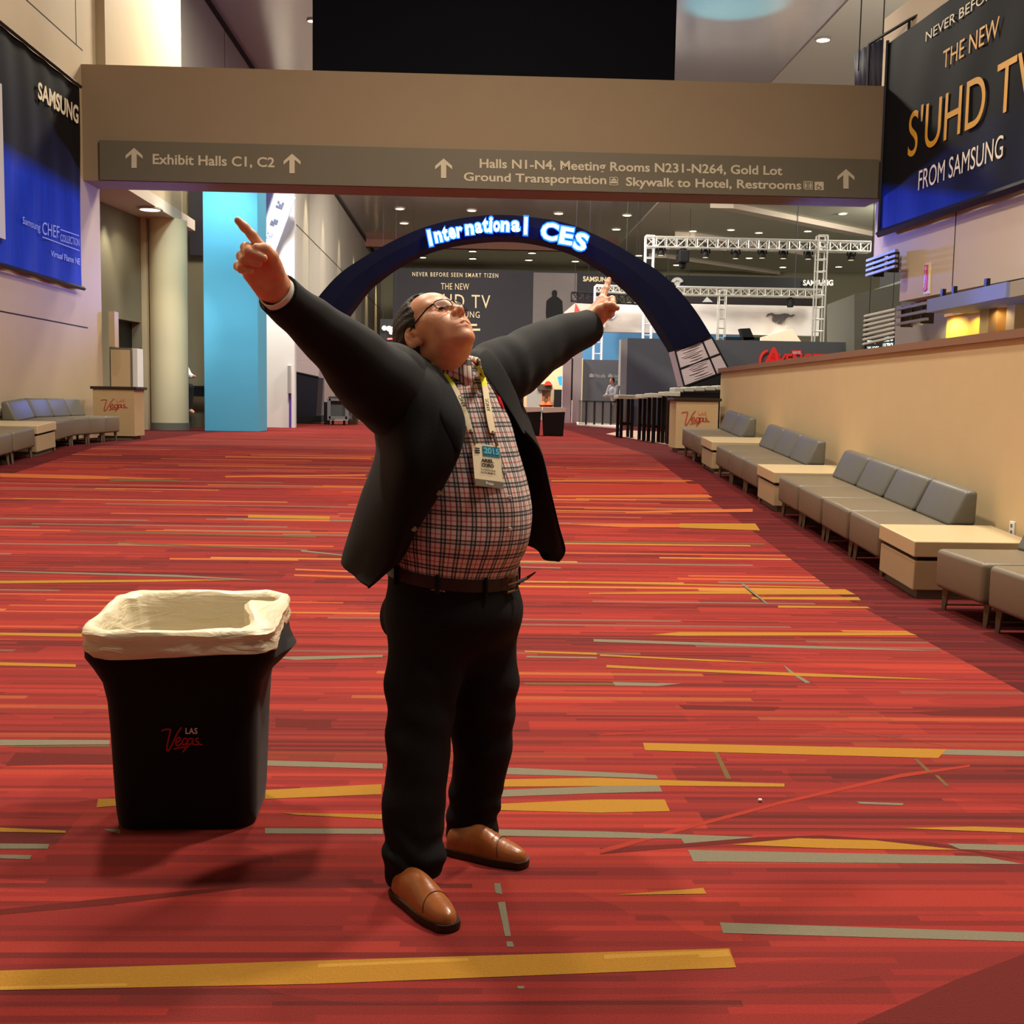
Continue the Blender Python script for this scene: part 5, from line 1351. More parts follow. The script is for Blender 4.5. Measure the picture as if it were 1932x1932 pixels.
place('s', XS, 7.10 - half, False, 'taupe lounge seat cut by the right edge of the photo', GR)
XL = -6.1
place('s', XL, 20.15 - half, True, 'grey lounge seat of the left row touching the information desk', GL)
place('s', XL, 19.38 - half, True, 'grey lounge seat second from the desk in the left row', GL)
place('s', XL, 18.61 - half, True, 'grey lounge seat third from the desk in the left row', GL)
place('s', XL, 17.86 - half, True, 'grey lounge seat of the left row right behind the cream side table', GL)
place('t', XL, 17.09 - half, True, 'cream side table standing in the left row of seats', 'side table of the left row')
place('s', XL, 16.30 - half, True, 'grey lounge seat of the left row just in front of the cream side table', GL)
place('s', XL, 15.50 - half, True, 'grey lounge seat cut by the left edge of the photo', GL)

# wall outlets
def outlet(p, nx, label, m):
    t = thing('wall_outlet', label, 'outlet', p)
    b = MB(); b.bev(p[0] - .008, p[0] + .008, p[1] - .04, p[1] + .04, p[2] - .06, p[2] + .06, b=.004, seg=1); b.obj('plate', m, t)
    b = MB()
    for dz in (-.025, .025): b.box(p[0] + nx * .008 - .002, p[0] + nx * .008 + .002, p[1] - .016, p[1] + .016, p[2] + dz - .014, p[2] + dz + .014)
    b.obj('socket', M_GREYW, t)
outlet(tuple(PX(1910, 998, XW - .006)), -1, 'white wall outlet above the large side table on the low wall', M_WHITE)
outlet(tuple(PX(1.5, 777, -6.994)), 1, 'metal wall outlet above the left side table', M_ALU)

# ================================================================== TRASH CAN
M_COVER = mat('spandex_black', (11, 9, 8), rough=.75, sheen=.05, spec=.15)
M_LINER = bpy.data.materials.new('bag_plastic'); M_LINER.use_nodes = True
nt = M_LINER.node_tree; pb = nt.nodes['Principled BSDF']
pb.inputs['Base Color'].default_value = lin((228, 214, 182)); pb.inputs['Roughness'].default_value = .35; pb.inputs['Specular IOR Level'].default_value = .4
tr = nt.nodes.new('ShaderNodeBsdfTranslucent'); tr.inputs[0].default_value = lin((214, 210, 190))
mx = nt.nodes.new('ShaderNodeMixShader'); mx.inputs[0].default_value = .18
nt.links.new(pb.outputs[0], mx.inputs[1]); nt.links.new(tr.outputs[0], mx.inputs[2]); nt.links.new(mx.outputs[0], nt.nodes['Material Output'].inputs[0])
tn = nt.nodes.new('ShaderNodeTexNoise'); tn.inputs['Scale'].default_value = 6; tn.inputs['Detail'].default_value = 3; tn.inputs['Distortion'].default_value = 1.0
tcn = nt.nodes.new('ShaderNodeTexCoord'); mpn = nt.nodes.new('ShaderNodeMapping'); mpn.inputs['Scale'].default_value = (1, 1, 4); mpn.inputs['Rotation'].default_value = (.3, .5, 0); nt.links.new(tcn.outputs['Object'], mpn.inputs[0]); nt.links.new(mpn.outputs[0], tn.inputs[0])
bpn = nt.nodes.new('ShaderNodeBump'); bpn.inputs['Strength'].default_value = .7; bpn.inputs['Distance'].default_value = .02; nt.links.new(tn.outputs[0], bpn.inputs['Height']); nt.links.new(bpn.outputs[0], pb.inputs['Normal'])
CANX, CANY = -.930, 3.84
tc_ = thing('trash_can', 'large trash can in a black stretch cover with a white bag folded over its rim', 'trash can', (CANX, CANY, 0), rz=math.radians(3))
def rrect(hw, hd, r, n=10):
    pts = []
    for cx_, cy_, a0 in ((hw - r, -hd + r, -90), (hw - r, hd - r, 0), (-hw + r, hd - r, 90), (-hw + r, -hd + r, 180)):
        for k in range(n):
            a = math.radians(a0 + 90 * k / (n - 1)); pts.append((cx_ + r * math.cos(a), cy_ + r * math.sin(a)))
    return pts
def loft_rr(rows, name, m, parent, cap0=False, cap1=False, fn=None, smooth=True):
    mb = MB(); n = None
    rings = []
    for hw, hd, r, z in rows:
        q = rrect(hw, hd, r); n = len(q)
        # denser sides
        dq = []
        for i in range(n):
            a, c = q[i], q[(i + 1) % n]
            L_ = math.hypot(c[0] - a[0], c[1] - a[1]); k_ = 8 if i % 10 == 9 else 1
            for k in range(k_): dq.append((a[0] + (c[0] - a[0]) * k / k_, a[1] + (c[1] - a[1]) * k / k_))
        rings.append([Vector((x, y, z)) for x, y in dq])
    n = len(rings[0])
    for i, g in enumerate(rings):
        for j, p in enumerate(g): mb.v.append(Vector(fn(i, j, n, p)) if fn else p)
    for i in range(len(rings) - 1):
        for j in range(n): mb.f.append((i * n + j, i * n + (j + 1) % n, (i + 1) * n + (j + 1) % n, (i + 1) * n + j))
    if cap0: mb.f.append(tuple(range(n - 1, -1, -1)))
    if cap1: mb.f.append(tuple((len(rings) - 1) * n + j for j in range(n)))
    mb.m = [0] * len(mb.f)
    M4 = Matrix.LocRotScale(parent.location, parent.rotation_euler, None)
    mb.v = [M4 @ p for p in mb.v]
    return mb.obj(name, m, parent, smooth=smooth)
rows = []
prof = [(.218, .18, .0), (.224, .19, .01), (.228, .20, .06), (.232, .215, .2), (.236, .225, .33), (.241, .235, .43), (.252, .245, .495), (.270, .26, .545), (.290, .275, .58), (.296, .28, .62), (.292, .275, .66)]
for hw, hd, z in prof: rows.append((hw, hd, .075, z))
def handles(i, j, n, p):
    # the grips push the cover out at both ends
    z = p.z
    k = math.exp(-((z - .568) / .040) ** 2) * math.exp(-(p.y / .16) ** 2) * .060
    x = p.x + (k if p.x > 0 else -k) * min(1, abs(p.x) / .25)
    return (x, p.y, z)
loft_rr(rows, 'stretch_cover', M_COVER, tc_, cap0=True, fn=handles)
rr_ = random.Random(5)
lr = [(0.2861, .284, .622), (0.2955, .294, .614), (0.3029, .301, .622), (0.3029, .302, .640), (0.2983, .298, .656), (0.3011, .302, .670), (0.3029, .305, .682), (0.2983, .300, .692), (0.2880, .288, .697), (0.2768, .275, .694), (0.2674, .264, .682), (0.2609, .255, .65), (0.2412, .236, .57), (0.2076, .212, .46), (0.1945, .196, .34), (0.1833, .18, .22), (0.0935, .09, .20)]
rows = [(a, c, .10 if i < 11 else .085, z) for i, (a, c, z) in enumerate(lr)]
NZ = [[rr_.uniform(-1, 1) for _ in range(60)] for _ in range(4)]
def wrinkle(i, j, n, p):
    u = j / n
    w1 = math.sin(u * 2 * math.pi * 17 + i * .6) * .5 + math.sin(u * 2 * math.pi * 29 - i * 1.1 + 1) * .35 + math.sin(u * 2 * math.pi * 7 + i * .35 + 2) * .6
    amp = .0050 if i < 4 else (.0045 if i < 9 else .006)
    d = Vector((p.x, p.y, 0)).normalized() * (w1 * amp)
    z = p.z + (math.sin(u * 2 * math.pi * 3 + .6) * .006 + math.sin(u * 2 * math.pi * 5 + 2) * .004 if i <= 1 else math.sin(u * 2 * math.pi * 11 + i) * .0022)
    z += .016 * (p.y / .3 + .1) * (1 if i < 12 else .4)
    # a fold of the bag droops inside at the right front corner
    if 7 <= i <= 14:
        k = (.25, .6, 1, 1, .9, .6, .3, .1)[i - 7] * math.exp(-((p.x - .24) / .12) ** 2) * math.exp(-((p.y + .08) / .14) ** 2)
        p = Vector((p.x - .09 * k, p.y + .02 * k, 0)); z += .045 * k
    return (p.x + d.x, p.y + d.y, z)
loft_rr(rows, 'bag', M_LINER, tc_, fn=wrinkle)
# logo on the front of the cover
def cover_at(px, py, off=.004):
    # front face seen from the camera: intersect with the slightly leaning front
    yfr = lambda z: CANY - (.18 + .045 * min(1, z / .33) + .01)
    p = P(px, py, CANY - .2)
    for _ in range(6): p = P(px, py, yfr(p.z) - off + (p.x - CANX) * math.tan(math.radians(3)))
    return p
vegas_logo(tc_, lambda s, t: cover_at(305 + 75 * s, 1418 - 46 * t), M_REDLOGO2, M_LOGOW, w=.06)
# white crumb on the carpet
p = G(1434, 1513)
b = MB(); b.bev(p.x - .007, p.x + .007, p.y - .006, p.y + .006, .002, .012, b=.004, seg=2)
o = b.obj('paper_scrap', M_WHITE, origin=(p.x, p.y, .002)); tag(o, 'tiny white scrap lying on the red carpet right of the man', 'scrap')

# ================================================================== THE MAN
# ---- distance-field sculpting
def V3(p): return np.array([p[0], p[1], p[2]], dtype=np.float64)
def d_cone(p, a, b, r1, r2):
    a, b = V3(a), V3(b); ab = b - a
    t = np.clip(((p - a) @ ab) / max(ab @ ab, 1e-12), 0, 1)
    return np.linalg.norm(p - a - t[:, None] * ab, axis=1) - (r1 + (r2 - r1) * t)
def d_ell(p, c, r, R=None):
    q = p - V3(c)
    if R is not None: q = q @ R.T
    r = np.array(r); k0 = np.linalg.norm(q / r, axis=1); k1 = np.linalg.norm(q / (r * r), axis=1)
    return k0 * (k0 - 1) / np.maximum(k1, 1e-9)
def smin(a, b, k):
    h = np.maximum(k - np.abs(a - b), 0) / k
    return np.minimum(a, b) - h * h * k * .25
def smax(a, b, k): return -smin(-a, -b, k)
def surface_nets(fn, lo, hi, h):
    lo, hi = np.array(lo, float), np.array(hi, float)
    n = np.ceil((hi - lo) / h).astype(int) + 1
    g = np.full(n, 1.0)
    B = 8
    nb = np.ceil(n / B).astype(int)
    ctr = np.stack(np.meshgrid(*[lo[i] + (np.arange(nb[i]) * B + B / 2) * h for i in range(3)], indexing='ij'), -1).reshape(-1, 3)
    dc = fn(ctr)
    rad = B * h * 1.35
    sgn = np.sign(dc).reshape(nb)
    g = np.repeat(np.repeat(np.repeat(sgn, B, 0), B, 1), B, 2)[:n[0], :n[1], :n[2]].astype(float) * h
    act = np.argwhere(np.abs(dc).reshape(nb) < rad)
    for c0 in range(0, len(act), 600):
        ch = act[c0:c0 + 600]
        off = np.stack(np.meshgrid(*[np.arange(B)] * 3, indexing='ij'), -1).reshape(-1, 3)
        idx = (ch[:, None, :] * B + off[None]).reshape(-1, 3)
        idx = idx[(idx < n).all(1)]
        g[idx[:, 0], idx[:, 1], idx[:, 2]] = fn(lo + idx * h)
    ins = g < 0
    c = np.zeros(n - 1, dtype=np.int8)
    for dx in (0, 1):
        for dy in (0, 1):
            for dz in (0, 1): c += ins[dx:n[0] - 1 + dx, dy:n[1] - 1 + dy, dz:n[2] - 1 + dz]
    cells = np.argwhere((c > 0) & (c < 8))
    vid = np.full(n - 1, -1, dtype=np.int64); vid[tuple(cells.T)] = np.arange(len(cells))
    acc = np.zeros((len(cells), 3)); cnt = np.zeros(len(cells))
    corners = [(i, j, k) for i in (0, 1) for j in (0, 1) for k in (0, 1)]
    for a in corners:
        for ax in range(3):
            if a[ax] == 1: continue
            b = list(a); b[ax] = 1
            va = g[tuple((cells + a).T)]; vb = g[tuple((cells + b).T)]
            m = (va < 0) != (vb < 0)
            t = np.where(m, va / np.where(m, va - vb, 1), 0)
            q = cells + np.array(a, float); q[:, ax] += t
            acc[m] += q[m]; cnt[m] += 1
    v = lo + acc / cnt[:, None] * h
    faces = []
    for ax in range(3):
        u, w = (ax + 1) % 3, (ax + 2) % 3
        sl0 = [slice(None)] * 3; sl1 = [slice(None)] * 3
        sl0[ax] = slice(0, -1); sl1[ax] = slice(1, None)
        cr = ins[tuple(sl0)] != ins[tuple(sl1)]
        e = np.argwhere(cr)
        e = e[(e[:, u] > 0) & (e[:, w] > 0) & (e[:, u] < n[u] - 1) & (e[:, w] < n[w] - 1)]
        inside0 = ins[tuple(e.T)]
        def at(du, dw):
            q = e.copy(); q[:, u] -= du; q[:, w] -= dw
            return vid[tuple(q.T)]
        f = np.stack([at(1, 1), at(0, 1), at(0, 0), at(1, 0)], 1)
        f[~inside0] = f[~inside0][:, ::-1]
        faces.append(f[(f >= 0).all(1)])
    return v, np.concatenate(faces)
def relax(v, f, it=2, lam=.5):
    n = len(v)
    e = np.concatenate([f[:, [0, 1]], f[:, [1, 2]], f[:, [2, 3]], f[:, [3, 0]]])
    for _ in range(it):
        s = np.zeros_like(v); c = np.zeros(n)
        np.add.at(s, e[:, 0], v[e[:, 1]]); np.add.at(c, e[:, 0], 1)
        np.add.at(s, e[:, 1], v[e[:, 0]]); np.add.at(c, e[:, 1], 1)
        v = v * (1 - lam) + s / c[:, None] * lam
    return v
def pt(px, py, Y): return V3(P(px, py, Y))
MAN_O = Vector((-.10, 3.36, 0.0))

# ---- head frame
HS = 1.035
PSI, TH = math.radians(46), math.radians(47.5)
hF = np.array([math.sin(PSI) * math.cos(TH), -math.cos(PSI) * math.cos(TH), math.sin(TH)])
hL = np.array([math.cos(PSI), math.sin(PSI), 0.0])
hU = np.cross(hF, hL)
hC = pt(820, 632, 3.40)
HR = np.stack([hF, hL, hU])                     # rows: local axes
def to_head(p): return ((p - hC) @ HR.T) / HS
def from_head(q): return Vector(hC + (np.array(q, float) * HS) @ HR)
def head_sdf(p):
    """p in head space: x forward, y to his left, z up; ear line at the origin"""
    s = p.copy(); ay = np.abs(s[:, 1]); m = np.stack([s[:, 0], ay, s[:, 2]], 1)
    d = d_ell(s, (-.016, 0, .032), (.098, .079, .088))
    d = smin(d, d_ell(s, (.038, 0, .050), (.058, .067, .052)), .03)
    d = smin(d, d_ell(s, (.030, 0, -.028), (.064, .067, .080)), .04)
    d = smin(d, d_ell(s, (.028, 0, -.074), (.058, .062, .035)), .026)       # jaw
    d = smin(d, d_ell(s, (.076, 0, -.099), (.022, .026, .019)), .028)      # chin
    d = smin(d, d_ell(s, (.002, 0, -.094), (.048, .047, .028)), .025)       # soft under-chin
    d = smin(d, d_ell(m, (.056, .036, -.030), (.032, .031, .032)), .03)    # cheeks
    d = smin(d, d_ell(m, (.030, .054, -.006), (.034, .017, .016)), .025)   # cheekbones
    d = smin(d, d_cone(m, (.088, .010, .024), (.076, .044, .026), .010, .009), .022)   # brows
    d = smax(d, -d_ell(m, (.101, .033, .004), (.019, .020, .013)), .016)   # eye sockets
    d = smin(d, d_ell(m, (.079, .033, .003), (.0135, .015, .0125)), .006)  # eyeballs under lids
    d = smin(d, d_cone(s, (.089, 0, .018), (.115, 0, -.026), .0085, .0125), .014)       # nose
    d = smin(d, d_ell(m, (.104, .0135, -.030), (.012, .008, .009)), .008)
    d = smax(d, -d_ell(m, (.111, .0085, -.0390), (.0075, .0048, .006)), .003)
    d = smin(d, d_ell(s, (.080, 0, -.062), (.024, .034, .022)), .02)       # muzzle
    d = smin(d, d_cone(m, (.1030, .003, -.0600), (.089, .030, -.0685), .0056, .003), .006)
    d = smin(d, d_cone(m, (.1000, .000, -.0755), (.087, .029, -.0725), .0074, .003), .006)
    d = smax(d, -d_cone(m, (.1085, .0, -.0672), (.0890, .0330, -.0702), .0030, .0018), .003)
    d = smax(d, -d_cone(m, (.107, .0, -.046), (.104, .0, -.054), .003, .003), .006)
    # ears
    a = math.radians(24)
    R = np.array([[math.cos(a), -math.sin(a), 0], [math.sin(a), math.cos(a), 0], [0, 0, 1]])
    b = math.radians(-14); Rb = np.array([[math.cos(b), 0, math.sin(b)], [0, 1, 0], [-math.sin(b), 0, math.cos(b)]])
    RR = Rb @ R
    e = d_ell(m, (-.014, .082, -.004), (.021, .0085, .034), RR)
    e = smin(e, d_ell(m, (-.004, .079, -.031), (.010, .007, .012)), .008)
    e = smax(e, -d_ell(m, (-.010, .0925, .000), (.0125, .0085, .021), RR), .005)
    e = smax(e, -d_ell(m, (-.004, .083, -.006), (.006, .012, .009)), .005)
    e = smin(e, d_cone(m, (-.017, .086, .010), (-.012, .087, -.016), .0032, .003), .004)
    e = smin(e, d_cone(m, (.004, .078, -.004), (.004, .078, -.010), .0045, .004), .005)
    d = smin(d, e, .006)
    return d
NECK0 = from_head((-.028, 0, -.05)); NECK1 = P(849, 702, 3.44)
NECKF = from_head((-.018, 0, -.09)); NECKG = P(860, 692, 3.415)
def skin_head(p):
    d = head_sdf(to_head(p)) * HS
    d = smin(d, d_cone(p, NECK0, NECK1, .062, .057), .022)
    d = smin(d, d_cone(p, NECKF, NECKG, .046, .044), .02)
    d = smin(d, d_cone(p, NECK1, P(850, 745, 3.46), .058, .07), .03)
    return d
def chain(p, pts, rs, k=.006):
    d = None
    for (a, b, r1, r2) in zip(pts[:-1], pts[1:], rs[:-1], rs[1:]):
        q = d_cone(p, a, b, r1, r2)
        d = q if d is None else smin(d, q, k)
    return d
# right hand (toward the camera): palm towards us, forefinger out
RHJ = dict(wr=(521, 544, 2.800), fa=(548, 566, 2.845), fb=(580, 600, 2.90))
def rh(px, py, Y): return pt(px, py, Y)
R_FING = [
    ([(500, 476, 2.745), (476, 444, 2.735), (461, 428, 2.728), (449, 416, 2.722)], (0.0140, 0.0112, 0.0103, 0.0087)),
    ([(488, 480, 2.750), (464, 467, 2.728), (470, 476, 2.700), (497, 487, 2.702)], (0.0134, 0.0121, 0.0112, 0.0095)),
    ([(480, 494, 2.760), (456, 483, 2.740), (462, 491, 2.712), (487, 497, 2.706)], (0.0134, 0.0119, 0.0110, 0.0092)),
    ([(474, 508, 2.775), (450, 502, 2.755), (456, 507, 2.730), (472, 511, 2.722)], (0.0129, 0.0110, 0.0101, 0.0087)),
    ([(520, 512, 2.760), (512, 484, 2.735), (500, 470, 2.715), (484, 468, 2.705)], (0.0196, 0.0157, 0.0132, 0.0110)),
]
def skin_rhand(p):
    w, fa, fb = rh(*RHJ['wr']), rh(*RHJ['fa']), rh(*RHJ['fb'])
    d = smin(d_cone(p, fb, fa, .040, .034), d_cone(p, fa, w, .034, .030), .02)
    for (q, r) in (((498, 480, 2.760), .019), ((488, 488, 2.765), .019), ((481, 500, 2.770), .019), ((476, 512, 2.780), .017)):
        d = smin(d, d_cone(p, w, rh(*q), .026, r), .016)
    d = smin(d, d_cone(p, rh(500, 546, 2.80), rh(474, 516, 2.778), .024, .018), .02)      # heel of the hand
    d = smin(d, d_cone(p, rh(524, 530, 2.785), rh(516, 500, 2.752), .024, .020), .016)    # ball of the thumb
    d = smax(d, -d_ell(p, rh(494, 512, 2.735), (.016, .012, .014)), .014)
    for pts, rs in R_FING: d = smin(d, chain(p, [rh(*q) for q in pts], rs), .006)
    return d
# left hand (away from the camera): back and thumb towards us, forefinger up
LHJ = dict(wr=(1113, 606, 4.02), fa=(1100, 616, 3.98), fb=(1070, 632, 3.92))
L_FING = [
    ([(1136, 564, 4.045), (1142, 546, 4.075), (1146, 535, 4.095), (1149, 527, 4.105)], (.0140, .0110, .0098, .0082)),
    ([(1144, 568, 4.020), (1155, 564, 4.010), (1156, 572, 3.985), (1147, 577, 3.985)], (.0125, .0110, .0100, .0085)),
    ([(1146, 578, 4.010), (1157, 577, 3.990), (1156, 585, 3.970), (1148, 587, 3.975)], (.0125, .0110, .0100, .0085)),
    ([(1145, 588, 4.005), (1153, 590, 3.985), (1151, 596, 3.970), (1144, 596, 3.975)], (.0115, .0100, .0090, .0080)),
    ([(1128, 594, 3.985), (1144, 577, 3.960), (1155, 576, 3.950), (1164, 581, 3.945)], (.0170, .0140, .0120, .0100)),
]
def skin_lhand(p):
    w, fa, fb = pt(*LHJ['wr']), pt(*LHJ['fa']), pt(*LHJ['fb'])
    d = smin(d_cone(p, fb, fa, .042, .036), d_cone(p, fa, w, .036, .031), .02)
    for (q, r) in (((1136, 566, 4.035), .019), ((1142, 574, 4.015), .019), ((1143, 583, 4.005), .019), ((1142, 591, 4.0), .017)):
        d = smin(d, d_cone(p, w, pt(*q), .030, r), .02)
    d = smin(d, d_cone(p, pt(1120, 604, 3.99), pt(1134, 584, 3.968), .026, .021), .018)
    d = smin(d, d_cone(p, pt(1126, 602, 4.0), pt(1140, 594, 3.985), .026, .018), .018)
    for pts, rs in L_FING: d = smin(d, chain(p, [pt(*q) for q in pts], rs), .006)
    return d
def core(p):
    """the body under the clothes, kept slim"""
    d = d_cone(p, P(850, 740, 3.46), P(855, 900, 3.44), .11, .14)
    d = smin(d, d_cone(p, P(855, 900, 3.44), P(858, 1120, 3.42), .14, .12), .05)
    for a in ([(845, 735, 3.44), (740, 720, 3.22), (630, 643, 3.0), (575, 598, 2.90)], [(860, 735, 3.48), (930, 710, 3.62), (1050, 640, 3.88), (1080, 628, 3.94)]):
        d = smin(d, chain(p, [P(*q) for q in a], (.07, .06, .042, .036)), .04)
    for a in ([(820, 1150, 3.38), (792, 1400, 3.28), (778, 1640, 3.2)], [(890, 1150, 3.47), (905, 1400, 3.5), (890, 1570, 3.52)]):
        d = smin(d, chain(p, [P(*q) for q in a], (.09, .06, .045)), .04)
    return d
def box_of(pts, pad):
    a = np.array([tuple(q) for q in pts]); return a.min(0) - pad, a.max(0) + pad
M_SKIN = bpy.data.materials.new('skin'); M_SKIN.use_nodes = True
nt = M_SKIN.node_tree; sb_ = nt.nodes['Principled BSDF']
sb_.inputs['Roughness'].default_value = .45; sb_.inputs['Specular IOR Level'].default_value = .4
sb_.inputs['Subsurface Weight'].default_value = .12; sb_.inputs['Subsurface Radius'].default_value = (.012, .004, .002); sb_.inputs['Subsurface Scale'].default_value = 1.0
tcs = nt.nodes.new('ShaderNodeTexCoord'); ns = nt.nodes.new('ShaderNodeTexNoise'); ns.inputs['Scale'].default_value = 22; ns.inputs['Detail'].default_value = 4
nt.links.new(tcs.outputs['Object'], ns.inputs['Vector'])
cr = nt.nodes.new('ShaderNodeValToRGB'); cr.color_ramp.elements[0].position = .3; cr.color_ramp.elements[0].color = lin((204, 140, 108)); cr.color_ramp.elements[1].position = .7; cr.color_ramp.elements[1].color = lin((224, 166, 130))
nt.links.new(ns.outputs['Fac'], cr.inputs[0]); nt.links.new(cr.outputs[0], sb_.inputs['Base Color'])
n2 = nt.nodes.new('ShaderNodeTexNoise'); n2.inputs['Scale'].default_value = 320; nt.links.new(tcs.outputs['Object'], n2.inputs['Vector'])
bps = nt.nodes.new('ShaderNodeBump'); bps.inputs['Strength'].default_value = .12; bps.inputs['Distance'].default_value = .002; nt.links.new(n2.outputs['Fac'], bps.inputs['Height']); nt.links.new(bps.outputs[0], sb_.inputs['Normal'])
vs, fs_ = [], []
def grow(fn, lo, hi, h, it):
    v, f = surface_nets(fn, lo, hi, h)
    v = relax(v, f, it, .45)
    k = sum(len(a) for a in vs); vs.append(v); fs_.append(f + k)
hb = [from_head(q) for q in ((-.12, -.1, -.14), (.13, .1, .14), (.13, -.1, -.14), (-.12, .1, .14), (.13, .1, -.14), (-.12, -.1, .14))]
lo, hi = box_of(hb + [P(850, 740, 3.44)], .03)
grow(skin_head, lo, hi, .0024, 1)
lo, hi = box_of([rh(*q) for a, r in R_FING for q in a] + [rh(*q) for q in RHJ.values()], .045); grow(skin_rhand, lo, hi, .0020, 1)
lo, hi = box_of([pt(*q) for a, r in L_FING for q in a] + [pt(*q) for q in LHJ.values()], .05); grow(skin_lhand, lo, hi, .0022, 1)
lo, hi = box_of([P(575, 598, 2.9), P(1080, 628, 3.94), P(778, 1650, 3.2), P(890, 1570, 3.52)], .16); grow(core, lo, hi, .016, 1)
person = mesh('person', np.concatenate(vs), np.concatenate(fs_), M_SKIN, smooth=True, origin=MAN_O)
tag(person, 'man in dark blazer and plaid shirt, arms flung wide, both forefingers pointing up', 'person')

# ---- hair
M_HAIR = mat('hair_dark', (34, 24, 19), rough=.55, noise=.35, nscale=60, bump=.6, bscale=220, spec=.35)
def hair_sdf(p):
    q = to_head(p)
    base = d_ell(q, (-.018, 0, .036), (.106, .086, .101))
    base = smin(base, d_ell(q, (.022, 0, .068), (.058, .069, .050)), .02)
    base = smin(base, d_ell(q, (-.055, 0, -.035), (.058, .066, .050)), .03)
    z, x, ay = q[:, 2], q[:, 0], np.abs(q[:, 1])
    hx = np.interp(z, [-.10, -.06, -.035, -.012, .012, .030, .050, .070, .088, .105, .13], [-.052, -.045, -.028, .020, .040, .046, .044, .040, .044, .058, .075])
    hx = hx + .010 * np.sin(ay * 90) * (z > .05)
    cut = x - hx
    d = smax(base, cut * .8, .008)
    d = smax(d, -.072 - z, .012)
    ear = d_ell(np.stack([x, ay, z], 1), (-.012, .088, -.008), (.026, .02, .036))
    d = smax(d, -ear, .006)
    d = d + .0016 * np.sin(q[:, 1] * 260 + 40 * q[:, 2]) * np.sin(q[:, 2] * 190 + 60 * q[:, 0])
    return d * HS
lo, hi = box_of(hb, .02)
v, f = surface_nets(hair_sdf, lo, hi, .003)
hair = mesh('hair', relax(v, f, 1, .4), f, M_HAIR, person, smooth=True)
# eyebrows and eyes
b = MB()
for s in (-1, 1):
    b.tube([from_head((.094, s * .014, .027)), from_head((.094, s * .028, .033)), from_head((.083, s * .046, .030))], [.003, .0042, .002], 6)
b.obj('eyebrow', M_HAIR, person, smooth=True)
for s in (-1, 1):
    b = MB(); b.tube([from_head((.0935, s * .022, -.0005)), from_head((.0955, s * .033, .0012)), from_head((.0905, s * .046, -.001))], [.0012, .0034, .0010], 6); b.obj('eye', mat('eye_dark', (40, 26, 20), rough=.2), person, smooth=True)
# ---- glasses
M_FRAME = mat('glasses_frame', (26, 18, 16), rough=.3)
M_GLASS = bpy.data.materials.new('glasses_lens'); M_GLASS.use_nodes = True
g_ = M_GLASS.node_tree.nodes['Principled BSDF']; g_.inputs['Base Color'].default_value = (.9, .92, .9, 1); g_.inputs['Alpha'].default_value = .12; g_.inputs['Roughness'].default_value = .03; g_.inputs['Specular IOR Level'].default_value = .9
gl = None
b = MB()
def lens_pts(s):
    c = (.114, s * .035, .004)
    out = []
    for k in range(28):
        a = 2 * math.pi * k / 28
        ca, sa = math.cos(a), math.sin(a)
        u = .0255 * math.copysign(abs(ca) ** .40, ca); w = .0140 * math.copysign(abs(sa) ** .5, sa)
        y = c[1] + s * u
        out.append(from_head((c[0] - 2.6 * max(0, abs(y) - .02) ** 2 * 4, y, c[2] + w)))
    return out
for s in (-1, 1):
    q = lens_pts(s); b.tube(q, .0017, 6, closed=True)
    b.tube([from_head((.097, s * .062, .012)), from_head((.080, s * .074, .012)), from_head((.010, s * .083, .016)), from_head((-.014, s * .082, .012))], [.0028, .0024, .0022, .002], 6)
b.tube([from_head((.113, -.010, .010)), from_head((.117, 0, .013)), from_head((.113, .010, .010))], .0016, 6)
glasses = b.obj('glasses', M_FRAME, person, smooth=True)
for s in (-1, 1):
    lm = MB(); q = lens_pts(s); lm.add(q, [tuple(range(len(q)))]); lm.obj('lens', M_GLASS, glasses)

# ---- lofted clothes
def catmull(a, n):
    a = [np.array(q, float) for q in a]; out = []
    for i in range(len(a) - 1):
        p0, p1, p2, p3 = a[max(i - 1, 0)], a[i], a[i + 1], a[min(i + 2, len(a) - 1)]
        for k in range(n):
            t = k / n
            out.append(.5 * (2 * p1 + (-p0 + p2) * t + (2 * p0 - 5 * p1 + 4 * p2 - p3) * t * t + (-p0 + 3 * p1 - 3 * p2 + p3) * t ** 3))
    return out + [a[-1]]
FB = np.array([.866, -.5, 0.0]); LB = np.array([.5, .866, 0.0])
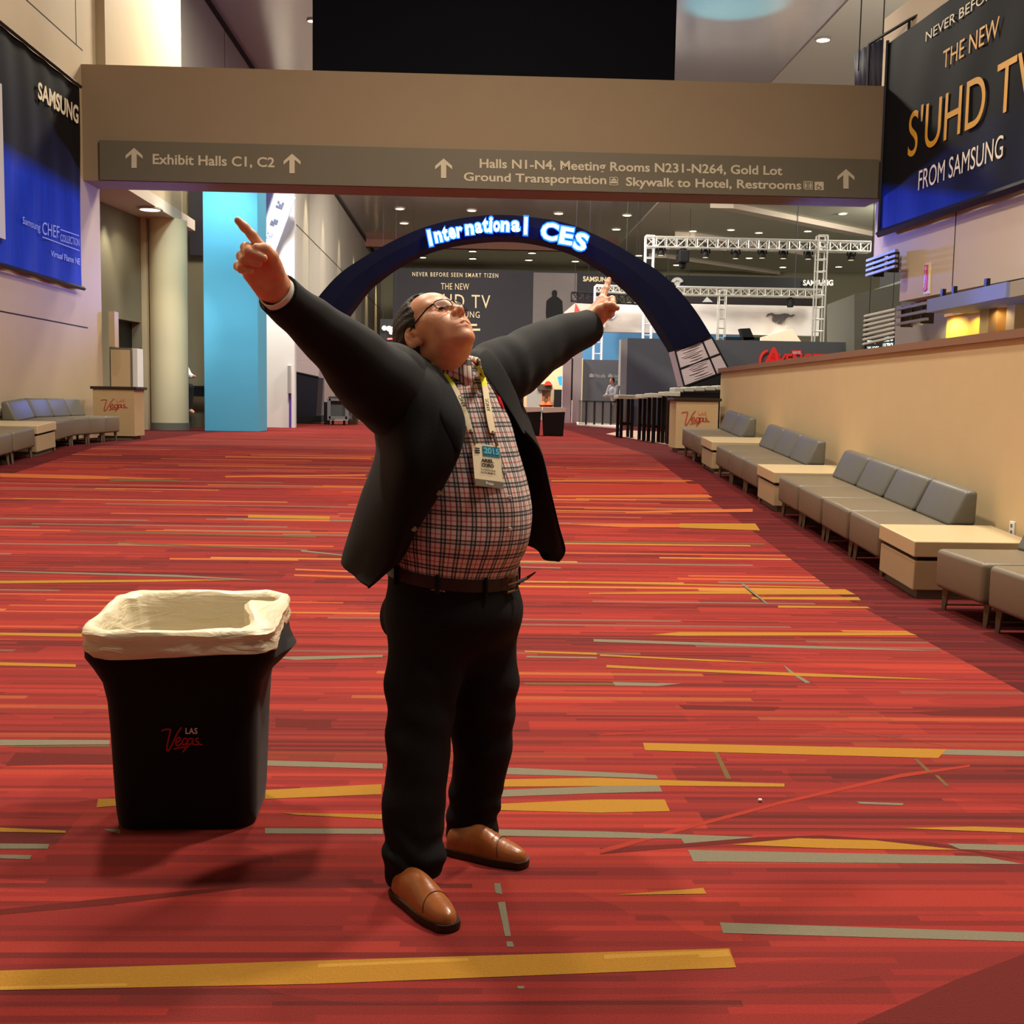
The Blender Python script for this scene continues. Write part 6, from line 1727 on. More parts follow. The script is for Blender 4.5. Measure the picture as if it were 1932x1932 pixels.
# shirt rings: centre px,py,Y, half depth a, half width b, forward tilt
SH = [(851, 690, 3.43, .070, .072, .10), (851, 700, 3.44, .078, .080, .12), (850, 715, 3.45, .098, .115, .15), (848, 742, 3.46, .132, .165, .12), (847, 790, 3.45, .172, .205, .06),
      (849, 850, 3.44, .205, .215, .0), (851, 910, 3.43, .228, .22, -.04), (852, 960, 3.43, .236, .222, -.06), (852, 1010, 3.42, .228, .22, -.08), (852, 1045, 3.42, .205, .212, -.10), (853, 1068, 3.42, .188, .206, -.12), (853, 1090, 3.42, .184, .204, -.12)]
rows = catmull(SH, 5)
NU = 96
sv, suv = [], []
for i, (px, py, Y, a, b_, tl) in enumerate(rows):
    c = V3(P(px, py, Y))
    for j in range(NU + 1):
        th = 2 * math.pi * j / NU
        u, w = a * math.cos(th), b_ * math.sin(th)
        # a fuller front below the chest
        k = math.exp(-((py - 965) / 70.0) ** 2) * .012 * max(0, math.cos(th)) ** 2
        wr = .0022 * math.sin(th * 9 + py * .045) * math.exp(-((py - 880) / 160) ** 2) + .0025 * math.sin(py * .13 + th * 3) * math.exp(-((py - 1055) / 18) ** 2)
        p = c + FB * (u + k + wr * math.cos(th)) + LB * (w + wr * math.sin(th)) + np.array([0, 0, tl * u])
        sv.append(p); suv.append(((th - 2 * math.pi * (th > math.pi)) * .215 if False else th * .215, c[2]))
sf = [(i * (NU + 1) + j, i * (NU + 1) + j + 1, (i + 1) * (NU + 1) + j + 1, (i + 1) * (NU + 1) + j) for i in range(len(rows) - 1) for j in range(NU)]
def plaid(name):
    m = bpy.data.materials.new(name); m.use_nodes = True
    nt = m.node_tree; N = nt.nodes; L = nt.links; b = N['Principled BSDF']
    b.inputs['Roughness'].default_value = .85; b.inputs['Specular IOR Level'].default_value = .15
    uv = N.new('ShaderNodeUVMap'); sp = N.new('ShaderNodeSeparateXYZ'); L.new(uv.outputs[0], sp.inputs[0])
    def M(op, a, c=None):
        n = N.new('ShaderNodeMath'); n.operation = op
        for i, q in enumerate((a, c)):
            if q is None: continue
            if isinstance(q, (int, float)): n.inputs[i].default_value = q
            else: L.new(q, n.inputs[i])
        return n.outputs[0]
    def stripe(co, per, cen, w):
        fr = M('FRACT', M('ADD', M('DIVIDE', co, per), 1.0 - cen + .5))
        return M('LESS_THAN', M('ABSOLUTE', M('SUBTRACT', fr, .5)), w)
    def mix(f, a, c):
        n = N.new('ShaderNodeMix'); n.data_type = 'RGBA'
        L.new(f, n.inputs[0])
        if isinstance(a, tuple): n.inputs[6].default_value = a
        else: L.new(a, n.inputs[6])
        n.inputs[7].default_value = c
        return n.outputs[2]
    per = .039
    base = lin((206, 196, 190))
    X, Z = sp.outputs[0], sp.outputs[1]
    c = base
    blk, red, gry = lin((30, 24, 26)), lin((178, 40, 44)), lin((140, 138, 142))
    c = mix(M('MULTIPLY', stripe(X, per, .25, .17), .55), c, gry); c = mix(M('MULTIPLY', stripe(Z, per, .25, .17), .55), c, gry)
    c = mix(M('MULTIPLY', stripe(X, per, .72, .05), .75), c, red); c = mix(M('MULTIPLY', stripe(Z, per, .72, .045), .65), c, red)
    for q in (.12, .38): c = mix(M('MULTIPLY', stripe(X, per, q, .055), .82), c, blk); c = mix(M('MULTIPLY', stripe(Z, per, q, .055), .78), c, blk)
    L.new(c, b.inputs['Base Color'])
    return m
M_PLAID = plaid('plaid_cotton')
shirt = mesh('shirt', sv, sf, M_PLAID, person, smooth=True, uv=suv)
def world_bvh(o):
    m = o.matrix_basis if o.parent is None else (o.parent.matrix_basis @ o.matrix_parent_inverse @ o.matrix_basis)
    return BVHTree.FromPolygons([m @ v.co for v in o.data.vertices], [tuple(p.vertices) for p in o.data.polygons])
SB = world_bvh(shirt)
def on(bvh, px, py, off=.003, Y=3.25):
    d = ray(px, py).normalized()
    h = bvh.ray_cast(CAM, d)
    if h[0] is None: return P(px, py, Y)
    return h[0] - d * off
# collar: folded over, open at the front
cv, cuv = [], []
cc = V3(P(848, 683, 3.425)); NCL = 40
for i in range(NCL + 1):
    th = math.radians(14 + 332 * i / NCL)
    dfr = min(th, 2 * math.pi - th)
    point = math.exp(-((dfr - .35) / .32) ** 2)
    for k, (r, z) in enumerate(((.078, .010), (.084, .026), (.091, .021), (.098, -.014 - .012 * point), (.106, -.034 - .034 * point))):
        u, w = r * math.cos(th), r * 1.04 * math.sin(th)
        cv.append(Vector(cc + FB * u + LB * w + np.array([0, 0, z - .16 * u]))); cuv.append((th * .085, .3 + k * .012))
cf = [(i * 5 + k, i * 5 + k + 1, (i + 1) * 5 + k + 1, (i + 1) * 5 + k) for i in range(NCL) for k in range(4)]
co = mesh('collar', cv, cf, M_PLAID, shirt, smooth=True, uv=cuv)
m_ = co.modifiers.new('thick', 'SOLIDIFY'); m_.thickness = .004
for q in ((962, 938), (962, 998), (952, 890), (905, 745)):
    p = on(SB, q[0], q[1], .002)
    b = MB(); b.bev(p.x - .005, p.x + .005, p.y - .004, p.y + .001, p.z - .005, p.z + .005, b=.002, seg=2); b.obj('button', M_WHITE, shirt)

# ---- blazer
M_BLAZ = mat('blazer_wool', (13, 13, 16), rough=.8, noise=.15, nscale=30, bump=.07, bscale=260, spec=.15, sheen=.04)
JR = [
 [(826,694,3.30),(806,684,3.28),(782,672,3.31),(772,664,3.40),(790,660,3.51),(838,662,3.56),(884,668,3.55),(896,676,3.52),(899,690,3.47)],
 [(852,735,3.235),(815,722,3.19),(762,698,3.17),(722,688,3.30),(745,676,3.53),(832,680,3.63),(918,676,3.68),(944,690,3.63),(931,736,3.47)],
 [(876,796,3.185),(826,802,3.13),(758,802,3.13),(709,800,3.32),(727,790,3.53),(802,788,3.69),(930,780,3.77),(992,778,3.69),(966,792,3.47)],
 [(868,852,3.145),(822,868,3.10),(757,870,3.11),(712,860,3.34),(732,850,3.55),(810,850,3.71),(942,848,3.79),(1008,848,3.71),(1016,848,3.56)],
 [(830,930,3.14),(790,940,3.10),(735,940,3.14),(686,933,3.36),(716,925,3.59),(812,920,3.75),(952,920,3.83),(1024,928,3.73),(1039,926,3.58)],
 [(787,1000,3.15),(755,1010,3.13),(710,1010,3.20),(664,1003,3.40),(702,990,3.63),(822,985,3.79),(972,985,3.87),(1040,998,3.75),(1056,995,3.61)],
 [(757,1057,3.18),(730,1065,3.18),(690,1065,3.26),(647,1055,3.44),(692,1035,3.67),(832,1025,3.83),(977,1020,3.89),(1042,1044,3.77),(1066,1038,3.63)],
 [(696,1110,3.22),(689,1105,3.24),(670,1086,3.32),(648,1060,3.44),(692,1042,3.68),(832,1032,3.84),(986,1026,3.89),(1026,1054,3.79),(1054,1060,3.68)]]
grid = [catmull([tuple(P(*q)) for q in r], 7) for r in JR]
colsN = len(grid[0])
cols = [catmull([grid[i][j] for i in range(len(grid))], 8) for j in range(colsN)]
rowsN = len(cols[0])
jv = []
for i in range(rowsN):
    for j in range(colsN):
        p = np.array(cols[j][i]); s, t = i / (rowsN - 1), j / (colsN - 1)
        n = math.sin(t * 19 + s * 6) * .0035 + math.sin(t * 43 + s * 9 + 1) * .0018
        jv.append(p + np.array([n, -n, 0]) * (.3 + s))
jf = [(i * colsN + j, i * colsN + j + 1, (i + 1) * colsN + j + 1, (i + 1) * colsN + j) for i in range(rowsN - 1) for j in range(colsN - 1)]
jm = MB(); jm.add(jv, jf)
def sleeve(rings, n=28, folds=1.0, seed=0):
    rs = catmull(rings, 7)
    pts = [V3(P(q[0], q[1], q[2])) for q in rs]
    k0 = len(jm.v)
    nrm = None
    for i, p in enumerate(pts):
        t = pts[min(i + 1, len(pts) - 1)] - pts[max(i - 1, 0)]; t /= np.linalg.norm(t)
        if nrm is None: a = np.array([0, 0, 1.]); nrm = a - t * (a @ t); nrm /= np.linalg.norm(nrm)
        else: nrm = nrm - t * (nrm @ t); nrm /= np.linalg.norm(nrm)
        bn = np.cross(t, nrm)
        s = i / (len(pts) - 1)
        for j in range(n):
            th = 2 * math.pi * j / n
            f = 1 + folds * (.030 * math.sin(s * 26 + 2.2 * math.sin(th + seed)) * min(1, s * 3) + .022 * math.sin(s * 47 + th * 2 + seed) * s)
            jm.v.append(Vector(p + (nrm * math.cos(th) + bn * math.sin(th)) * rs[i][3] * f))
    for i in range(len(pts) - 1):
        for j in range(n): jm.f.append((k0 + i * n + j, k0 + i * n + (j + 1) % n, k0 + (i + 1) * n + (j + 1) % n, k0 + (i + 1) * n + j)); jm.m.append(0)
sleeve([(524, 554, 2.815, .050), (552, 580, 2.865, .053), (585, 607, 2.92, .060), (630, 644, 3.0, .074), (678, 690, 3.10, .094), (722, 730, 3.20, .112), (762, 756, 3.29, .112), (800, 770, 3.36, .10)], seed=0)
sleeve([(1112, 616, 3.985, .056), (1095, 624, 3.95, .062), (1050, 641, 3.87, .076), (1005, 667, 3.78, .087), (962, 694, 3.69, .100), (925, 715, 3.62, .108), (890, 735, 3.55, .10)], seed=2)
jacket = jm.obj('blazer', M_BLAZ, person, smooth=True)
jacket.data.polygons.foreach_set('use_smooth', [True] * len(jacket.data.polygons))
m_ = jacket.modifiers.new('thick', 'SOLIDIFY'); m_.thickness = .007; m_.offset = 0
JB = world_bvh(jacket)
# shoulder pads soften the joint between sleeve and body
def shoulder(pts, rs, name):
    def fn(p): return chain(p, [P(*q) for q in pts], rs, .05)
    lo, hi = box_of([P(*q) for q in pts], .17)
    v, f = surface_nets(fn, lo, hi, .012)
    return mesh(name, relax(v, f, 2), f, M_BLAZ, jacket, smooth=True)
shoulder([(690, 702, 3.13), (738, 716, 3.24), (790, 722, 3.36)], (.085, .092, .075), 'shoulder_pad')
shoulder([(985, 690, 3.74), (930, 706, 3.63), (885, 712, 3.54)], (.075, .085, .07), 'shoulder_pad')
# lapels: folded flaps lying on the front edges
def lapel(rows_, name):
    v = [];
    for a, c in rows_: v += [a, (a + c) / 2 + Vector((0, -.006, 0)), c]
    f = []
    for i in range(len(rows_) - 1):
        for k in range(2): f.append((i * 3 + k, i * 3 + k + 1, i * 3 + k + 4, i * 3 + k + 3))
    o = mesh(name, v, f, M_BLAZ, jacket, smooth=True)
    m_ = o.modifiers.new('thick', 'SOLIDIFY'); m_.thickness = .005
    sd = o.modifiers.new('round', 'SUBSURF'); sd.levels = 1; sd.render_levels = 2
lapel([(P(812, 684, 3.27), P(776, 660, 3.29)), (P(834, 706, 3.235), P(790, 690, 3.215)), (P(856, 742, 3.20), P(812, 738, 3.182)), (P(872, 780, 3.165), P(830, 785, 3.130)), (P(878, 815, 3.145), P(848, 830, 3.122)), (P(872, 850, 3.138), P(864, 856, 3.125))], 'lapel')
lapel([(P(897, 676, 3.46), P(915, 654, 3.52)), (P(907, 702, 3.42), P(940, 676, 3.50)), (P(931, 734, 3.42), P(962, 716, 3.50)), (P(953, 765, 3.43), P(980, 756, 3.53)), (P(972, 794, 3.45), P(988, 796, 3.54)), (P(984, 818, 3.47), P(992, 822, 3.53))], 'lapel')
M_BRASS = mat('button_brass', (170, 138, 96), rough=.3, metal=.8)
for q in ((829, 930), (783, 998)):
    p = on(JB, q[0] - 2, q[1], .004)
    b = MB(); b.tube([p + Vector((0, .002, 0)), p + Vector((0, -.006, .001))], [.009, .0075], 16); b.obj('blazer_button', M_BRASS, jacket, smooth=True)
# shirt cuffs
def cuff(a, c, r, name):
    b = MB(); b.tube([P(*a), P(*c)], r, 24, cap=False); o = b.obj(name, mat('cuff_white', (226, 220, 205), rough=.8), shirt, smooth=True)
    m_ = o.modifiers.new('thick', 'SOLIDIFY'); m_.thickness = .004
cuff((519, 548, 2.80), (540, 568, 2.84), (.044, .044), 'cuff')
cuff((1116, 613, 3.995), (1104, 619, 3.965), (.046, .046), 'cuff')

# ---- jeans
M_JEAN = mat('jeans_dark', (16, 15, 18), rough=.85, noise=.25, nscale=26, bump=.1, bscale=260, spec=.15)
JL = [P(*q) for q in ((818, 1150, 3.37), (797, 1290, 3.325), (790, 1400, 3.28), (781, 1520, 3.235), (781, 1620, 3.205), (776, 1700, 3.20))]
JLr = (.128, .108, .092, .088, .086, .066)
JF = [P(*q) for q in ((893, 1150, 3.475), (905, 1290, 3.49), (911, 1400, 3.50), (897, 1500, 3.515), (890, 1560, 3.52), (894, 1618, 3.53))]
JFr = (.132, .118, .092, .080, .079, .076)
pel = [P(855, 1078, 3.42), P(857, 1150, 3.42)]
RFB = np.stack([FB, LB, np.array([0, 0, 1.])])
def jeans_sdf(p):
    d = d_ell(p, pel[0], (.190, .206, .10), RFB)
    d = smin(d, d_ell(p, pel[1], (.205, .21, .15), RFB), .05)
    l1 = chain(p, JL, JLr, .02); l2 = chain(p, JF, JFr, .02)
    d = smin(d, l1, .05); d = smin(d, l2, .05)
    d = smin(d, d_ell(p, P(742, 1165, 3.46), (.04, .05, .06)), .04)
    # creases that gather towards the hems
    z = p[:, 2]
    u = p[:, 0] + .4 * p[:, 1]
    w = .0050 * np.exp(-((z - .11) / .08) ** 2) * np.sin(z * 78 + 3.4 * np.sin(u * 17) + 1.2 * np.sin(u * 41)) + .0040 * np.sin(z * 34 + 22 * p[:, 0] - 9 * p[:, 1] + 1.5 * np.sin(z * 13)) * np.exp(-((z - .42) / .2) ** 2)
    d = d + w
    d = np.maximum(d, z - (P(855, 1072, 3.42).z + ((p[:, 0] - pel[0].x) * FB[0] + (p[:, 1] - pel[0].y) * FB[1]) * -.12))
    near = p[:, 1] < 3.37 + .25 * (p[:, 0] + .05)
    d = np.maximum(d, -(z - np.where(near, .030 + .28 * np.clip(p[:, 0] + .185, -.05, .08), .010 + .32 * np.clip(p[:, 0] + .04, -.03, .10))))
    return d
lo, hi = box_of(JL + JF + pel, .24)
v, f = surface_nets(jeans_sdf, lo, hi, .0062)
jeans = mesh('jeans', relax(v, f, 2, .4), f, M_JEAN, person, smooth=True)
# belt
M_BELT = mat('belt_brown', (40, 23, 17), rough=.45)
bv = []
brow = [(853, 1064, 3.42, .192, .210), (853, 1064, 3.42, .197, .215), (853, 1086, 3.42, .197, .215), (853, 1086, 3.42, .190, .208)]
NB = 72
for (px, py, Y, a, b_) in brow:
    c = V3(P(px, py, Y))
    for j in range(NB):
        th = 2 * math.pi * j / NB; u, w = a * math.cos(th), b_ * math.sin(th)
        bv.append(c + FB * u + LB * w + np.array([0, 0, -.12 * u]))
bf = [(i * NB + j, i * NB + (j + 1) % NB, ((i + 1) % 4) * NB + (j + 1) % NB, ((i + 1) % 4) * NB + j) for i in range(4) for j in range(NB)]
belt = mesh('belt', bv, bf, M_BELT, person, smooth=False)
c = V3(P(853, 1075, 3.42)); bp_ = Vector(c + FB * .206 + np.array([0, 0, -.12 * .2]))
b = MB(); w_ = Vector(LB)
q = [bp_ + w_ * a + Vector((0, 0, e)) for a, e in ((-.03, -.022), (.03, -.022), (.03, .022), (-.03, .022))]
b.tube(q, .004, 6, closed=True); b.tube([bp_ + w_ * -.03, bp_ + w_ * .03], .003, 6); b.obj('buckle', mat('buckle_bronze', (120, 92, 62), rough=.3, metal=.8), belt)
b = MB(); e0 = bp_ + w_ * .03
b.tube([e0, e0 + Vector((.03, .01, .012)), e0 + Vector((.055, .01, .03))], [.006, .005, .002], 4); b.obj('belt_tip', M_BELT, belt)
for th in (-1.9, -1.2, -.5, .7):
    c = V3(P(853, 1075, 3.42)); u, w = .2 * math.cos(th), .218 * math.sin(th)
    p = Vector(c + FB * u + LB * w + np.array([0, 0, -.12 * u]))
    b = MB(); b.bev(p.x - .006, p.x + .006, p.y - .006, p.y + .006, p.z - .032, p.z + .026, b=.003, seg=1); b.obj('belt_loop', M_JEAN, jeans)

# ---- shoes
M_SHOE = mat('shoe_tan', (150, 86, 42), rough=.3, noise=.3, nscale=16, bump=.12, bscale=40, spec=.5)
M_SOLE = mat('shoe_sole', (40, 26, 16), rough=.5)
def shoe(heel, toe, creases):
    heel, toe = Vector(heel), Vector(toe); heel.z = toe.z = 0
    f = (toe - heel).normalized(); l = Vector((-f.y, f.x, 0)); L_ = (toe - heel).length
    st = [(0, .018, .036), (.03, .028, .056), (.12, .034, .070), (.26, .038, .084), (.40, .041, .084), (.52, .0445, .074), (.64, .0455, .060), (.76, .0425, .049), (.86, .036, .041), (.93, .0275, .034), (.98, .015, .024), (1.0, .001, .004)]
    ST = catmull(st, 4)
    sw = lambda t: float(np.interp(t, [q[0] for q in ST], [q[1] for q in ST]))
    shh = lambda t: float(np.interp(t, [q[0] for q in ST], [q[2] for q in ST]))
    bend = lambda t: .004 * math.sin(t * 3)
    mb = MB(); n = 20
    for i, (t, w, h) in enumerate(ST):
        for j in range(n):
            a = math.pi * j / (n - 1)
            cr = 1 + (creases * .035 * math.sin(t * 120 + 2 * math.sin(a * 2)) * math.exp(-((t - .62) / .12) ** 2))
            y = math.cos(a) * w; z = .020 + (math.sin(a) ** .75) * h * cr
            mb.v.append(heel + f * (t * L_) + l * (y + bend(t)) + Vector((0, 0, z)))
    for i in range(len(ST) - 1):
        for j in range(n - 1): mb.f.append((i * n + j, (i + 1) * n + j, (i + 1) * n + j + 1, i * n + j + 1))
    mb.f.append(tuple(range(n - 1, -1, -1)))
    mb.m = [0] * len(mb.f)
    o = mb.obj('shoe', M_SHOE, person, smooth=True)
    sm_ = MB()
    tt_ = [q[0] for q in ST if q[0] <= .90]
    R_ = sw(.90) + .006
    ol = [heel + f * (t * L_) + l * (sw(t) + .006 + bend(t)) for t in tt_]
    for k in range(1, 12):
        a = math.pi * (.5 - k / 12)
        ol.append(heel + f * (.90 * L_ + max(0, math.cos(a)) ** .8 * (.10 * L_ + .006)) + l * (math.sin(a) * R_ + bend(.95)))
    ol += [heel + f * (t * L_) + l * (-(sw(t) + .006) + bend(t)) for t in tt_[::-1]]
    sm_.prism([q + Vector((0, 0, .004)) for q in ol], (0, 0, .019))
    hl = [q for q in ol if (q - heel).dot(f) < L_ * .27]
    sm_.prism([q + Vector((0, 0, .001)) for q in hl], (0, 0, .004))
    sm_.obj('sole', M_SOLE, o)
    b = MB(); arc = []
    for j in range(19):
        a = math.pi * (.04 + .92 * j / 18); t = .72 - .05 * math.sin(a)
        arc.append(heel + f * (t * L_) + l * (math.cos(a) * (sw(t) + .0006) + bend(t)) + Vector((0, 0, .020 + math.sin(a) ** .75 * (shh(t) + .0008))))
    b.tube(arc, .0011, 5); b.obj('cap_seam', M_SOLE, o)
g0, g1 = G(757, 1691), G(852, 1759)
d_ = (g1 - g0).normalized(); shoe(g1 - d_ * .285, g1, .3)
g0, g1 = G(850, 1607), G(992, 1637)
d_ = (g1 - g0).normalized(); shoe(g1 - d_ * .268, g1, 1.0)

# ---- lanyard, badge, pen
M_LANY = mat('lanyard_yellow', (226, 226, 40), rough=.55)
M_LANW = mat('lanyard_cream', (226, 214, 178), rough=.55)
def strap(pts, w, name):
    pl_ = catmull(pts, 5)
    v, mi = [], []
    for i, (px, py, Yo, wid) in enumerate(pl_):
        a, c = pl_[max(i - 1, 0)], pl_[min(i + 1, len(pl_) - 1)]
        tx, ty = c[0] - a[0], c[1] - a[1]; l_ = math.hypot(tx, ty)
        nx, ny = -ty / l_, tx / l_
        for s in (-1, 0, 1): v.append(on(SB, px + nx * wid * s / 2, py + ny * wid * s / 2, .010 + Yo, 3.3))
    f = []
    for i in range(len(pl_) - 1):
        for k in range(2): f.append((i * 3 + k, i * 3 + k + 1, i * 3 + k + 4, i * 3 + k + 3)); mi.append(0 if pl_[i][1] < 728 else 1)
    return v, f, mi
lm = MB()
for pts in ([(812, 688, .02, 9), (828, 699, .02, 12), (845, 718, .012, 13), (859, 740, .006, 13), (872, 768, .004, 12), (882, 796, .003, 11), (888, 814, .003, 9)],
            [(902, 690, .012, 6), (908, 704, .01, 9), (914, 728, .006, 10), (919, 760, .004, 11), (925, 795, .003, 12), (929, 816, .003, 10)]):
    v, f, mi = strap(pts, 0, 'x'); n0 = len(lm.v); lm.v += v; lm.f += [tuple(n0 + i for i in q) for q in f]; lm.m += mi
lany = lm.obj('lanyard', [M_LANY, M_LANW], person)
m_ = lany.modifiers.new('thick', 'SOLIDIFY'); m_.thickness = .0015; m_.offset = 1
lg = MB()
for (x0_, y0_, x1_, y1_) in ((864, 741, 877, 768), (918, 752, 922, 776)):
    def pl(s, t, A=(x0_, y0_), B=(x1_, y1_)):
        tx, ty = B[0] - A[0], B[1] - A[1]; l_ = math.hypot(tx, ty)
        nx, ny = ty / l_, -tx / l_
        return on(SB, A[0] + tx * s + nx * (t - .5) * 6, A[1] + ty * s + ny * (t - .5) * 6, .017, 3.3)
    text_on(lg, 'SONY', pl, bold=.02)
lg.obj('lettering', M_BLACK, lany)
# badge hangs as a flat card just in front of the belly
bc_ = [on(SB, 889, 836, .012), on(SB, 942, 842, .012), on(SB, 949, 923, .014), on(SB, 896, 916, .014)]
# make it plane and clear of the shirt
ctr = sum(bc_, Vector()) / 4
nb_ = ((bc_[1] - bc_[0]).cross(bc_[3] - bc_[0])).normalized()
if nb_.y > 0: nb_ = -nb_
worst = max((on(SB, px_, py_, .0) - ctr).dot(nb_) for px_ in (892, 905, 920, 935, 945) for py_ in (840, 860, 880, 900, 915))
ctr = ctr + nb_ * (worst + .004)
def BD(px, py, off=0.0):
    d = ray(px, py); k = (ctr - CAM).dot(nb_) / d.dot(nb_)
    return CAM + d * k + nb_ * off
def bq(s, t):   # s right, t down in badge space
    a = Vector((889, 836)) * (1 - s) + Vector((942, 842)) * s; c = Vector((896, 916)) * (1 - s) + Vector((949, 923)) * s
    q = a * (1 - t) + c * t; return (q.x, q.y)
def bpoly(mb, s0, t0, s1, t1, off, mi=0):
    mb.add([BD(*bq(a, c), off) for a, c in ((s0, t0), (s1, t0), (s1, t1), (s0, t1))], [(0, 1, 2, 3)], mi)
b = MB(); fr_ = [BD(*bq(a, c), 0) for a, c in ((0, 0), (1, 0), (1, 1), (0, 1))]; b.prism(fr_, nb_ * .002)
badge = b.obj('name_badge', mat('badge_card', (232, 222, 190), rough=.35), person)
b = MB(); bpoly(b, .36, .04, .98, .28, .003); b.obj('blue_panel', mat('badge_teal', (32, 120, 150), rough=.4, noise=.4, nscale=60), badge)
b = MB(); bpoly(b, 0, .84, 1, 1, .003); b.obj('grey_strip', mat('badge_grey', (112, 106, 94), rough=.4), badge)
b = MB()
def btext(mb, tx, s0, t0, s1, t1, off=.0036, bold=.02):
    text_on(mb, tx, lambda s, t: BD(*bq(s0 + (s1 - s0) * s, t1 + (t0 - t1) * t), off), bold=bold)
btext(b, 'ARIEL', .28, .34, .72, .425, bold=.05); btext(b, 'CORO', .28, .45, .72, .535, bold=.05)
btext(b, 'TU TECNOLOGIA', .24, .585, .76, .63); btext(b, 'SOUTH MIAMI, FL', .24, .65, .76, .70)
for a in (.10, .15, .20): bpoly(b, .08, a, .26, a + .03, .0035)
b.obj('lettering', M_BLACK, badge)
b = MB(); btext(b, '2015', .40, .07, .94, .22, .0042, bold=.05); b.obj('lettering', mat('badge_sky', (96, 190, 214), rough=.4), badge)
b = MB(); btext(b, 'Press', .38, .88, .64, .95, .0042); b.obj('lettering', M_WHITE, badge)
for (a, c) in (((888, 812), (895, 838)), ((929, 815), (936, 842))):
    b = MB(); b.tube([on(SB, *a, .012), BD(*c, .004)], [.004, .004], 6); b.tube([on(SB, a[0], a[1], .012), on(SB, a[0] + 1, a[1] + 5, .016)], .006, 8); b.obj('clip', mat('clip_metal', (150, 120, 96), rough=.3, metal=.8), badge)
pn = thing('pen', 'red pen clipped in the shirt pocket beside the blazer', 'pen', tuple(on(SB, 942, 760, .0)))
b = MB(); b.tube([on(SB, 937, 743, .006), on(SB, 944, 760, .006), on(SB, 949, 772, .003)], [.0055, .0065, .005], 10); b.obj('barrel', mat('pen_red', (206, 30, 44), rough=.3), pn, smooth=True)
b = MB(); b.tube([on(SB, 938, 745, .014), on(SB, 944, 762, .012)], .0018, 6); b.obj('clip', mat('pen_red', (206, 30, 44)), pn)

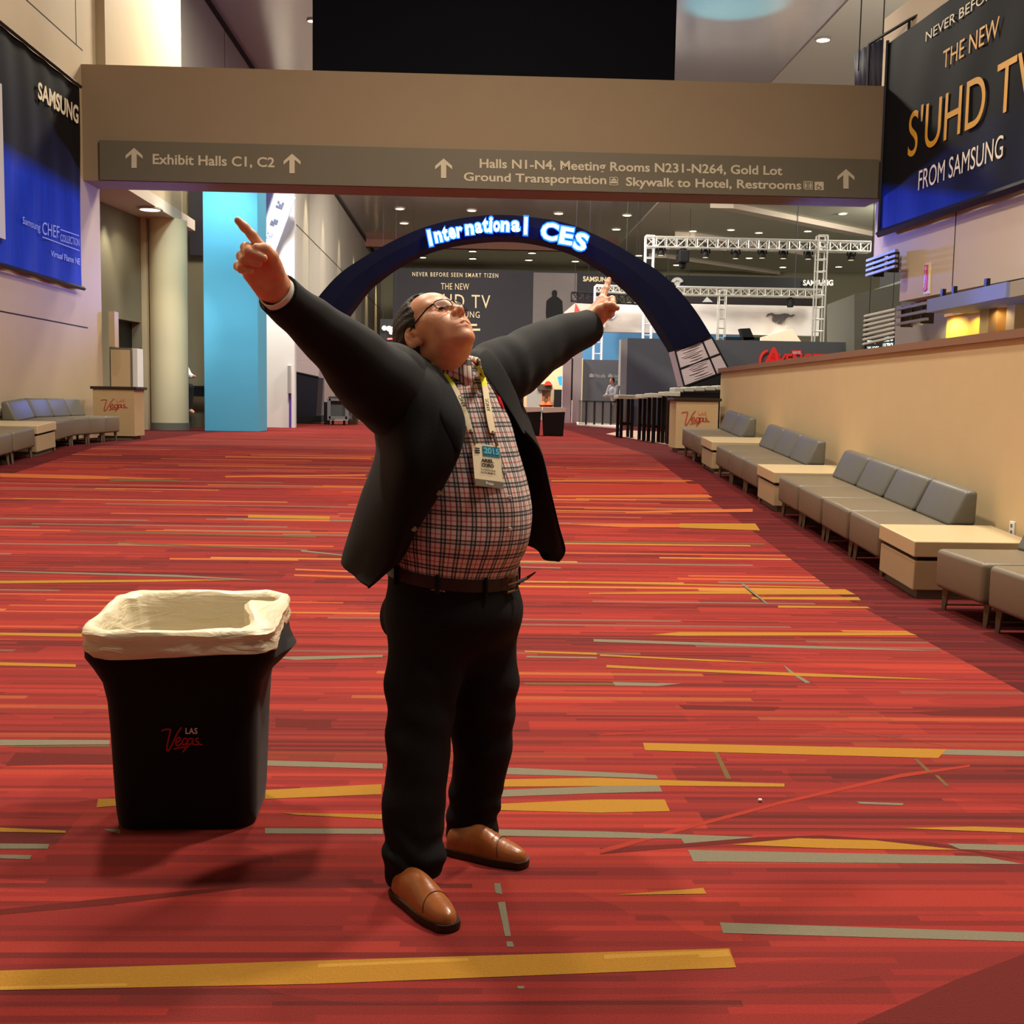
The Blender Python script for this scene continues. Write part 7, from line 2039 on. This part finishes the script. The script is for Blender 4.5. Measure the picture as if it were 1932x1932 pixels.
# ================================================================== SMALL FIGURES FAR AWAY
def figure(name_label, base, h, face, pose, skin_m, cloth):
    """a small person: one body with shirt, trousers, hair as children"""
    base = Vector(base); f = Vector((math.sin(face), -math.cos(face), 0)); l = Vector((-f.y, f.x, 0))
    W = lambda x, y, z: base + f * (x * h) + l * (y * h) + Vector((0, 0, z * h))
    if pose == 'stand':
        hip, kn, an, toe = (0, .05, .50), (.01, .055, .28), (0, .055, .04), (.10, .06, .02)
        sh, el, wr, ch, nk, hd = (.06, .11, .80), (.12, .13, .64), (.22, .07, .62), (.05, 0, .72), (.08, 0, .86), (.12, 0, .93)
    else:
        hip, kn, an, toe = (0, .05, .38), (.22, .06, .38), (.2, .06, .06), (.28, .06, .03)
        sh, el, wr, ch, nk, hd = (.02, .11, .70), (.10, .14, .56), (.24, .08, .54), (.01, 0, .62), (.03, 0, .76), (.05, 0, .84)
    def both(p, q): return (p[0], q * p[1], p[2])
    def limb(p, pts, rs):
        d = None
        for s in (-1, 1):
            e = chain(p, [W(*both(q, s)) for q in pts], [r * h for r in rs], .01); d = e if d is None else np.minimum(d, e)
        return d
    def body(p):
        d = d_ell(p, W(*hd), (.048 * h, .045 * h, .065 * h))
        d = smin(d, d_cone(p, W(*nk), W(*hd), .03 * h, .03 * h), .02)
        d = smin(d, d_cone(p, W(*ch), W(0, 0, hip[2]), .085 * h, .08 * h), .05)
        d = smin(d, limb(p, [sh, el, wr, (wr[0] + .06, wr[1], wr[2])], (.04, .03, .022, .02)), .03)
        return smin(d, limb(p, [hip, kn, an, toe], (.065, .045, .032, .025)), .03)
    pts = [W(*both(q, s)) for q in (sh, el, wr, hip, kn, an, toe, hd) for s in (-1, 1)]
    lo, hi = box_of(pts, .1 * h); hi[2] += .05
    v, f_ = surface_nets(body, lo, hi, .022)
    me_ = mesh('person', v, f_, skin_m, smooth=True, origin=base); tag(me_, name_label, 'person')
    def sub(name, fn, m):
        v, f_ = surface_nets(fn, lo, hi, .024)
        if len(v): mesh(name, v, f_, m, me_, smooth=True)
    sub('jacket', lambda p: smin(d_cone(p, W(*ch), W(0, 0, hip[2]), .098 * h, .092 * h), limb(p, [sh, el, wr], (.052, .042, .034)), .04), cloth[0])
    sub('trousers', lambda p: smin(limb(p, [hip, kn, an], (.075, .056, .046)), d_ell(p, W(0, 0, hip[2]), (.09 * h, .1 * h, .07 * h)), .04), cloth[1])
    sub('hair', lambda p: np.maximum(d_ell(p, W(hd[0] - .006, 0, hd[2] + .012), (.055 * h, .052 * h, .066 * h)), ((p - V3(W(hd[0] + .012, 0, hd[2]))) @ V3(f)) - .35 * (p[:, 2] - W(*hd).z)), M_HAIR)
    return me_
q = G(1160, 806); figure('person in pale grey jacket and black trousers leaning over the clear barrier', (P(1160, 806, 41.2).x, 41.2, ZTOP), 1.72, -.9, 'stand', M_SKIN, (mat('jacket_pale', (176, 178, 180), rough=.7), mat('trousers_black', (22, 22, 24), rough=.8)))
xb_ = P(345, 790, 29.0).x
figure('seated person in white shirt almost hidden behind the round cream column', (xb_, 28.45, ZTOP + .36), 1.7, .9, 'sit', M_SKIN, (mat('shirt_white', (222, 220, 214), rough=.7), mat('trousers_black', (22, 22, 24))))
ht = thing('high_table', 'black high table with a stool between the round column and blue pillar', 'table', (P(374, 800, 29.2).x, 29.2, ZTOP))
xt = P(374, 800, 29.2).x
b = MB(); b.box(xt - .28, xt + .5, 28.85, 29.4, P(370, 728, 29.2).z - .05, P(370, 728, 29.2).z); b.obj('table_top', M_BLACK, ht)
for x in (xt - .22, xt + .3):
    b = MB(); b.box(x - .03, x + .03, 29.0, 29.06, ZTOP, P(370, 728, 29.2).z - .04); b.obj('leg', M_BLACK, ht)
b = MB(); b.box(xt - .26, xt + .48, 28.87, 28.91, P(370, 748, 29.2).z, P(370, 730, 29.2).z); b.obj('apron', M_BLACK, ht)
st_ = thing('bar_stool', 'dark bar stool in front of the black high table', 'stool', (xb_, 28.35, ZTOP))
b = MB(); b.bev(xb_ - .2, xb_ + .2, 28.2, 28.6, ZTOP + .86, ZTOP + .93, b=.03, seg=2); b.obj('seat', M_BLACK, st_)
for sx in (-.16, .16):
    for sy in (-.16, .16):
        b = MB(); b.tube([(xb_ + sx, 28.4 + sy, ZTOP), (xb_ + sx * .7, 28.4 + sy * .7, ZTOP + .86)], .02, 6); b.obj('leg', M_PIPE, st_)
